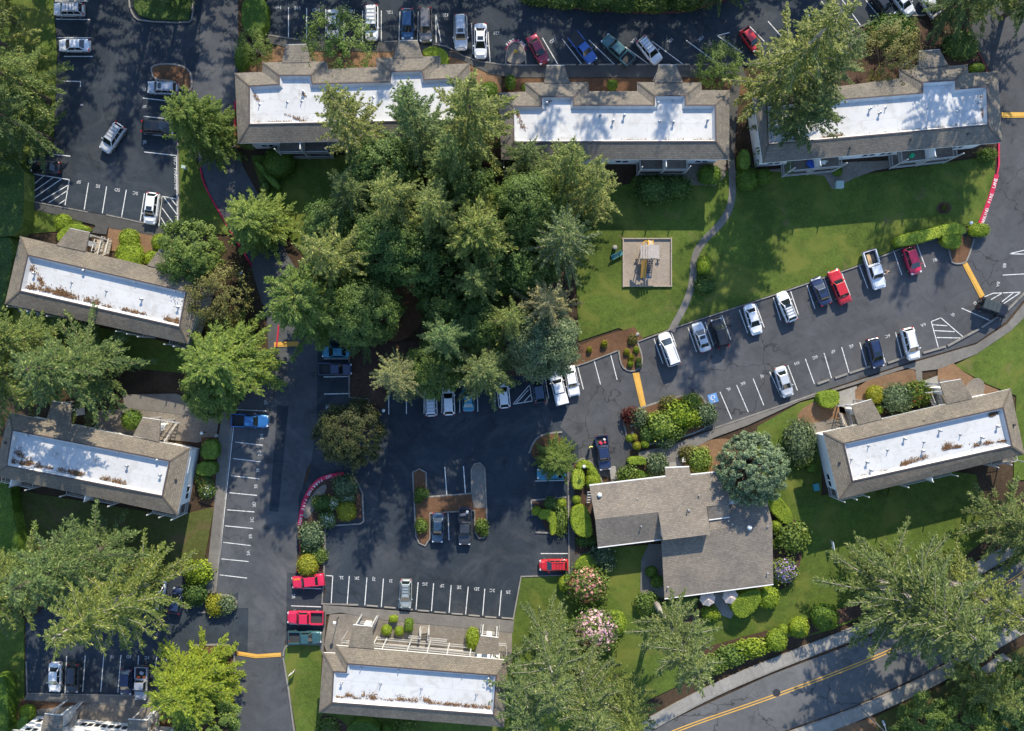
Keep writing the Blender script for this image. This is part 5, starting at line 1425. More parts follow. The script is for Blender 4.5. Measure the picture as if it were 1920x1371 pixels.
# ------------------------------------------------------------------ vegetation
def conifer_crown(seed, h=26.0, r=6.0, base=.12, droop=.35, whorl=.62, per=5.4, twig=.8, power=.85, gap=0.0, fine=1.0, wild=.3, open_az=None):
    """boughs in loose whorls, each with side twigs, each twig with needle tufts"""
    rng = np.random.default_rng(seed)
    LV = []; LF = []; TC = []; TD = []; TS = []
    z = h * base
    while z < h * .985:
        t = (z - h * base) / (h * (1 - base))
        Rr = r * (1 - t) ** power * (.6 + .4 * min(1, t * 5 + .3)) + .25
        nb = max(4, int(per * (.7 + .6 * rng.random())))
        a0 = rng.random() * 6.28
        for b in range(nb):
            if rng.random() < gap: continue
            az = a0 + 6.283 * b / nb + rng.normal(0, .3)
            L = Rr * min(1.3, max(.4, .9 + rng.normal(0, wild)))
            if open_az is not None and (.42 if base < .2 else 0) < t < .84:
                dv = abs((az - open_az + math.pi) % (2 * math.pi) - math.pi)
                if dv < .5: L *= .35
            d = np.array([math.cos(az), math.sin(az), 0.0]); sd = np.array([-d[1], d[0], 0.0])
            dr = droop * (1 - .7 * t) * (.7 + .6 * rng.random()); upk = .1 + .45 * t ** 2 + rng.normal(0, .07)
            zb = z + rng.normal(0, .16); bend = rng.normal(0, .12)
            def bp(s): return np.array([0, 0, zb]) + d * (L * s) + sd * (bend * L * s * s) + np.array([0, 0, upk * L * s - dr * L * s * s + .14 * L * s ** 4])
            i0 = len(LV); rl = .016 + .008 * L
            for s in (0.0, .5, .97):
                c = bp(s); rr = rl * (1 - .8 * s)
                LV.extend([c + sd * rr, c - sd * rr, c + np.array([0, 0, rr * 1.4])])
            for k in range(2):
                a = i0 + k * 3
                for q in range(3): LF.append((a + q, a + (q + 1) % 3, a + 3 + (q + 1) % 3, a + 3 + q))
            nt = max(2, int(L * 2.1))
            for k in range(nt + 1):
                s = .14 + .86 * (k + .6 * rng.random()) / (nt + .6); s = min(s, 1)
                c = bp(s)
                for sg in ((-1, 1) if k < nt else (0,)):
                    tl = twig * (.5 + .8 * rng.random()) * (1.35 - .95 * s) * min(1.35, .5 + L / 4.2)
                    an = az + sg * (.78 - .3 * s + rng.normal(0, .18))
                    e = np.array([math.cos(an), math.sin(an), rng.normal(.02, .16)])
                    m = max(2, int(tl * 6.4 * fine))
                    for q in range(m):
                        f = (q + .7 * rng.random()) / m
                        p = c + e * (tl * f) + np.array([0, 0, -.4 * tl * f * f])
                        for w in range(5):
                            g = an + rng.normal(0, .42)
                            TC.append(p + rng.normal(0, .07, 3)); TD.append((math.cos(g), math.sin(g), rng.normal(-.12, .17))); TS.append(.31 * (.65 + .6 * rng.random()) * (1.1 - .3 * f))
        z += whorl * (1.15 - .5 * t) * (.7 + .6 * rng.random())
    for k in range(14):
        az = rng.random() * 6.28; TC.append(np.array([0, 0, h * (.96 + .035 * rng.random())])); TD.append((math.cos(az) * .6, math.sin(az) * .6, .7)); TS.append(.35)
    C = np.array(TC); D = np.array(TD); D /= np.linalg.norm(D, axis=1, keepdims=True); S = np.array(TS)[:, None]
    n = len(C)
    side = np.cross(D, np.array([0, 0, 1.0]) + rng.normal(0, .38, (n, 3))); side /= np.linalg.norm(side, axis=1, keepdims=True) + 1e-9
    wd = .19
    P = np.stack([C - D * S * .2, C + D * S * .35 + side * S * wd, C + D * S * 1.0, C + D * S * .35 - side * S * wd], 1).reshape(-1, 3)
    F = np.arange(4 * n, dtype=np.int32).reshape(n, 4)
    return np_mesh('crown', P, F), (LV, LF)

def trunk_mesh(h, r0, limbs=None, seed=0, lean=.15, top=.98):
    rng = np.random.default_rng(seed); mb = MB()
    n = 7; pts = []; rad = []
    for k in range(n):
        t = k / (n - 1)
        pts.append((rng.normal(0, lean) * t * (1 - t), rng.normal(0, lean) * t * (1 - t), h * top * t - (.2 if k == 0 else 0)))
        rad.append(r0 * (1.25 if k == 0 else 1) * (1 - t) ** .8 + .03)
    mb.tube(pts, rad, 8)
    if limbs:
        LV, LF = limbs; i0 = len(mb.v)
        mb.v += [tuple(v) for v in LV]; mb.f += [tuple(i0 + k for k in f) for f in LF]
    return mb.mesh('trunk', smooth=True)

def leaf_quads(C, D, S, rng, asp=.55):
    """leaves: centres C (n,3), normals D (n,3), size S (n)"""
    n = len(C)
    D = D / (np.linalg.norm(D, axis=1, keepdims=True) + 1e-9)
    ref = rng.normal(size=(n, 3)); u = np.cross(D, ref); u /= (np.linalg.norm(u, axis=1, keepdims=True) + 1e-9); v = np.cross(D, u)
    S = S[:, None]
    P = np.stack([C + u * S, C + v * S * asp + D * S * .12, C - u * S, C - v * S * asp + D * S * .12], 1).reshape(-1, 3)
    F = np.arange(4 * n, dtype=np.int32).reshape(n, 4)
    return P, F

def broad_crown(seed, h=10.0, r=4.5, nclump=150, per=120, leaf=.145, base=.28, flat=1.0, clump=.85, spiky=0.0, dens_top=.25):
    rng = np.random.default_rng(seed)
    Cs = []; Ds = []; Ss = []; LV = []; LF = []
    cz = h * (base + (1 - base) * .5); rz = h * (1 - base) * .5
    # lobes make the outline uneven
    lob = [(rng.random() * 6.283, rng.uniform(-.4, .8), rng.uniform(.75, 1.15)) for _ in range(9)]
    for k in range(nclump):
        u = rng.uniform(-.55, 1.0) if k > nclump * .12 else rng.uniform(.75, 1.0); az = rng.random() * 6.283
        s = math.sqrt(max(0, 1 - u * u)); rad = .62 + .38 * rng.random() ** .5
        rr = 1.0
        for la, lu, ls in lob:
            dd = math.cos(az - la) * s + .4 * u * lu
            if dd > .75: rr = max(rr * .9, ls)
        c = np.array([math.cos(az) * s * r * rad * rr, math.sin(az) * s * r * rad * rr, cz + u * rz * rad * flat])
        out = np.array([c[0] / r, c[1] / r, (c[2] - cz) / rz + .45]); out /= np.linalg.norm(out) + 1e-6
        cr = clump * (.6 + .6 * rng.random()) * r / 4.5
        n = int(per * (.6 + .8 * rng.random()))
        q = rng.normal(size=(n, 3)); q /= np.linalg.norm(q, axis=1, keepdims=True)
        q = q * (rng.random((n, 1)) ** .45) * cr * np.array([1, 1, .6])
        if spiky: q = q + out * (np.abs(rng.normal(0, spiky, (n, 1))))
        q[:, 2] += .35 * (q @ out)
        Cs.append(c + q); dd = q / cr + out * .8 + rng.normal(0, .45, (n, 3)); dd[:, 2] += .35; Ds.append(dd)
        Ss.append(leaf * (.6 + .8 * rng.random(n)))
        if k % 4 == 0:
            i0 = len(LV); a = np.array([0, 0, h * base * .8 + .1 * h * rng.random()]); b = c
            sd = np.cross(b - a, [0, 0, 1.0]); sd /= np.linalg.norm(sd) + 1e-6
            for t, w_ in ((0, .09 * r / 4.5), (.5, .06 * r / 4.5), (1.0, .015)):
                p = a + (b - a) * t + np.array([0, 0, .12 * r * t * (1 - t)]); LV.extend([p + sd * w_, p - sd * w_, p + np.array([0, 0, w_])])
            for j in range(2):
                a_ = i0 + j * 3
                for q_ in range(3): LF.append((a_ + q_, a_ + (q_ + 1) % 3, a_ + 3 + (q_ + 1) % 3, a_ + 3 + q_))
    C = np.concatenate(Cs); D = np.concatenate(Ds); S = np.concatenate(Ss)
    P, F = leaf_quads(C, D, S, rng)
    return np_mesh('crown', P, F), (LV, LF)

CROWN = {}
def crown(key):
    if key in CROWN: return CROWN[key]
    if key[0] == 'fir':
        k = key[1]
        prm = [dict(whorl=1.3, per=6.5, twig=.66, power=.75, wild=.25), dict(droop=.4, whorl=1.35, per=7, twig=.62, wild=.28, power=.7), dict(droop=.25, whorl=1.4, per=7, twig=.7, power=.62, wild=.28), dict(droop=.34, whorl=1.5, per=6.5, twig=.66, gap=.06, power=.65, wild=.3)][k]
        me, limbs = conifer_crown(40 + k, **prm); CROWN[key] = (me, trunk_mesh(26, .42, limbs, k), 26.0, 6.0)
    elif key[0] == 'sparse':   # open, star shaped crown
        me, limbs = conifer_crown(60 + key[1], whorl=1.6, per=10, twig=.42, droop=.16, power=.55, gap=.08, wild=.18); CROWN[key] = (me, trunk_mesh(26, .4, limbs, 5), 26.0, 6.0)
    elif key[0] == 'high':     # bare lower stem
        me, limbs = conifer_crown(70 + key[1], base=(.1, .3)[key[1]], droop=.34, twig=.72, per=7, whorl=1.3, gap=.05, power=(.75, .55)[key[1]], wild=.35, open_az=(R(150), R(121))[key[1]]); CROWN[key] = (me, trunk_mesh(26, .46, limbs, 6), 26.0, 6.0)
    elif key[0] == 'broad':
        k = key[1]; prm = [dict(spiky=.2), dict(nclump=120, spiky=.4), dict(nclump=170, spiky=.35)][k]
        me, limbs = broad_crown(80 + k, **prm); CROWN[key] = (me, trunk_mesh(10 * .8, .2, limbs, 7), 10.0, 4.5)
    elif key[0] == 'lush':     # big broadleaf of the grove
        me, limbs = broad_crown(90 + key[1], h=18, r=6.5, nclump=260, per=130, leaf=.17, base=.2, clump=.85, spiky=.4); CROWN[key] = (me, trunk_mesh(15, .35, limbs, 8), 18.0, 6.5)
    elif key[0] == 'feather':  # bright, layered boughs
        me, limbs = conifer_crown(100 + key[1], h=14, r=5, base=.1, droop=.3, whorl=.5, per=8, twig=.75, power=.5, fine=1.2); CROWN[key] = (me, trunk_mesh(14, .28, limbs, 9), 14.0, 5.0)
    elif key[0] == 'dense':    # tight domed bush tree
        me, limbs = broad_crown(110, h=8, r=4.6, nclump=420, per=70, leaf=.12, base=.06, clump=.42); CROWN[key] = (me, trunk_mesh(5.5, .2, limbs, 10), 8.0, 4.6)
    elif key[0] == 'wispy':
        me, limbs = broad_crown(120 + key[1], h=8, r=4.2, nclump=120, per=40, leaf=.14, base=.2, clump=.8, spiky=.7); CROWN[key] = (me, trunk_mesh(6, .13, limbs, 11), 8.0, 4.2)
    return CROWN[key]

def tree(px, py, h, r, key, mat, label, nm='conifer_tree', bark='bark', rz=None, grp=None, cat='tree'):
    me, tm, h0, r0 = crown(key)
    root = thing(nm, label, cat, W(px, py), random.uniform(0, 6.28) if rz is None else rz, grp)
    root.scale = (r / r0, r / r0, h / h0)
    link('trunk', tm, root, M[bark]); link('crown', me, root, M[mat])
    return root

T = tree
G1 = 'conifers of the dark stand at upper left'
# upper left stand (bases; crowns lean out of the picture)
T(28, 40, 24, 5.0, ('fir', 0), 'fir_olive', 'tall conifer in the very top left corner beside the silver railed car', grp=G1)
T(92, 190, 25, 5.6, ('fir', 1), 'fir', 'tall conifer reaching furthest into the car park at upper left', grp=G1)
T(60, 118, 27, 5.2, ('fir', 2), 'fir_olive', 'tall conifer overhanging the white silver saloon at upper left', grp=G1)
T(95, 262, 22, 5.0, ('fir', 3), 'fir_dark', 'dark conifer at the lower end of the upper left stand', grp=G1)
T(18, 225, 26, 5.5, ('fir', 0), 'fir_dark', 'dark conifer on the left edge behind the upper left stand', grp=G1)
T(10, 310, 18, 4.0, ('fir', 2), 'fir_dark', 'dark lower conifer on the left edge above the tall hedge', grp=G1)
T(412, 262, 14, 4.6, ('feather', 0), 'leaf_mid', 'fresh green bushy tree on the strip between car park and lane', 'bushy_tree')
T(386, 483, 8, 4.3, ('broad', 0), 'leaf_mid', 'mid green broadleaf tree right of the middle left building', 'broadleaf_tree')
T(502, 432, 10, 4.6, ('feather', 0), 'leaf_bright', 'bright yellow green broadleaf tree beside the curving red kerb', 'broadleaf_tree')
T(432, 560, 7, 4.2, ('wispy', 0), 'leaf_brown', 'bronze leaved tree above the big bright maple', 'broadleaf_tree')
T(448, 680, 10.5, 6.3, ('feather', 1), 'leaf_bright', 'big bright green maple between the two left buildings', 'maple_tree')
T(420, 735, 7, 3.8, ('broad', 0), 'leaf_mid', 'lower mid green tree under the left side of the big maple', 'broadleaf_tree')
G2 = 'conifers between the two left buildings'
T(205, 690, 20, 7.4, ('fir', 1), 'fir_blue', 'wide conifer overhanging the middle left building, its tips pointing right', grp=G2)
T(95, 700, 22, 7.0, ('fir', 2), 'fir', 'tall conifer at the left edge between the two left buildings', grp=G2)
T(120, 640, 20, 5.0, ('fir', 0), 'fir', 'conifer just below the lower eave of the middle left building', grp=G2)
G3 = 'conifers at lower left'
T(300, 1078, 27, 7.0, ('fir', 1), 'fir', 'largest lower left conifer, its boughs over the navy car', bark='bark_pale', grp=G3)
T(225, 1015, 25, 6.6, ('fir', 2), 'fir_blue', 'cool green conifer below the tilted lower left building', grp=G3)
T(120, 1050, 26, 6.8, ('fir', 0), 'fir', 'conifer above the white saloon at lower left', grp=G3)
T(40, 1095, 22, 5.5, ('fir', 1), 'fir_blue', 'conifer on the left edge at lower left beside the hedge', grp=G3)
T(388, 1256, 11, 5.9, ('feather', 1), 'leaf_lime', 'bright lime green tree at the bottom beside the grey pickup', 'bushy_tree')
T(410, 1345, 7, 4.0, ('broad', 1), 'leaf_mid', 'mid green tree at the bottom edge under the lime green tree', 'broadleaf_tree')
# central grove
G = 'trees of the central grove'
T(694, 290, 25, 5.0, ('sparse', 0), 'fir_olive', 'olive conifer with bare pale boughs over the white roof at upper left', bark='bark_pale', grp=G)
T(800, 285, 25, 5.2, ('fir', 1), 'fir_blue', 'green conifer rising over the right half of the upper left building', grp=G)
T(896, 285, 27, 6.2, ('fir', 2), 'fir_olive', 'broad olive conifer between the upper left and upper middle buildings', grp=G)
T(860, 345, 22, 4.8, ('fir', 0), 'fir', 'conifer in the middle of the northern grove edge', grp=G)
T(768, 418, 24, 4.9, ('fir', 3), 'fir_olive', 'olive conifer below the pale boughed one in the grove', grp=G)
T(690, 395, 18, 4.6, ('fir', 2), 'fir_dark', 'dark conifer on the left of the grove below the white roof', grp=G)
T(1052, 365, 24, 4.7, ('fir', 1), 'fir', 'green conifer overlapping the left end of the upper middle building', grp=G)
T(1090, 392, 22, 4.8, ('fir', 2), 'fir_olive', 'olive conifer beside the balcony of the upper middle building', grp=G)
T(1040, 480, 23, 5.4, ('sparse', 1), 'fir_pale', 'pale star shaped conifer at the lawn edge of the grove', bark='bark_pale', grp=G)
T(1018, 585, 19, 4.7, ('sparse', 2), 'fir_brown', 'straw coloured browning conifer with bare radiating boughs', bark='bark_pale', grp=G)
T(1012, 643, 14, 4.7, ('lush', 0), 'leaf_blue', 'blue green broadleaf tree below the browning conifer', 'broadleaf_tree', grp=G)
T(835, 432, 23, 5.4, ('fir', 1), 'fir_olive', 'olive conifer at the centre of the grove', grp=G)
T(905, 468, 19, 5.8, ('feather', 1), 'leaf_olive', 'large yellow green layered tree in the middle of the grove', 'broadleaf_tree', grp=G)
T(900, 545, 17, 4.8, ('fir', 2), 'fir', 'mid green conifer right of the sunlit clearing in the grove', 'conifer_tree', grp=G)
T(668, 510, 23, 6.0, ('fir', 2), 'fir_olive', 'wide olive conifer on the western side of the grove', grp=G)
T(618, 578, 19, 6.4, ('feather', 0), 'leaf_mid', 'large layered green tree at the western corner of the grove', 'broadleaf_tree', grp=G)
T(700, 590, 14, 4.6, ('lush', 0), 'leaf_dark', 'dark tree left of the sunlit clearing in the grove', 'broadleaf_tree', grp=G)
T(745, 480, 14, 4.8, ('lush', 2), 'leaf_dark', 'dark tree above the sunlit clearing in the grove', 'broadleaf_tree', grp=G)
T(690, 630, 12, 3.8, ('fir', 3), 'fir_dark', 'dark low conifer above the dark blue pickup', grp=G)
T(850, 638, 19, 4.4, ('fir', 0), 'fir_blue', 'cool green conifer right of the clearing near the white cars', grp=G)
T(915, 695, 17, 5.2, ('fir', 0), 'fir_pale', 'pale green conifer overhanging the car with red tail lamps', grp=G)
T(960, 610, 17, 4.4, ('fir', 1), 'fir', 'mid green conifer between the browning conifer and the clearing', 'conifer_tree', grp=G)
T(765, 702, 17, 4.3, ('sparse', 0), 'fir_straw', 'yellowish star shaped conifer at the lower edge of the grove', bark='bark_pale', grp=G)
T(985, 420, 16, 4.4, ('lush', 0), 'leaf_dark', 'dark tree between the pale star shaped conifer and the big yellow green tree', 'broadleaf_tree', grp=G)
T(985, 330, 14, 4.0, ('fir', 3), 'fir_dark', 'dark conifer in shade between the two upper buildings', grp=G)
T(820, 690, 10, 3.6, ('lush', 2), 'leaf_dark', 'low dark tree behind the white railed car', 'broadleaf_tree', grp=G)
for x_, y_, h_, r_, k_, lb_ in ((985, 520, 12, 4.0, 0, 'dark low tree between the star shaped conifer and the grove centre'), (800, 505, 12, 4.2, 1, 'dark low tree at the upper right of the sunlit clearing'), (650, 455, 11, 4.0, 2, 'dark low tree under the western olive conifer of the grove'), (872, 385, 13, 4.4, 0, 'dark low tree north of the grove centre'), (945, 500, 13, 4.2, 1, 'dark low tree right of the yellow green layered tree'), (735, 350, 12, 4.4, 2, 'dark low tree beneath the pale boughed conifer'), (1010, 400, 11, 3.8, 1, 'dark low tree left of the green conifer by the upper middle building'), (905, 610, 10, 3.8, 2, 'dark low tree in shade behind the browning conifer'), (840, 580, 10, 3.4, 0, 'dark low tree at the right rim of the sunlit clearing')):
    T(x_, y_, h_, r_, ('broad', k_), 'leaf_dark', lb_, 'broadleaf_tree', grp=G)
T(670, 808, 8, 4.1, ('broad', 2), 'leaf_plum', 'dark bronze green round tree on its own island in the lane', 'broadleaf_tree')
# upper right
T(1425, 185, 29, 6.8, ('fir', 2), 'fir_olive', 'biggest fir at upper right, covering the left end of the upper right building', bark='bark_pale')
T(1482, 190, 23, 5.2, ('fir', 1), 'fir_pale', 'pale fir behind the biggest fir over the upper right white roof', bark='bark_pale')
T(1462, 262, 17, 5.4, ('fir', 3), 'fir_dark', 'dark lower conifer drooping over the eave of the upper right building')
T(1640, 128, 7, 3.6, ('wispy', 1), 'leaf_brown', 'olive brown small tree above the upper right building', 'broadleaf_tree')
T(1338, 142, 5, 3.0, ('wispy', 0), 'leaf_mid', 'wispy green small tree right of the diagonal stalls', 'broadleaf_tree')
T(645, 106, 6, 4.2, ('wispy', 1), 'leaf_mid', 'wispy green tree in front of the upper left building', 'broadleaf_tree')
T(490, 102, 4, 2.3, ('wispy', 0), 'leaf_mid', 'wispy small tree with a pale stem by the lane at the top', 'broadleaf_tree', bark='bark_pale')
T(1750, 40, 24, 4.6, ('fir', 1), 'fir_dark', 'dark conifer over the silver car at the upper right')
T(1815, 22, 26, 5.6, ('fir', 2), 'fir', 'tall conifer at the top edge near the right corner')
T(1880, 32, 24, 4.6, ('fir', 0), 'fir_dark', 'dark conifer in the top right corner over the lane')
T(1262, -22, 10, 4.0, ('broad', 0), 'leaf_dark', 'dark broadleaf tree at the top edge above the diagonal stalls', 'broadleaf_tree')
T(1345, -14, 12, 4.2, ('fir', 1), 'fir_dark', 'dark conifer at the top edge right of the diagonal stalls')
T(1130, -22, 9, 3.6, ('broad', 1), 'leaf_dark', 'dark low tree at the top edge above the blue pickup', 'broadleaf_tree')
T(345, -12, 14, 3.4, ('fir', 0), 'fir_dark', 'dark conifer tips over the oval lawn island at the top')
# lower right
T(1848, 962, 25, 6.8, ('fir', 2), 'fir_pale', 'wide pale conifer on the right edge below the tilted building')
T(1905, 1010, 22, 5.4, ('fir', 1), 'fir', 'green conifer on the right edge above the public road')
T(1630, 1080, 28, 8.8, ('high', 0), 'fir_pale', 'huge pale conifer with a bare stem leaning over the public road', bark='bark_pale', rz=0)
T(1745, 1075, 24, 6.0, ('fir', 3), 'fir_olive', 'olive conifer beside the bare stemmed one over the public road', bark='bark_pale')
T(1795, 1250, 14, 4.5, ('fir', 3), 'fir', 'conifer on the far side of the public road')
T(1228, 1128, 27, 5.2, ('high', 1), 'fir_pale', 'tall conifer whose pale stem rises beside the clubhouse patio', bark='bark_pale', rz=0)
T(1022, 1172, 27, 5.6, ('fir', 3), 'fir_pale', 'tall pale conifer beside the bottom centre building', bark='bark_pale')
T(1085, 1240, 26, 5.6, ('fir', 2), 'fir_pale', 'pale conifer at the bottom below the pink flowering bush', bark='bark_pale')
T(985, 1250, 24, 5.0, ('fir', 1), 'fir_blue', 'cool green conifer overhanging the end of the bottom centre building', bark='bark_pale')
T(1155, 1270, 21, 4.6, ('fir', 0), 'fir', 'conifer at the bottom by the public pavement')
T(1395, 868, 8, 4.9, ('dense', 0), 'leaf_dome', 'large dense domed blue green tree beside the clubhouse', 'domed_tree')
T(1040, 858, 6, 2.9, ('feather', 0), 'leaf_mid', 'small bright green maple on the round island', 'maple_tree')
T(1790, 1340, 6, 4.6, ('broad', 0), 'leaf_mid', 'mid green tree at the bottom right beyond the public road', 'broadleaf_tree')
T(1715, 1340, 5, 3.6, ('broad', 1), 'leaf_mid', 'mid green tree by the street lamp at the bottom right', 'broadleaf_tree')
T(1660, 1395, 5, 3.4, ('broad', 2), 'leaf_dark', 'dark green tree at the bottom edge under the street lamp', 'broadleaf_tree')
T(1880, 1268, 9, 4.4, ('broad', 2), 'leaf_dark', 'dark green tree in the garden at the bottom right edge', 'broadleaf_tree')
T(1905, 1385, 8, 4.4, ('broad', 0), 'leaf_dark', 'dark green tree in the bottom right corner', 'broadleaf_tree')
# the wood beyond the top edge that shades the upper car parks
GW = 'tall conifers beyond the top edge'
GWL = [(120, 21, 'above the silver railed car'), (225, 20, 'left of the oval lawn island'), (330, 21, 'above the oval lawn island'), (420, 20, 'above the lane'), (500, 18, 'above the square dark hedge'), (600, 17, 'above stall 14D'), (700, 20, 'above the car with the bonnet stripe'), (800, 22, 'above the taupe car'), (900, 18, 'above the white saloon with long bonnet'), (1010, 26, 'above the wine red saloon'), (1110, 27, 'above the blue pickup'), (1210, 26, 'above the pearl white car'), (1310, 26, 'above stall 10K'), (1420, 17, 'above the biggest fir'), (1530, 18, 'left of the upper right black car')]
for i, (x, hh, where) in enumerate(GWL):
    T(x + random.uniform(-18, 18), -95 - random.uniform(0, 40), hh, random.uniform(4.8, 5.8), ('fir', i % 4), 'fir_dark', 'tall conifer beyond the top edge, ' + where, grp=GW)

# ------------------------------------------------------------------ shrubs
def dome(seed, kind_='round', n=900, leaf=.1, sq=2.4, hz=.9):
    """unit shrub: radius 1, from the ground to hz"""
    rng = np.random.default_rng(seed)
    bm = bmesh.new(); bmesh.ops.create_icosphere(bm, subdivisions=3, radius=1)
    def shape(p):
        x, y, z = p
        k = (abs(x) ** sq + abs(y) ** sq + abs(z) ** sq) ** (-1 / sq)
        return np.array([x * k, y * k, z * k])
    for v in bm.verts:
        p = shape(v.co); s = .9 + rng.normal(0, .015)
        v.co = Vector((p[0] * s, p[1] * s, max(0, hz * .5 + p[2] * hz * .5 * s)))
    me0 = bpy.data.meshes.new('foliage'); bm.to_mesh(me0); bm.free()
    V0 = np.empty(len(me0.vertices) * 3, dtype=np.float32); me0.vertices.foreach_get('co', V0); V0 = V0.reshape(-1, 3)
    F0 = [tuple(p.vertices) for p in me0.polygons]; F0 = [(a, b, c, c) for a, b, c in F0]
    q = rng.normal(size=(n, 3)); q /= np.linalg.norm(q, axis=1, keepdims=True); q[:, 2] = np.abs(q[:, 2]) * rng.choice([1, 1, 1, -.6], n)
    q /= np.linalg.norm(q, axis=1, keepdims=True)
    C = np.array([shape(p) for p in q]); nrm = C.copy()
    rough = {'round': .055, 'loose': .16, 'wild': .27}[kind_]
    C = C * (1 + rng.normal(0, rough, (n, 1)) - .02)
    C[:, 2] = hz * .5 + C[:, 2] * hz * .5
    C[:, 2] = np.maximum(C[:, 2], .03)
    nn = nrm + rng.normal(0, .45 if kind_ == 'round' else .7, (n, 3)); nn[:, 2] += .15
    P, F = leaf_quads(C, nn, leaf * (.6 + .8 * rng.random(n)), rng, .6)
    bpy.data.meshes.remove(me0)
    Fm = [(a, b, c) for a, b, c, _ in F0] 
    me = bpy.data.meshes.new('foliage')
    allV = np.concatenate([V0, P]); 
    me.from_pydata(allV.tolist(), [], Fm + [tuple(int(x) + len(V0) for x in f) for f in F])
    me.update()
    return me
DOME = {}
def dome_mesh(kind_, k, sq, n, leaf):
    key = (kind_, k, sq, n, leaf)
    if key not in DOME: DOME[key] = dome(hash(key) % 999 if False else 200 + len(DOME), kind_, n, leaf, sq)
    return DOME[key]
def blossoms(seed, n=240, leaf=.085):
    rng = np.random.default_rng(seed)
    q = rng.normal(size=(n, 3)); q[:, 2] = np.abs(q[:, 2]); q /= np.linalg.norm(q, axis=1, keepdims=True)
    C = q * (1.04 + rng.normal(0, .05, (n, 1))); C[:, 2] = .45 + C[:, 2] * .48
    P, F = leaf_quads(C, q + rng.normal(0, .4, (n, 3)), leaf * (.6 + .8 * rng.random(n)), rng, .9)
    return np_mesh('blossoms', P, F)
BLO = {}
def shrub(px, py, r, mat, label, h=None, style='round', ry=None, deg=0, flower=None, nfl=240, nm='shrub', sq=2.4, cat='shrub', grp=None):
    """r in photo pixels"""
    rm = r / PPM * .97; rym = (ry or r) / PPM * .97
    h = h or min(2.2, rm * 1.5)
    root = thing(nm, label, cat, W(px, py, h * .5) * 1.0, R(deg), grp)
    root.location.z = 0.04
    n = 700 if rm < .9 else (1300 if rm < 1.8 else 2600)
    lf = {'round': .1, 'loose': .15, 'wild': .2}[style] * (1.0 if rm < .9 else (.72 if rm < 1.8 else .5))
    me = dome_mesh(style, 0, sq, n, lf)
    f = link('foliage', me, root, M[mat]); f.scale = (rm, rym, h / .9)
    s = MB(); s.tube([(0, 0, -.1), (0, 0, h * .45)], [.06, .03], 6); link('stem', s.mesh('stem'), root, M['bark'])
    if flower:
        key = nfl
        if key not in BLO: BLO[key] = blossoms(300 + nfl, nfl)
        b = link('blossoms', BLO[key], root, M[flower]); b.scale = (rm, rym, h / .9)
    return root

def hedge(px, h, mat, label, n_per=70, leaf=.085, sm=1, nm='hedge'):
    """clipped hedge over a photo outline"""
    px = chaikin(px, sm)
    P = [W(x, y, h) for x, y in px]; P = [(p.x, p.y) for p in P]
    c = Vector((sum(p[0] for p in P) / len(P), sum(p[1] for p in P) / len(P), 0))
    root = thing(nm, label, 'hedge', c)
    rng = np.random.default_rng(len(px) * 7 + int(px[0][0]))
    Pi = inset(P, .12)
    mb = MB(); n = len(P)
    if area2(P) < 0: P = P[::-1]; Pi = Pi[::-1]
    for i in range(n):
        j = (i + 1) % n
        mb.face([(*P[i], -.05), (*P[j], -.05), (*P[j], h - .15), (*P[i], h - .15)])
        mb.face([(*P[i], h - .15), (*P[j], h - .15), (*Pi[j], h - .02), (*Pi[i], h - .02)])
    mb.prism(Pi, None, h - .02)
    # leaves over top and flanks
    Cs, Ds = [], []
    tr = tessellate_polygon([[Vector((*p, 0)) for p in P]])
    for t in tr:
        a, b, d = [np.array([*P[k], h]) for k in t]
        ar = abs((b[0] - a[0]) * (d[1] - a[1]) - (b[1] - a[1]) * (d[0] - a[0])) / 2
        m = int(ar * n_per)
        if m == 0: continue
        u = rng.random((m, 2)); fl = u.sum(1) > 1; u[fl] = 1 - u[fl]
        C = a + (b - a) * u[:, :1] + (d - a) * u[:, 1:]; C[:, 2] += rng.normal(0, .03, m)
        Cs.append(C); Ds.append(np.array([0, 0, 1.0]) + rng.normal(0, .5, (m, 3)))
    for i in range(n):
        j = (i + 1) % n; a = np.array([*P[i], 0]); b = np.array([*P[j], 0]); L = np.linalg.norm(b - a)
        m = int(L * h * n_per * .6)
        if m == 0: continue
        d = (b - a) / L; nr = np.array([d[1], -d[0], 0.0])
        C = a + np.outer(rng.random(m), b - a); C[:, 2] = rng.random(m) * h; C += nr * rng.normal(.01, .035, (m, 1))
        Cs.append(C); Ds.append(nr + rng.normal(0, .5, (m, 3)))
    C = np.concatenate(Cs); D = np.concatenate(Ds)
    Pq, F = leaf_quads(C, D, leaf * (.6 + .8 * rng.random(len(C))), rng, .6)
    i0 = len(mb.v); mb.v += [tuple(p) for p in Pq]; mb.f += [tuple(int(k) + i0 for k in f) for f in F]
    part('foliage', mb, M[mat], root)
    return root
S = shrub
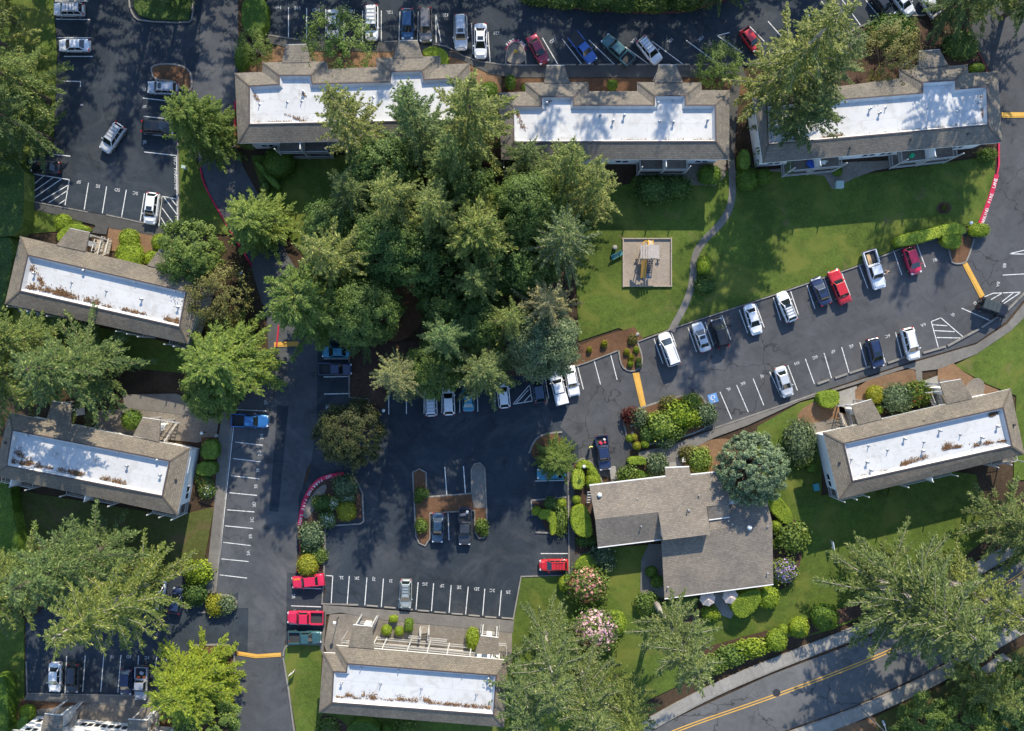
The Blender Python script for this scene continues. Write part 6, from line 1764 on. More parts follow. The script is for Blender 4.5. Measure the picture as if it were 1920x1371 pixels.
# middle left building
S(119, 417, 15, 'yew', 'small clipped round shrub above the middle left building', 1.6)
hedge([(105, 452), (110, 432), (128, 420), (152, 420), (168, 430), (150, 432), (130, 430), (120, 448)], 1.5, 'yew', 'crescent clipped hedge along the porch of the middle left building')
S(243, 449, 19, 'yew', 'clipped round shrub nearest the car park above the middle left building', 1.7)
S(244, 479, 26, 'yew', 'largest clipped dome shrub above the middle left building', 1.9)
S(301, 455, 16, 'yew', 'right hand clipped round shrub above the middle left building', 1.6)
S(288, 484, 18, 'yew', 'clipped round shrub tucked against the right porch of the middle left building', 1.6, ry=14)
S(248, 787, 19, 'yew_dark', 'clipped round shrub beside the porch of the lower left building', 1.9)
hedge([(378, 826), (408, 824), (408, 862), (375, 862)], 1.4, 'yew_dark', 'upper boxy hedge beside the footpath at the lower left building')
hedge([(369, 866), (406, 866), (404, 893), (366, 893)], 1.3, 'yew_dark', 'lower boxy hedge beside the footpath at the lower left building')
S(383, 902, 14, 'leaf_dark', 'small bush with red flowers under the boxy hedges', 1.0, 'loose', flower='fl_red', nfl=60)
S(388, 918, 14, 'leaf_mid', 'small bush with cream flowers under the boxy hedges', 1.0, 'loose', flower='fl_white', nfl=90)
hedge([(-20, 905), (18, 905), (22, 950), (34, 1005), (36, 1080), (-20, 1090)], 2.2, 'yew_dark', 'tall hedge on the left edge below the lower left building')
hedge([(-20, 300), (44, 296), (44, 400), (38, 440), (-20, 445)], 2.6, 'leaf_dark', 'tall dark hedge on the left edge above the middle left building')
hedge([(-20, 445), (30, 445), (8, 570), (-20, 640)], 2.4, 'leaf_dark', 'dark hedge at the left end of the middle left building')
S(372, 1072, 24, 'yew', 'bright green shrub beside the footpath at lower left', 1.7, 'loose', ry=20)
S(380, 1090, 10, 'yew', 'small round shrub beside the bright green shrub at lower left', 1.0)
S(366, 1112, 20, 'leaf_dark', 'dark green shrub at the end of the lower left bed', 1.4, 'loose')
S(404, 1134, 15, 'yew_gold', 'golden shrub on the small oval island', 1.2, 'loose', ry=18)
S(424, 1134, 14, 'leaf_blue', 'grey green shrub on the small oval island', 1.2, 'wild')
S(52, 1336, 15, 'yew', 'clipped yellow green shrub at the bottom left building', 1.2)
hedge([(34, 1345), (56, 1340), (46, 1371), (28, 1371)], 1.4, 'yew_dark', 'boxy hedge beside the bottom left building')
hedge([(-20, 1270), (14, 1270), (14, 1400), (-20, 1400)], 2.2, 'yew_dark', 'tall hedge at the bottom left edge')
S(418, 1330, 16, 'leaf_brown', 'bronze shrub under the lime green tree at the bottom', 1.0, 'wild')
# top
hedge([(454, -10), (500, -10), (499, 62), (452, 62)], 1.8, 'yew_dark', 'square dark hedge between the lane and the top stalls')
hedge([(248, 10), (252, -15), (356, -15), (356, 34), (346, 38), (264, 34)], .35, 'leaf_dark', 'low dark ground cover on the oval island at the top', sm=1)
S(455, 112, 14, 'yew_dark', 'clipped shrub at the upper left corner of the upper left building', 1.6, ry=22)
hedge([(792, 92), (812, 86), (834, 92), (842, 108), (838, 122), (826, 120), (820, 106), (794, 104)], 1.4, 'yew', 'crescent hedge right of the second porch at the top')
S(957, 155, 10, 'yew_dark', 'small clipped shrub left of the upper middle building', 1.3, ry=14)
S(1148, 160, 10, 'yew_dark', 'small clipped shrub between the porches of the upper middle building', 1.1)
S(918, 170, 16, 'yew_dark', 'dark shrub left of the upper middle building under the olive conifer', 1.3)
S(985, 165, 7, 'yew_dark', 'tiny shrub at the left porch of the upper middle building', .9)
S(523, 306, 29, 'yew_dark', 'big round clipped shrub at the balcony of the upper left building', 2.1)
hedge([(474, 306), (484, 300), (528, 348), (520, 360)], 1.1, 'yew_dark', 'diagonal hedge by the stalls below the upper left building')
S(497, 350, 10, 'leaf_dark', 'small dark shrub beside the ticked stalls left of the grove', .9)
S(1330, 329, 23, 'yew_dark', 'round clipped shrub left of the footpath at the upper middle building', 1.8, ry=19)
S(1268, 352, 26, 'leaf_dark', 'right half of the dark rounded bush below the balcony', 1.8, 'loose', ry=20)
S(1225, 355, 32, 'leaf_dark', 'left half of the dark rounded bush below the balcony', 1.9, 'loose', ry=24)
S(983, 335, 18, 'leaf_dark', 'dark round shrub in shade at the left balcony of the upper middle building', 1.6)
S(1400, 338, 20, 'yew_dark', 'left round clipped shrub at the left end of the upper right building', 1.7)
S(1432, 332, 15, 'yew_dark', 'right round clipped shrub at the left end of the upper right building', 1.5)
hedge([(1387, 280), (1406, 280), (1408, 318), (1386, 318)], 1.5, 'yew_dark', 'narrow hedge between footpath and the upper right building')
S(1570, 322, 9, 'yew_dark', 'small shrub at the left balcony of the upper right building', .9)
S(1850, 290, 14, 'leaf_mid', 'loose green bush at the right end of the upper right building', .9, 'wild', ry=9)
S(1830, 128, 15, 'yew_dark', 'round shrub beside the porch at the upper right', 1.2, ry=8)
S(1672, 60, 42, 'leaf_dark', 'broad dark rounded bush above the olive brown tree at upper right', 1.8, 'loose', ry=28)
S(1800, 85, 30, 'leaf_dark', 'dark low bush under the conifers at the top right', 1.0, 'loose', ry=24)
for x, y, w_, wh in ((1010, -8, 26, 'leftmost, above the wine red saloon'), (1060, -2, 30, 'above stall 12D'), (1115, 2, 28, 'above the blue pickup'), (1170, 4, 30, 'above the dusty teal pickup'), (1225, 5, 30, 'above the pearl white car'), (1285, 2, 30, 'rightmost, above stall 10L')):
    S(x, y, w_, 'leaf_dark', 'dark low bush of the top edge planting, ' + wh, 1.0, 'wild', ry=16, grp='dark bushes along the top edge')
# lawn and right hand lot
S(1319, 497, 13, 'yew', 'clipped square topped shrub beside the winding footpath', 1.5, ry=16, sq=4.0)
S(1322, 536, 18, 'leaf_dark', 'dark low round shrub below the clipped one beside the winding footpath', .9, 'loose', ry=14)
hedge([(1676, 452), (1690, 440), (1740, 430), (1778, 420), (1790, 416), (1812, 424), (1812, 440), (1776, 440), (1730, 455), (1686, 464)], 1.3, 'yew', 'long clipped hedge along the end of the big lawn')
hedge([(1780, 425), (1803, 430), (1804, 466), (1778, 464), (1764, 446)], 1.25, 'yew', 'stem of the T shaped hedge at the end of the big lawn')
S(1834, 432, 21, 'yew', 'clipped oval shrub at the lane end of the long hedge', 1.3, ry=13)
for i, (x, y, c_) in enumerate(((1175, 660, 'yew_gold'), (1193, 656, 'yew'), (1184, 670, 'yew_gold'), (1182, 682, 'yew'), (1197, 676, 'leaf_mid'), (1198, 684, 'leaf_blue'))):
    S(x, y, 4.5, c_, ['golden tuft at the left of the rounded island', 'yellow green tuft at the top of the rounded island', 'golden tuft in the middle of the rounded island', 'green tuft low on the left of the rounded island', 'dark green tuft at the right of the rounded island', 'blue green tuft at the lower right of the rounded island'][i], .5, 'wild')
S(1186, 637, 7, 'leaf_brown', 'bronze tuft in the mulch bed above the rounded island', .5, 'wild')
S(1133, 645, 5, 'yew_gold', 'yellow flowering tuft in the middle of the mulch bed by the lawn', .6, 'wild', flower='fl_yellow', nfl=60)
S(1105, 656, 4, 'yew_gold', 'small yellow flowering tuft at the left of the mulch bed by the lawn', .5, 'wild', flower='fl_yellow', nfl=60)
S(1771, 390, 5, 'leaf_brown', 'small tan tuft in the dark round bed on the big lawn', .5, 'wild', flower='fl_yellow', nfl=60)
# boulder island
I_ = [(1182, 780, 13, 'leaf_red', 'dark red leaved shrub at the left tip of the planted island', 1.1, 'wild'),
 (1197, 783, 14, 'leaf_blue', 'blue green shrub beside the dark red one on the planted island', 1.2, 'wild'),
 (1224, 786, 10, 'yew', 'small lime shrub in the middle of the planted island', 1.0, 'loose'),
 (1243, 797, 24, 'leaf_bright', 'large bright green shrub in the middle of the planted island', 1.8, 'loose'),
 (1277, 776, 24, 'yew', 'large lime green shrub in the upper right of the planted island', 1.8, 'loose'),
 (1300, 783, 15, 'yew', 'lime green shrub beside the largest one on the planted island', 1.5, 'loose'),
 (1296, 757, 15, 'leaf_mid', 'spiky mid green shrub at the top right of the planted island', 1.3, 'wild'),
 (1322, 776, 19, 'leaf_blue', 'grey green shrub at the right end of the planted island', 1.5, 'loose'),
 (1217, 814, 15, 'leaf_dark', 'dark green shrub low in the planted island', 1.1, 'loose'),
 (1262, 806, 17, 'leaf_mid', 'tawny green shrub below the bright one on the planted island', 1.2, 'wild'),
 (1248, 824, 14, 'leaf_blue', 'blue green shrub at the lower edge of the planted island', 1.0, 'wild'),
 (1255, 760, 14, 'leaf_brown', 'bronze low shrub along the upper edge of the planted island', .7, 'wild'),
 (1180, 822, 7, 'yew', 'clipped left one of four small domes on the planted island', .9, 'round'),
 (1188, 820, 7, 'yew_gold', 'clipped top one of four small domes on the planted island', .9, 'round'),
 (1194, 836, 8, 'yew_gold', 'clipped bottom one of four small domes on the planted island', .9, 'round'),
 (1209, 832, 8, 'yew', 'clipped right one of four small domes on the planted island', .9, 'round')]
for x, y, r_, c_, lb, h_, st in I_: S(x, y, r_, c_, lb, h_, st)
# clubhouse planting
hedge([(1176, 862), (1186, 856), (1212, 858), (1214, 870), (1196, 872), (1178, 870)], 1.1, 'yew', 'clipped oval hedge by the clubhouse drive')
hedge([(1178, 876), (1196, 880), (1226, 892), (1214, 897), (1190, 892)], .8, 'yew_dark', 'dark clipped hedge lying diagonally by the clubhouse drive')
S(1178, 893, 16, 'leaf_mid', 'loose green shrub at the clubhouse wall near the concrete slab', 1.3, 'wild')
S(1232, 872, 18, 'leaf_blue', 'blue green shrub left of the clubhouse entrance', 1.6, 'loose', ry=20)
S(1290, 852, 13, 'leaf_brown', 'tawny shrub right of the clubhouse entrance', 1.0, 'wild')
S(1312, 862, 19, 'leaf_bright', 'bright green shrub between clubhouse entrance and domed tree', 1.4, 'loose', ry=22)
hedge([(1073, 880), (1096, 880), (1096, 918), (1072, 918)], 1.2, 'yew', 'square clipped hedge at the walk left of the clubhouse')
hedge([(1080, 873), (1092, 862), (1106, 866), (1118, 880), (1126, 898), (1122, 900), (1110, 884), (1098, 876), (1084, 880)], 1.0, 'yew', 'curved clipped hedge around the globe lamp')
S(1112, 901, 14, 'yew', 'clipped rounded shrub under the globe lamp', 1.1, sq=3.0)
S(1109, 885, 9, 'yew', 'small clipped shrub right of the globe lamp', 1.0)
hedge([(1070, 960), (1080, 948), (1096, 948), (1106, 965), (1112, 1000), (1104, 1010), (1082, 1004), (1070, 985)], 1.7, 'yew', 'big rounded hedge along the west gable of the clubhouse')
S(1081, 937, 8, 'yew', 'small clipped shrub above the big rounded hedge at the west gable', .9)
hedge([(1010, 957), (1030, 955), (1044, 964), (1044, 1000), (1032, 1006), (1030, 974), (1010, 974)], 1.0, 'yew', 'clipped L shaped hedge in the bed beside the stalls')
S(1006, 958, 9, 'yew', 'clipped round shrub at the left of the L shaped hedge', .9)
S(1053, 943, 9, 'yew', 'clipped round shrub at the top right of the L shaped hedge', .9)
S(1033, 946, 12, 'leaf_dark', 'dark shrub behind the L shaped hedge', .8, 'loose')
S(1052, 975, 10, 'leaf_mid', 'loose shrub right of the L shaped hedge', .8, 'wild', ry=22)
S(1128, 1042, 17, 'leaf_blue', 'blue spruce shrub below the west wing of the clubhouse', 1.4, 'wild')
S(1136, 1058, 13, 'leaf_blue', 'spiky pale shrub on the lawn below the west wing', 1.0, 'wild')
hedge([(1076, 1062), (1092, 1042), (1112, 1040), (1120, 1056), (1112, 1068), (1084, 1072)], 1.2, 'yew', 'slanted clipped hedge beside the coral flowering bush')
S(1060, 1094, 13, 'yew', 'clipped shrub left of the coral flowering bush', 1.2, ry=15)
S(1100, 1015, 18, 'leaf_dark', 'dark shrub under the corner of the west wing', .9, 'loose', ry=9)
S(1101, 1097, 35, 'leaf_mid', 'coral pink flowering bush on the clubhouse lawn', 2.2, 'loose', ry=32, flower='fl_coral', nfl=330, nm='flowering_bush', cat='bush')
S(1117, 1182, 38, 'leaf_mid', 'large pale pink flowering bush on the clubhouse lawn', 2.3, 'loose', flower='fl_pink', nfl=900, nm='flowering_bush', cat='bush')
S(1130, 1208, 18, 'leaf_mid', 'mauve flowering bush at the foot of the pale pink one', 1.0, 'loose', ry=10, flower='fl_purple', nfl=240, nm='flowering_bush', cat='bush')
S(1148, 1168, 26, 'yew', 'clipped yellow green shrub against the pale pink flowering bush', 1.5, ry=24)
S(1472, 1070, 21, 'leaf_mid', 'mauve and white flowering bush at the right end of the clubhouse', 1.6, 'loose', flower='fl_purple', nfl=700, nm='flowering_bush', cat='bush')
S(1486, 1008, 24, 'leaf_mid', 'loose green shrub by the right end of the clubhouse', 1.4, 'wild', ry=22)
S(1455, 986, 11, 'yew', 'small clipped shrub against the right end of the clubhouse', 1.1)
S(1450, 1020, 7, 'leaf_mid', 'small red flowering shrub at the right wall of the clubhouse', .8, 'wild', flower='fl_red', nfl=60)
hedge([(1436, 930), (1450, 924), (1466, 936), (1486, 962), (1488, 980), (1474, 984), (1456, 970), (1440, 950)], 1.2, 'yew', 'clipped hedge curving around the upper right corner of the clubhouse')
S(1425, 925, 10, 'leaf_brown', 'tawny shrub under the domed tree at the clubhouse corner', .9, 'wild')
hedge([(1370, 1140), (1378, 1122), (1400, 1110), (1424, 1104), (1428, 1120), (1424, 1136), (1404, 1156), (1384, 1160)], 2.1, 'yew', 'large lumpy clipped hedge right of the patio')
S(1440, 1120, 21, 'yew', 'clipped shrub at the right end of the lumpy patio hedge', 1.9, ry=20)
hedge([(1240, 1132), (1305, 1120), (1308, 1140), (1250, 1150)], .7, 'leaf_mid', 'low green ground cover along the lower clubhouse wall', sm=0)
S(1215, 1132, 20, 'leaf_mid', 'rounded green shrub at the foot of the pale stem', 1.4, 'loose')
S(1332, 1150, 15, 'yew', 'green shrub below the left patio parasol', .9, 'loose', ry=12)
S(1221, 1072, 11, 'yew_dark', 'upper clipped shrub in the sunken corner of the clubhouse', 1.0)
S(1232, 1090, 12, 'yew_dark', 'lower clipped shrub in the sunken corner of the clubhouse', 1.1)
# road border
for i, (x, y, r_, c_) in enumerate(((1456, 1200, 20, 'yew'), (1468, 1180, 10, 'yew'), (1498, 1176, 19, 'yew'), (1546, 1156, 25, 'yew_dark'))):
    S(x, y, r_, c_, ['bright round clipped shrub along the road border, nearest the kerb', 'smallest round clipped shrub along the road border', 'middle round clipped shrub along the road border', 'largest darker round clipped shrub along the road border'][i], r_ / 12)
S(1410, 1214, 24, 'yew', 'loose yellow green shrub left of the round shrubs along the road', 1.2, 'wild', ry=14)
S(1372, 1228, 22, 'leaf_mid', 'loose green shrub along the road border near the tall pale stem', 1.1, 'wild', ry=16)
S(1335, 1245, 22, 'leaf_mid', 'loose green shrub beneath the tall conifer along the road', 1.1, 'wild', ry=16)
hedge([(1440, 1184), (1480, 1172), (1500, 1190), (1450, 1200)], .4, 'leaf_mid', 'low ground cover under the round shrubs by the road', sm=1)
# lower right building
S(1499, 827, 25, 'leaf_blue', 'large dark rhododendron bush at the left end of the lower right building', 2.1, 'loose', ry=36, nm='rhododendron', cat='bush')
S(1506, 858, 17, 'leaf_mid', 'orange flowering bush below the large rhododendron at the left end of the lower right building', 1.4, 'loose', flower='fl_coral', nfl=60)
S(1521, 876, 11, 'yew_dark', 'small round clipped shrub at the left wall of the lower right building', 1.1)
hedge([(1533, 741), (1545, 734), (1572, 731), (1576, 752), (1566, 764), (1550, 766), (1538, 758)], 1.4, 'yew', 'clipped D shaped hedge by the stairs of the lower right building')
S(1640, 740, 17, 'yew_gold', 'clipped golden dome shrub by the lower right building', 1.5)
S(1648, 767, 8, 'yew', 'small clipped shrub by the first porch of the lower right building', .9)
S(1681, 747, 25, 'leaf_blue', 'large grey green rhododendron between the porches of the lower right building', 1.8, 'loose')
S(1722, 737, 21, 'leaf_mid', 'red flowering rhododendron between the porches of the lower right building', 1.7, 'loose', flower='fl_red', nfl=60, nm='flowering_bush', cat='bush')
S(1657, 920, 9, 'leaf_mid', 'small pink flowering shrub under the eave of the lower right building', .7, 'wild', flower='fl_pink', nfl=60)
# central islands
S(647, 911, 20, 'leaf_blue', 'large round blue green shrub at the top of the pear shaped island', 1.6, 'loose')
S(650, 959, 18, 'yew_gold', 'golden round shrub on the pear shaped island', 1.4)
S(604, 943, 17, 'leaf_dark', 'dark green shrub on the pear shaped island', 1.1, 'loose', ry=14)
S(624, 944, 12, 'leaf_mid', 'left white flowering bush on the pear shaped island', .9, 'loose', flower='fl_white', nfl=240)
S(650, 934, 14, 'leaf_mid', 'right white flowering bush on the pear shaped island', .9, 'loose', ry=10, flower='fl_white', nfl=240)
S(614, 974, 14, 'leaf_mid', 'lower white flowering bush on the pear shaped island', .9, 'loose', flower='fl_white', nfl=240)
S(584, 1004, 21, 'leaf_blue', 'round blue green shrub below the pear shaped island', 1.6, 'loose', ry=23)
S(578, 1028, 12, 'leaf_dark', 'dark low shrub between the blue green and golden shrubs', .8, 'wild')
S(597, 1042, 13, 'leaf_mid', 'mid green shrub between the blue green and golden shrubs', .9, 'wild')
S(577, 1059, 20, 'yew_gold', 'golden round shrub above the red classic coupe', 1.5)
S(790, 925, 12, 'leaf_mid', 'green shrub on the upper left arm of the H shaped island', .9, 'loose', ry=10)
S(784, 936, 7, 'leaf_mid', 'small green shrub just under the upper left one on the H shaped island', .7, 'loose')
S(790, 986, 11, 'leaf_mid', 'green shrub on the lower left arm of the H shaped island', .9, 'loose', ry=12)
S(903, 986, 10, 'leaf_mid', 'green shrub on the lower right arm of the H shaped island', .8, 'wild')
S(908, 998, 6, 'leaf_mid', 'smallest shrub on the lower right arm of the H shaped island', .5, 'wild')
# bottom centre building
S(738, 1160, 8, 'yew', 'clipped boxy shrub nearest the footpath above the bottom centre building', .9, ry=6.5, sq=4.0)
S(725, 1181, 10, 'yew', 'left clipped ball above the gallery of the bottom centre building', 1.0)
S(749, 1183, 9, 'yew', 'right clipped ball above the gallery of the bottom centre building', .9)
S(767, 1172, 8, 'yew_dark', 'tall clipped box shrub above the gallery of the bottom centre building', 1.1, ry=13, sq=4.5)
S(886, 1197, 13, 'yew', 'tall oval clipped shrub beside the right porch of the bottom centre building', 1.7, ry=21)
hedge([(652, 1352), (710, 1356), (712, 1400), (652, 1400)], 1.6, 'yew_dark', 'boxy hedge below the bottom centre building')
S(725, 1366, 10, 'yew_dark', 'clipped round shrub right of the boxy hedge at the bottom', 1.1)
S(758, 1364, 14, 'leaf_mid', 'loose shrub at the bottom edge below the bottom centre building', 1.0, 'wild')
S(614, 1366, 16, 'leaf_mid', 'magenta flowering shrub at the bottom edge beside the corner lawn', .9, 'wild', flower='fl_magenta', nfl=60)
S(480, 108, 6, 'leaf_brown', 'tiny bronze shrub near the wispy tree with a pale stem', .5, 'wild')
# ------------------------------------------------------------------ play structure
ps = thing('play_structure', 'wooden play tower with yellow slide and dark climbing ladder on wood chips', 'play structure', W(1214, 495))
M['yellow_plastic'] = plain('yellow plastic', (.62, .33, .06), .4)
M['orange_plastic'] = plain('orange yellow plastic', (.75, .4, .02), .35)
M['blue_net'] = plain('dark blue net climber', (.04, .06, .1), .6)
M['roof_board'] = plain('grey weathered boards', (.38, .34, .31), .8, var=.25, vs=5)
def PW(zx, zy, z): return W(1130 + zx / 10.54, 430 + zy / 10.54, z)
c = PW(935, 445, 2.9)
for i in range(8):
    t0 = -1.3 + i * .325; zz = 3.35 - abs(t0 + .16) * .42
    m_ = MB(); m_.box((c.x + t0 + .16, c.y + random.uniform(-.04, .04), zz), (.3, 1.85, .04)); part('roof_board', m_, M['roof_board'], ps)
for sx in (-1, 1):
    for sy in (-1, 1):
        m_ = MB(); m_.bar((c.x + sx * .8, c.y + sy * .75, -.1), (c.x + sx * .8, c.y + sy * .75, 2.95), .11); part('post', m_, M['wood'], ps)
m_ = MB(); m_.box((c.x, c.y, 1.45), (1.75, 1.6, .08)); part('platform', m_, M['wood'], ps)
m_ = MB(); m_.bar((c.x - 1.55, c.y - .95, 2.5), (c.x + 1.75, c.y - .95, 2.5), .1); part('swing_beam', m_, M['wood'], ps)
# slide
sl = MB(); a = Vector((c.x - .55, c.y - .85, 1.5)); b = PW(795, 960, .25)
d = (b - a).normalized(); n = d.cross(UPV).normalized()
sl.bar(a, b, .62, .05); sd_ = part('slide', sl, M['yellow_plastic'], ps)
for s in (-1, 1):
    m_ = MB(); m_.bar(a + n * (.33 * s) + UPV * .08, b + n * (.33 * s) + UPV * .08, .06, .2); part('slide_edge', m_, M['orange_plastic'], ps, sd_)
# climbing ladder
a = Vector((c.x + .28, c.y - .9, 1.5)); b = PW(905, 965, .05); d = (b - a); n = Vector((-d.y, d.x, 0)).normalized()
lad = MB()
for s in (-1, 0, 1): lad.bar(a + n * .38 * s, b + n * .38 * s, .07)
ld = part('climbing_frame', lad, M['blue_net'], ps)
for k in range(11):
    p = a.lerp(b, k / 10); m_ = MB(); m_.bar(p - n * .4, p + n * .4, .1); part('rung', m_, M['blue_net'] if k < 8 else M['metal'], ps, ld)
# steering ring and ramp at the back
rb = MB(); p = PW(858, 300, 2.2)
pts = [(p.x + .42 * math.cos(t), p.y + .05 + .42 * math.sin(t), 2.2) for t in np.linspace(0, 2 * math.pi, 17)]
rb.tube(pts, .06, 6, False); part('steering_ring', rb, M['orange_plastic'], ps)
rp = MB(); a = Vector((c.x + .3, c.y + .85, 1.45)); b = PW(945, 215, .1); rp.bar(a, b, .55, .05); rpo = part('ramp', rp, M['wood'], ps)
for s in (-1, 1):
    m_ = MB(); m_.bar(a + Vector((.33 * s, 0, .1)), b + Vector((.33 * s, 0, .1)), .07, .12); part('ramp_rail', m_, M['orange_plastic'], ps, rpo)
# two spring toys beside the tower
for (zx, zy, lab) in ((675, 600, 'small spring toy left of the slide'), (1097, 605, 'small spring toy right of the climbing ladder')):
    p = PW(zx, zy, .3); t = thing('spring_toy', lab + ' on the wood chips', 'spring toy', (p.x, p.y, .09))
    m_ = MB(); m_.lathe((p.x, p.y, .05), [(.12, 0), (.1, .1), (.12, .2), (.1, .3)], 10); part('spring', m_, M['dark_metal'], t)
    m_ = MB(); m_.bar((p.x - .25, p.y, .45), (p.x + .25, p.y, .45), .12, .16); m_.bar((p.x + .12, p.y - .18, .6), (p.x + .12, p.y + .18, .6), .05); part('seat', m_, M['dark_metal'], t)
# bench and bin
M['teal_paint'] = plain('teal painted bench', (.05, .25, .28), .5)
p = W(1155, 478); be = thing('park_bench', 'teal slatted bench beside the play area', 'bench', (p.x, p.y, .07), R(28))
for i in range(4):
    m_ = MB(); m_.box((0, -.02 - i * .12, .45), (1.7, .09, .04)); link('seat_slat', m_.mesh('seat_slat'), be, M['teal_paint'])
for i in range(3):
    m_ = MB(); m_.box((0, .1 + i * .03, .58 + i * .13), (1.7, .03, .1)); link('back_slat', m_.mesh('back_slat'), be, M['teal_paint'])
for s in (-1, 1):
    m_ = MB(); m_.box((s * .7, -.4, .22), (.06, .06, .44)); m_.box((s * .7, .08, .42), (.06, .06, .86)); m_.box((s * .7, -.16, .42), (.06, .5, .05)); link('leg', m_.mesh('leg'), be, M['dark_metal'])
p = W(1153, 464, .9); bn = thing('litter_bin', 'round litter bin with pale lid above the teal bench', 'litter bin', (p.x, p.y, .07))
m_ = MB(); m_.lathe((p.x, p.y, .07), [(.24, 0), (.28, .05), (.3, .8), (.27, .82)], 16); part('bin_body', m_, M['dark_metal'], bn)
m_ = MB(); m_.lathe((p.x, p.y, .88), [(.33, 0), (.33, .05), (.22, .14), (.1, .17)], 16); part('lid', m_, M['concrete'], bn)

# ------------------------------------------------------------------ small things
M['globe'] = plain('white globe', (.8, .8, .78), .3)
def lamp(px, py, label, h=2.6):
    p = W(px, py, h); t = thing('garden_lamp', label, 'lamp post', (p.x, p.y, 0))
    m_ = MB(); m_.lathe((p.x, p.y, 0), [(.12, 0), (.07, .15), (.05, .3), (.05, h - .25), (.12, h - .2)], 10); part('post', m_, M['dark_metal'], t)
    bm = bmesh.new(); bmesh.ops.create_uvsphere(bm, u_segments=14, v_segments=9, radius=.23); me = bpy.data.meshes.new('globe'); bm.to_mesh(me); bm.free()
    me.polygons.foreach_set('use_smooth', [True] * len(me.polygons)); link('globe', me, t, M['globe'], (0, 0, h))
lamp(1095, 875, 'white globe lamp standing in the curved clipped hedge')
lamp(452, 511, 'white globe lamp at the red kerb beside the grove')
lamp(627, 1168, 'white globe lamp in the gravel by the bottom centre building')
lamp(1821, 418, 'white globe lamp at the lane end of the long lawn hedge')
lamp(719, 770, 'white globe lamp between the bronze green tree and the yellowish conifer', 1.2)
lamp(378, 812, 'white globe lamp by the boxy hedges at the footpath', 1.4)
# hydrants
M['hydrant_yellow'] = plain('yellow hydrant paint', (.6, .42, .04), .5)
def hydrant(px, py, label):
    p = W(px, py, .5); t = thing('fire_hydrant', label, 'fire hydrant', (p.x, p.y, .1))
    m_ = MB(); m_.lathe((p.x, p.y, .05), [(.2, 0), (.2, .05), (.14, .08), (.14, .5), (.18, .52), (.18, .58), (.12, .68), (.04, .75)], 12); part('barrel', m_, M['hydrant_yellow'], t)
    for a in (0, 2.1, 4.2):
        m_ = MB(); m_.bar((p.x, p.y, .42), (p.x + .28 * math.cos(a), p.y + .28 * math.sin(a), .42), .13); part('outlet_cap', m_, M['hydrant_yellow'], t)
hydrant(967, 96, 'yellow fire hydrant on the small rounded island in the top lot')
hydrant(402, 1226, 'yellow fire hydrant on the mulch corner at lower left')
sheet('island_top', [(951, 120), (951, 100), (957, 86), (966, 81), (977, 86), (984, 100), (984, 120)], .13, M['gravel'], 1)
rr_ = MB(); arc = chaikin([(947, 92), (954, 80), (966, 73), (979, 79), (988, 94)], 2, False); P1 = WL(arc); c0 = W(967, 98)
rr_.prism([p for p in P1] + [c0 + (p - c0) * .72 for p in reversed(P1)], None, .02)
struct('painted_kerb_zone', rr_, M['kerb_red'])
# utility boxes and posts
def box_thing(nm, px, py, h, size, deg, mat, label, cat, lid=True):
    p = W(px, py, h); t = thing(nm, label, cat, (p.x, p.y, .05))
    m_ = MB(); m_.box((p.x, p.y, h / 2), (size[0], size[1], h), R(deg), .98); part('cabinet', m_, M[mat], t)
    if lid: m_ = MB(); m_.box((p.x, p.y, h + .03), (size[0] + .08, size[1] + .08, .06), R(deg)); part('lid', m_, M[mat], t)
M['util_green'] = plain('pale green utility enclosure', (.36, .46, .4), .5)
box_thing('utility_box', 1575, 346, .8, (1.0, .95), 0, 'util_green', 'pale green utility box on the lawn below the upper right building', 'utility box')
box_thing('utility_box', 1341, 1001, .5, (.3, .3), 0, 'metal', 'small grey box on the clubhouse link roof edge', 'utility box') if False else None
box_thing('utility_box', 344, 313, 1.0, (.5, .35), -10, 'util_green', 'small green post box on the grass strip by the lane', 'post box')
box_thing('utility_box', 1282, 862, .8, (.4, .6), 5, 'white_wood', 'small white cabinet beside the clubhouse entrance', 'cabinet')
box_thing('mower', 1531, 914, .6, (.7, .9), 10, 'teal_paint', 'teal garden box at the left corner of the lower right building', 'garden box')
def sign(px, py, deg, w, h, label, mat='white_wood'):
    p = W(px, py, 1.0); t = thing('signboard', label, 'sign', (p.x, p.y, .05)); a = R(deg); d = Vector((math.cos(a), math.sin(a), 0))
    for s in (-1, 1):
        m_ = MB(); q = p + d * (s * w * .42); m_.bar((q.x, q.y, 0), (q.x, q.y, 1.3), .08); part('post', m_, M['wood'], t)
    m_ = MB(); m_.bar((p.x - d.x * w / 2, p.y - d.y * w / 2, 1.0), (p.x + d.x * w / 2, p.y + d.y * w / 2, 1.0), .07, h); part('board', m_, M[mat], t)
sign(546, 1263, 40, .9, .6, 'small pale sign on the corner lawn by the bottom centre building')
sign(1562, 1023, 100, 1.2, .7, 'white sign edge on in the lawn left of the bare stemmed conifer')
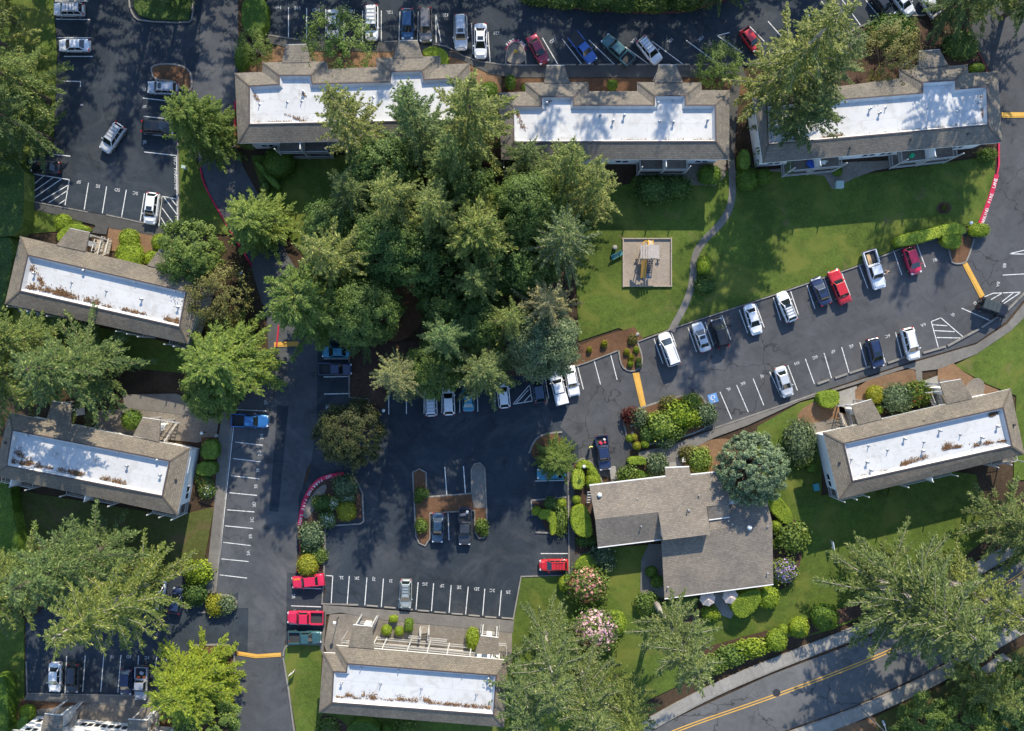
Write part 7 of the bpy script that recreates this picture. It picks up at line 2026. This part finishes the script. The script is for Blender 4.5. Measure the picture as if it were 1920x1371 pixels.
# boulders
def boulder(px, py, r, label):
    bm = bmesh.new(); bmesh.ops.create_icosphere(bm, subdivisions=2, radius=1)
    for v in bm.verts: v.co = Vector((v.co.x * r * random.uniform(.85, 1.15), v.co.y * r * .8 * random.uniform(.85, 1.15), v.co.z * r * .6 * random.uniform(.85, 1.1)))
    me = bpy.data.meshes.new('boulder'); bm.to_mesh(me); bm.free(); p = W(px, py, .2)
    tag(link('boulder', me, None, M['rock'], (p.x, p.y, .12 + r * .25), random.uniform(0, 3)), label, 'rock')
boulder(1179, 788, .5, 'largest grey boulder beside the dark red shrub on the planted island')
boulder(1184, 796, .35, 'pale boulder below the dark red shrub on the planted island')
boulder(1186, 812, .25, 'small pale stone above the four clipped domes')
boulder(1195, 627, .3, 'grey stone at the end of the mulch bed by the lawn')
boulder(405, 817, .35, 'grey stone beside the boxy hedges at the footpath')
# patio parasols
M['canvas'] = plain('beige canvas', (.6, .47, .4), .8, var=.06)
def parasol(px, py, label):
    h = 2.35; p = W(px, py, h); t = thing('parasol', label, 'parasol', (p.x, p.y, .12))
    m_ = MB(); m_.lathe((p.x, p.y, .1), [(.03, 0), (.03, h + .1), (.05, h + .12), (.01, h + .2)], 8); part('pole', m_, M['white_wood'], t)
    m_ = MB(); m_.lathe((p.x, p.y, .1), [(.28, 0), (.28, .06), (.06, .1)], 12); part('base', m_, M['dark_metal'], t)
    n = 8; r = 1.12
    for k in range(n):
        a = 2 * math.pi * k / n + .2; b = 2 * math.pi * (k + 1) / n + .2
        A = Vector((p.x + r * math.cos(a), p.y + r * math.sin(a), h - .42)); B = Vector((p.x + r * math.cos(b), p.y + r * math.sin(b), h - .42)); T_ = Vector((p.x, p.y, h + .1))
        Mm = (A + B) / 2; Mm = Vector((p.x + (Mm.x - p.x) * .95, p.y + (Mm.y - p.y) * .95, h - .4))
        m_ = MB(); m_.face([A, Mm, T_]); m_.face([Mm, B, T_])
        v = UPV * .12; m_.face([A - v, Mm - v, Mm, A]); m_.face([Mm - v, B - v, B, Mm]); part('canopy_panel', m_, M['canvas'], t)
        m_ = MB(); m_.bar(A - UPV * .02, T_ - UPV * .06, .025); part('rib', m_, M['dark_metal'], t)
parasol(1328, 1124, 'left beige parasol on the clubhouse patio')
parasol(1371, 1120, 'right beige parasol on the clubhouse patio')
# street lamp at the public road
p0 = W(1608, 1332); st = thing('street_lamp', 'tall galvanised street lamp arching over the bottom right verge', 'street lamp', p0)
m_ = MB(); tip = W(1645, 1371, 7.5); base = Vector((W(1672, 1420, 8).x, W(1672, 1420, 8).y, 0))
st.location = (W(1616, 1330).x, W(1616, 1330).y, 0); b0 = Vector(st.location)
m_.tube([b0, b0 + UPV * 7.2], [.11, .07], 10); part('pole', m_, M['metal'], st)
m_ = MB(); arm = [b0 + UPV * 7.2, b0 + Vector((-.2, .5, 7.7)), b0 + Vector((-.5, 1.3, 7.9))]; m_.tube(arm, [.06, .05, .045], 8); part('arm', m_, M['metal'], st)
m_ = MB(); m_.bar(arm[-1], arm[-1] + Vector((-.25, .6, -.02)), .26, .14); part('lamp_head', m_, M['metal'], st)
# garden at the bottom right corner
M['sky_plastic'] = plain('sky blue plastic', (.06, .38, .55), .4)
gch = thing('garden_chair', 'bright blue garden chair in the bottom right garden', 'chair', W(1865, 1351))
p = W(1865, 1351)
m_ = MB(); m_.box((p.x, p.y, .38), (.55, .5, .05), .6); part('seat', m_, M['sky_plastic'], gch)
m_ = MB(); m_.box((p.x + .22, p.y + .2, .65), (.5, .06, .55), .6 + 1.57); part('backrest', m_, M['sky_plastic'], gch)
for sx in (-.2, .2):
    for sy in (-.18, .18): m_ = MB(); m_.bar((p.x + sx, p.y + sy, 0), (p.x + sx, p.y + sy, .37), .05); part('leg', m_, M['sky_plastic'], gch)
tp = thing('covered_pile', 'dark tarpaulin heap beside the garden path at the bottom right', 'heap', W(1862, 1302))
bm = bmesh.new(); bmesh.ops.create_icosphere(bm, subdivisions=3, radius=1); rng_ = random.Random(5)
for v in bm.verts: v.co = Vector((v.co.x * 1.1, v.co.y * 1.5, max(-.05, v.co.z * .55 + .2))) * rng_.uniform(.86, 1.1)
me = bpy.data.meshes.new('tarpaulin'); bm.to_mesh(me); bm.free(); link('tarpaulin', me, tp, M['dark_metal'])
M['teal_cloth'] = plain('teal trampoline mat', (.02, .18, .16), .6)
tr_ = thing('trampoline', 'round dark teal trampoline at the bottom right edge', 'trampoline', W(1868, 1378)); p = W(1868, 1378)
m_ = MB(); m_.tube([(p.x + 1.6 * math.cos(t), p.y + 1.6 * math.sin(t), .8) for t in np.linspace(0, 2 * math.pi, 25)], .12, 6, False); part('frame', m_, M['teal_cloth'], tr_)
m_ = MB(); m_.lathe((p.x, p.y, .76), [(1.52, 0), (1.5, .02)], 24); part('mat', m_, M['dark_metal'], tr_)
for k in range(6): m_ = MB(); a = k * math.pi / 3; m_.bar((p.x + 1.6 * math.cos(a), p.y + 1.6 * math.sin(a), 0), (p.x + 1.6 * math.cos(a), p.y + 1.6 * math.sin(a), .8), .06); part('leg', m_, M['metal'], tr_)
# balcony furniture at the upper right building
bag(1520, 309, 2.75, (1.4, .9, .5), (.02, .08, .4), 'bright blue tarpaulin heap on the left balcony of the upper right building', 'tarpaulin', 'tarpaulin')
bag(1708, 293, 2.75, (.6, .7, .6), (.02, .45, .2), 'bright green sack on the right balcony of the upper right building', 'sack', 'sack')
p = W(1542, 306, 2.75); hp = thing('hoop_chair', 'white hoop chair on the left balcony of the upper right building', 'chair', (p.x, p.y, 2.75))
m_ = MB(); m_.tube([(p.x + .45 * math.cos(t), p.y + .05, 3.3 + .5 * math.sin(t)) for t in np.linspace(0, 2 * math.pi, 17)], .04, 6, False); part('hoop', m_, M['white_wood'], hp)
m_ = MB(); m_.box((p.x, p.y, 3.1), (.6, .5, .06)); part('seat', m_, M['white_wood'], hp)
for k, (x, y) in enumerate(((42, 583), (58, 587), (75, 590))):
    bag(x, y, 2.75, (.5, .5, .6), ((.05, .12, .25), (.05, .2, .15), (.2, .25, .22))[k], ['blue tub on the left balcony of the middle left building', 'green tub on the left balcony of the middle left building', 'grey tub on the left balcony of the middle left building'][k], 'tub', 'tub')
# drain grates and manholes
def grate(px, py, label, z=.016):
    p = W(px, py); t = MB(); 
    for k in range(5): t.box((p.x - .24 + k * .12, p.y, z), (.05, .55, .016))
    t.box((p.x, p.y + .3, z), (.6, .05, .018)); t.box((p.x, p.y - .3, z), (.6, .05, .018))
    tag(link('drain_grate', t.mesh('drain_grate', p), None, M['dark_metal'], p), label, 'drain grate')
grate(500, 988, 'dark drain grate in the lane near the pear shaped island')
grate(1434, 1262, 'dark drain grate at the kerb of the public road', .01)
def manhole(px, py, label, r=.4):
    p = W(px, py); t = MB(); t.lathe((p.x, p.y, .0), [(r, 0), (r, .014), (r * .94, .02), (r * .9, .014), (.05, .018)], 20)
    tag(link('manhole_cover', t.mesh('manhole_cover', p), None, M['dark_metal'], (p.x, p.y, .004)), label, 'manhole cover')
manhole(1456, 1299, 'dark round manhole cover on the centre line of the public road', .55)
# twin tyre marks curving at the H island
# ------------------------------------------------------------------ people
M['skin'] = plain('skin', (.5, .3, .21), .6)
M['hivis'] = plain('pale yellow green shirt', (.55, .6, .14), .8)
M['trousers'] = plain('dark trousers', (.03, .035, .05), .8)
M['hair'] = plain('dark hair', (.025, .018, .014), .7)
M['shirt_tan'] = plain('tan shirt', (.4, .3, .22), .8)
M['boot'] = plain('dark boots', (.02, .018, .016), .7)
def skin_obj(name, verts, edges, radii, root_i, mat, parent, sub=1):
    me = bpy.data.meshes.new(name); me.from_pydata(verts, edges, []); me.update()
    o = link(name, me, parent, mat)
    md = o.modifiers.new('Skin', 'SKIN'); md.use_smooth_shade = True
    if not me.skin_vertices: 
        bm = bmesh.new(); bm.from_mesh(me); bm.verts.layers.skin.verify(); bm.to_mesh(me); bm.free()
    for i, sv in enumerate(me.skin_vertices[0].data):
        sv.radius = (radii[i], radii[i]); sv.use_root = (i == root_i)
    sb = o.modifiers.new('Subdivision', 'SUBSURF'); sb.levels = sub; sb.render_levels = sub
    return o
def person(px, py, deg, label, shirt):
    p = W(px, py, .9); t = thing('person', label, 'person', (p.x, p.y, .02), R(deg))
    v = [(0, 0, .95), (0, .01, 1.15), (0, .0, 1.38), (0, .02, 1.5), (0, .04, 1.56)]
    r = [.15, .14, .17, .07, .06]
    e = [(0, 1), (1, 2), (2, 3), (3, 4)]
    def add(pt, rad, to): v.append(pt); r.append(rad); e.append((to, len(v) - 1)); return len(v) - 1
    for s in (-1, 1):
        k = add((s * .1, 0, .85), .1, 0); k = add((s * .11, .03 * s, .5), .07, k); k = add((s * .11, -.04 + .1 * s, .1), .05, k); add((s * .11, .1 + .1 * s, .04), .04, k)
        k = add((s * .2, 0, 1.4), .07, 2); k = add((s * .28, .03, 1.12), .05, k); k = add((s * .26, .2, .95), .036, k)
        w0 = k; hv = Vector((s * .26, .27, .93)); k = add(tuple(hv), .034, k)
        for q in range(4):
            f1 = add((s * .26 + (q - 1.5) * .02, .33, .92 - .004 * abs(q - 1)), .009, k); add((s * .26 + (q - 1.5) * .02, .36 - .004 * abs(q - 1.5), .895), .008, f1)
        f1 = add((s * .26 - s * .04, .27, .93), .011, w0); add((s * .26 - s * .055, .31, .92), .009, f1)
    skin_obj('body', v, e, r, 0, M['skin'], t)
    # head
    bm = bmesh.new(); bmesh.ops.create_uvsphere(bm, u_segments=16, v_segments=12, radius=1)
    for q in bm.verts:
        x, y, z = q.co; y2 = y * .105 + (.018 if (y > .85 and -.2 < z < .1 and abs(x) < .2) else 0)
        q.co = Vector((x * .078 * (1 - .18 * max(0, -z)), y2 + .04, z * .125 + 1.67))
    me = bpy.data.meshes.new('head'); bm.to_mesh(me); bm.free(); me.polygons.foreach_set('use_smooth', [True] * len(me.polygons)); hd = link('head', me, t, M['skin'])
    for s in (-1, 1):
        m_ = MB(); m_.box((s * .03, .138, 1.685), (.022, .012, .012)); link('eye', m_.mesh('eye'), t, M['hair'], ).parent = hd
        m_ = MB(); m_.box((s * .08, .035, 1.67), (.018, .04, .06)); link('ear', m_.mesh('ear'), hd, M['skin'])
    m_ = MB(); m_.box((0, .136, 1.615), (.045, .01, .01)); link('mouth', m_.mesh('mouth'), hd, M['fl_coral'])
    bm = bmesh.new(); bmesh.ops.create_uvsphere(bm, u_segments=16, v_segments=10, radius=1)
    bmesh.ops.delete(bm, geom=[q for q in bm.verts if q.co.z < -.1 + .45 * q.co.y], context='VERTS')
    for q in bm.verts: q.co = Vector((q.co.x * .088, q.co.y * .115 + .033, q.co.z * .135 + 1.675))
    me = bpy.data.meshes.new('hair'); bm.to_mesh(me); bm.free(); link('hair', me, hd, M['hair'])
    # clothes
    sv = [(0, 0, .92), (0, .01, 1.15), (0, 0, 1.4), (-.2, 0, 1.41), (.2, 0, 1.41), (-.27, .03, 1.18), (.27, .03, 1.18)]
    skin_obj('shirt', sv, [(0, 1), (1, 2), (2, 3), (2, 4), (3, 5), (4, 6)], [.18, .17, .19, .095, .095, .075, .075], 0, M[shirt], t)
    tv = [(0, 0, .96), (-.1, 0, .84), (.1, 0, .84), (-.11, -.03, .5), (.11, .03, .5), (-.11, -.13, .12), (.11, .07, .12)]
    skin_obj('trousers', tv, [(0, 1), (0, 2), (1, 3), (2, 4), (3, 5), (4, 6)], [.165, .12, .12, .092, .092, .075, .075], 0, M['trousers'], t)
    for s in (-1, 1):
        m_ = MB(); m_.box((s * .11, .02 + .1 * s, .05), (.1, .29, .1), 0, .85); link('boot', m_.mesh('boot'), t, M['boot'])
person(1107, 838, 200, 'person in a pale yellow green shirt walking beside the navy pickup', 'hivis')
person(1662, 512, 60, 'dark haired person standing at the door of the white pickup', 'shirt_tan')
